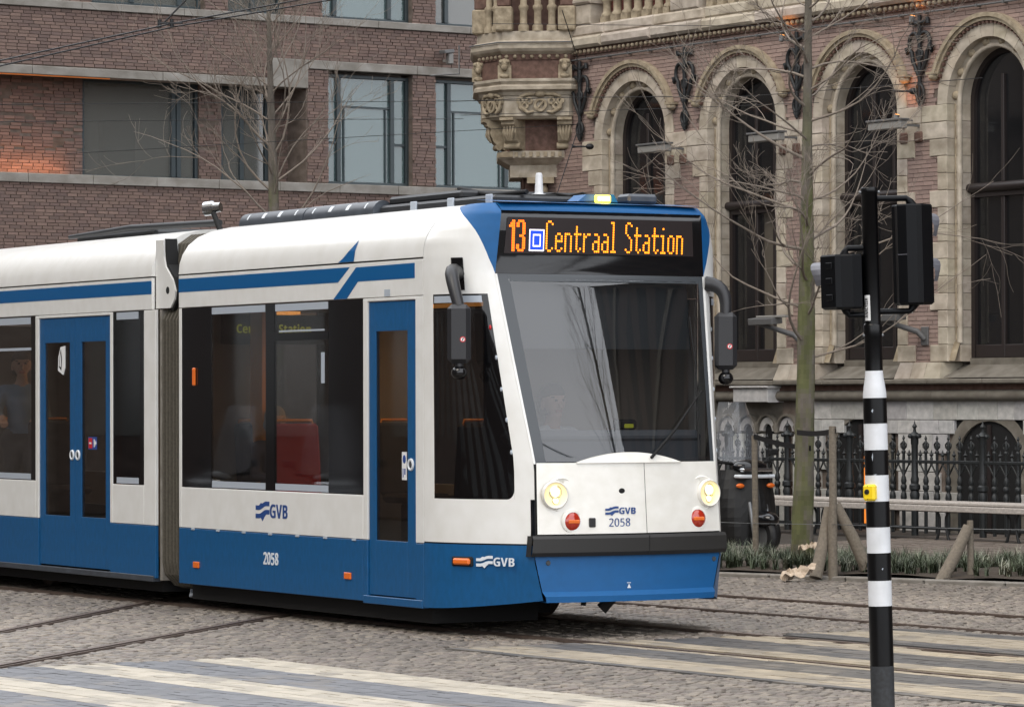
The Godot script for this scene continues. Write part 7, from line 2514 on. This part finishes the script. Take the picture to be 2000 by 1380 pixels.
# ---------------------------------------------------------------- people in the tram
func sdf_mesh(m: MB, bones: Array, cell: float, k: float):
	# bones: [a, b, ra, rb, colour]
	var lo := Vector3.ONE * 1e6; var hi := -lo
	for b in bones:
		for e in [[b[0], b[2]], [b[1], b[3]]]:
			lo = lo.min(e[0] - Vector3.ONE * (e[1] + cell * 3)); hi = hi.max(e[0] + Vector3.ONE * (e[1] + cell * 3))
	var n := Vector3i(((hi - lo) / cell).ceil()) + Vector3i.ONE
	var D := PackedFloat32Array(); D.resize(n.x * n.y * n.z); D.fill(1.0)
	var N := PackedFloat32Array(); N.resize(D.size()); N.fill(10.0)
	var C := PackedInt32Array(); C.resize(D.size())
	for bi in bones.size():
		var b: Array = bones[bi]
		var A: Vector3 = b[0]; var ab: Vector3 = b[1] - b[0]
		var l2 := maxf(ab.length_squared(), 1e-9)
		var rm: float = maxf(b[2], b[3]) + k * 1.5 + cell * 2
		var p0 := Vector3i(((A.min(b[1]) - Vector3.ONE * rm - lo) / cell).floor()).max(Vector3i.ZERO)
		var p1 := Vector3i(((A.max(b[1]) + Vector3.ONE * rm - lo) / cell).ceil()).min(n - Vector3i.ONE)
		for z in range(p0.z, p1.z + 1):
			for y in range(p0.y, p1.y + 1):
				for x in range(p0.x, p1.x + 1):
					var p := lo + Vector3(x, y, z) * cell
					var t := clampf((p - A).dot(ab) / l2, 0.0, 1.0)
					var d: float = (p - A - ab * t).length() - lerpf(b[2], b[3], t)
					var i := (z * n.y + y) * n.x + x
					if d < N[i]:
						N[i] = d; C[i] = bi
					var o := D[i]
					var h := maxf(k - absf(o - d), 0.0) / k
					D[i] = minf(o, d) - h * h * k * 0.25
	var vid := {}
	var V := []; var W := []; var K := []
	var sx := 1; var sy := n.x; var sz := n.x * n.y
	for z in n.z - 1:
		for y in n.y - 1:
			for x in n.x - 1:
				var i := (z * n.y + y) * n.x + x
				var s := 0
				for c in 8:
					if D[i + (c & 1) * sx + ((c >> 1) & 1) * sy + (c >> 2) * sz] < 0.0: s += 1
				if s == 0 or s == 8: continue
				var sum := Vector3.ZERO; var cnt := 0
				for e in [[0, 1], [2, 3], [4, 5], [6, 7], [0, 2], [1, 3], [4, 6], [5, 7], [0, 4], [1, 5], [2, 6], [3, 7]]:
					var da := D[i + (e[0] & 1) * sx + ((e[0] >> 1) & 1) * sy + (e[0] >> 2) * sz]
					var db := D[i + (e[1] & 1) * sx + ((e[1] >> 1) & 1) * sy + (e[1] >> 2) * sz]
					if (da < 0.0) != (db < 0.0):
						var t := da / (da - db)
						var a := Vector3(e[0] & 1, (e[0] >> 1) & 1, e[0] >> 2); var b := Vector3(e[1] & 1, (e[1] >> 1) & 1, e[1] >> 2)
						sum += a.lerp(b, t); cnt += 1
				vid[i] = V.size()
				V.append(lo + (Vector3(x, y, z) + sum / cnt) * cell)
				W.append(Vector3(D[i + sx] - D[i], D[i + sy] - D[i], D[i + sz] - D[i]).normalized())
				K.append(bones[C[i]][4])
	for i in vid:
		for ax in 3:
			var st: int = [sx, sy, sz][ax]
			if (D[i] < 0.0) == (D[i + st] < 0.0): continue
			var u: int = [sy, sz, sx][ax]; var w: int = [sz, sx, sy][ax]
			if not (vid.has(i - u) and vid.has(i - w) and vid.has(i - u - w)): continue
			var q := [vid[i], vid[i - u], vid[i - u - w], vid[i - w]]
			m.col = K[q[0]]
			m.tn(V[q[0]], V[q[1]], V[q[2]], W[q[0]], W[q[1]], W[q[2]]); m.tn(V[q[0]], V[q[2]], V[q[3]], W[q[0]], W[q[2]], W[q[3]])

func person_mesh(seated: bool, skin_c: Color, hair: Color, top: Color, legs: Color, arm_fwd: float) -> MB:
	# faces +x, feet at y = 0 (standing) or sitting on a seat 0.5 high
	var m := MB.new()
	var hip := 0.56 if seated else 0.92
	var B := []
	var Z := func(x: float, y: float, z: float) -> Vector3: return Vector3(x, y, z)
	B.append([Z.call(0, hip, -0.08), Z.call(0, hip, 0.08), 0.12, 0.12, legs])
	B.append([Z.call(0, hip + 0.12, 0), Z.call(0.01, hip + 0.36, 0), 0.13, 0.145, top])
	B.append([Z.call(0, hip + 0.44, -0.13), Z.call(0, hip + 0.44, 0.13), 0.085, 0.085, top])
	B.append([Z.call(0, hip + 0.48, 0), Z.call(0.015, hip + 0.60, 0), 0.055, 0.05, skin_c])
	for s in [-1.0, 1.0]:
		var sh: Vector3 = Z.call(0, hip + 0.45, s * 0.185)
		var el: Vector3 = Z.call(0.05 + arm_fwd * 0.12, hip + 0.19, s * 0.23)
		var wr: Vector3 = Z.call(0.26 + arm_fwd * 0.05, hip + 0.14 + arm_fwd * 0.12, s * 0.14)
		if not seated and s > 0:
			el = Z.call(0.16, hip + 0.26, 0.24); wr = Z.call(0.36, hip + 0.20, 0.20)
		B.append([sh, el, 0.062, 0.048, top]); B.append([el, wr, 0.048, 0.036, top])
		var d := (wr - el).normalized()
		B.append([wr, wr + d * 0.05, 0.03, 0.032, skin_c])
		if seated:
			B.append([Z.call(0, hip, s * 0.09), Z.call(0.42, hip + 0.01, s * 0.10), 0.095, 0.068, legs])
			B.append([Z.call(0.42, hip + 0.01, s * 0.10), Z.call(0.44, 0.12, s * 0.10), 0.065, 0.045, legs])
			B.append([Z.call(0.42, 0.05, s * 0.10), Z.call(0.58, 0.04, s * 0.11), 0.045, 0.038, Color(0.03, 0.03, 0.03)])
		else:
			B.append([Z.call(0, hip - 0.02, s * 0.09), Z.call(0.02, 0.50, s * 0.10), 0.095, 0.065, legs])
			B.append([Z.call(0.02, 0.50, s * 0.10), Z.call(-0.02, 0.10, s * 0.10), 0.06, 0.045, legs])
			B.append([Z.call(-0.03, 0.05, s * 0.10), Z.call(0.13, 0.04, s * 0.11), 0.045, 0.038, Color(0.03, 0.03, 0.03)])
		# hand on its own fine grid
		var H := []
		var side := d.cross(Vector3.UP).normalized()
		var dn := side.cross(d)
		H.append([wr + d * 0.01, wr + d * 0.05, 0.026, 0.03, skin_c])
		H.append([wr + d * 0.05 - side * 0.025, wr + d * 0.07 + side * 0.025, 0.016, 0.016, skin_c])
		for f in 4:
			var o := side * (f - 1.5) * 0.02
			var len: float = [0.055, 0.066, 0.07, 0.062][f]
			var k1 := wr + d * 0.075 + o
			var k2 := k1 + (d * 0.8 - dn * 0.35).normalized() * len * 0.55
			var k3 := k2 + (d * 0.4 - dn * 0.8).normalized() * len * 0.5
			H.append([k1 - d * 0.02, k2, 0.0095, 0.009, skin_c]); H.append([k2, k3, 0.009, 0.0075, skin_c])
		var th: Vector3 = wr + d * 0.025 - side * s * -0.03
		H.append([wr + d * 0.02, th, 0.014, 0.012, skin_c]); H.append([th, th + (d - dn * 0.4).normalized() * 0.045 + side * s * 0.012, 0.0105, 0.008, skin_c])
		sdf_mesh(m, H, 0.006, 0.010)
	sdf_mesh(m, B, 0.022, 0.05)
	# head
	var hc: Vector3 = Z.call(0.03, hip + 0.70, 0)
	var Hd := []
	Hd.append([hc + Vector3(-0.012, 0.03, 0), hc + Vector3(0.012, 0.02, 0), 0.092, 0.088, skin_c])
	Hd.append([hc + Vector3(0.03, -0.04, 0), hc + Vector3(0.05, -0.085, 0), 0.065, 0.04, skin_c])
	Hd.append([hc + Vector3(0.095, 0.005, 0), hc + Vector3(0.118, -0.03, 0), 0.010, 0.015, skin_c])
	for s in [-1.0, 1.0]:
		Hd.append([hc + Vector3(0.0, 0.0, s * 0.088), hc + Vector3(-0.01, -0.03, s * 0.09), 0.016, 0.012, skin_c])
		Hd.append([hc + Vector3(0.088, 0.022, s * 0.033), hc + Vector3(0.092, 0.022, s * 0.033), 0.010, 0.010, Color(0.05, 0.04, 0.035)])
		Hd.append([hc + Vector3(0.085, 0.04, s * 0.02), hc + Vector3(0.078, 0.042, s * 0.05), 0.008, 0.007, hair])
	Hd.append([hc + Vector3(0.092, -0.06, -0.02), hc + Vector3(0.092, -0.06, 0.02), 0.009, 0.009, Color(skin_c.r * 0.8, skin_c.g * 0.45, skin_c.b * 0.45)])
	Hd.append([hc + Vector3(-0.03, 0.05, 0), hc + Vector3(0.0, 0.065, 0), 0.098, 0.09, hair])
	Hd.append([hc + Vector3(-0.06, 0.0, -0.03), hc + Vector3(-0.06, -0.03, 0.03), 0.07, 0.07, hair])
	Hd.append([hc + Vector3(0.02, -0.11, 0), hc + Vector3(0.0, -0.16, 0), 0.052, 0.055, skin_c])
	sdf_mesh(m, Hd, 0.010, 0.018)
	return m

func make_people(T: Node3D):
	var sk := Color(0.42, 0.26, 0.19)
	mat("person_vc", Color.WHITE, 0.85, {"vc": true})
	var seat1 := person_mesh(true, sk, Color(0.22, 0.21, 0.20), Color(0.03, 0.03, 0.04), Color(0.03, 0.035, 0.05), 0.2)
	var p := obj("person", seat1, M.person_vc)
	p.transform = T.transform * Transform3D(Basis.IDENTITY.scaled(Vector3.ONE * 0.88), Vector3(-3.86, 0.44, 0.55))
	tag(p, "grey-haired seated passenger in dark clothes above the red tram seat", "person")
	var drv := person_mesh(true, sk, Color(0.05, 0.035, 0.025), Color(0.45, 0.47, 0.5), Color(0.02, 0.02, 0.03), 1.0)
	p = obj("person", drv, M.person_vc)
	p.transform = T.transform * Transform3D(Basis.IDENTITY, Vector3(0.02, 0.44, 0.12))
	tag(p, "tram driver in pale shirt seated behind the windscreen", "person")
	var std := person_mesh(false, sk, Color(0.06, 0.04, 0.03), Color(0.10, 0.16, 0.24), Color(0.03, 0.03, 0.035), 0.4)
	p = obj("person", std, M.person_vc)
	p.transform = T.transform * Transform3D(Basis(Vector3.UP, -0.35), Vector3(-9.0, 0.44, 0.72))
	tag(p, "standing passenger in denim jacket by the window behind the double door", "person")

func _ready():
	rng.seed = 20582
	noise.seed = 4
	noise.frequency = 0.02
	rail_cache = rail_lines()
	set_up()
	make_materials()
	make_ground()
	make_office()
	make_gothic()
	var T := make_tram() as Node3D
	make_people(T)
	make_fence()
	make_bench()
	make_tree("slender bare tree with mossy trunk standing before the arched windows", Vector3(2.905, 0, -38.2), [Vector3(-0.035, 0, 0), Vector3(0.0, 1.0, 0), Vector3(0.03, 2.6, 0), Vector3(0.04, 4.2, 0), Vector3(0.06, 6.0, 0), Vector3(0.1, 8.2, 0)], [[0.0, 0.3, 1.0, 2.5, 4.2, 6.0, 8.2], [0.140, 0.112, 0.097, 0.088, 0.052, 0.031, 0.010]], 2.05, 60, 0.28, 2.1, 0.35, 3, 0.62)
	make_tree("bare young tree with upswept branches before the brick office block", at_px(537, 700, 50.0) * Vector3(1, 0, 1), [Vector3(0, 0, 0), Vector3(0.01, 2.5, 0), Vector3(-0.02, 4.6, 0), Vector3(-0.06, 6.0, 0), Vector3(-0.12, 8.6, 0)], [[0.0, 2.5, 4.3, 5.2, 6.5, 8.6], [0.12, 0.095, 0.07, 0.052, 0.03, 0.01]], 3.9, 46, 0.85, 2.5, 0.7, 8, 0.1)
	make_tree("bare tree whose branches are mirrored in the tram windscreen", Vector3(11.7, 0, -21.5), [Vector3(0, 0, 0), Vector3(0.1, 3.0, 0), Vector3(0.0, 6.0, 0.1), Vector3(0.2, 12.0, 0)], [[0.0, 3.0, 6.0, 12.0], [0.2, 0.16, 0.12, 0.03]], 3.0, 40, 0.9, 3.0, 0.6, 12, 0.1)
	make_stakes()
	make_scooter("dark motor scooter with leg cover and clear windscreen beside the bed", Transform3D(Basis(Vector3.UP, 0.55), Vector3(2.48, 0.02, -41.6)))
	make_scooter("dark motor scooter mirrored in the tram's middle side windows", Transform3D(Basis(Vector3.UP, 1.9), Vector3(-6.9, 0, -34.6)))
	make_scooter("dark motor scooter mirrored beside the tram's single door", Transform3D(Basis(Vector3.UP, 0.9), Vector3(-6.6, 0, -33.2)))
	make_litter()
	make_traffic_light()
	make_wires()
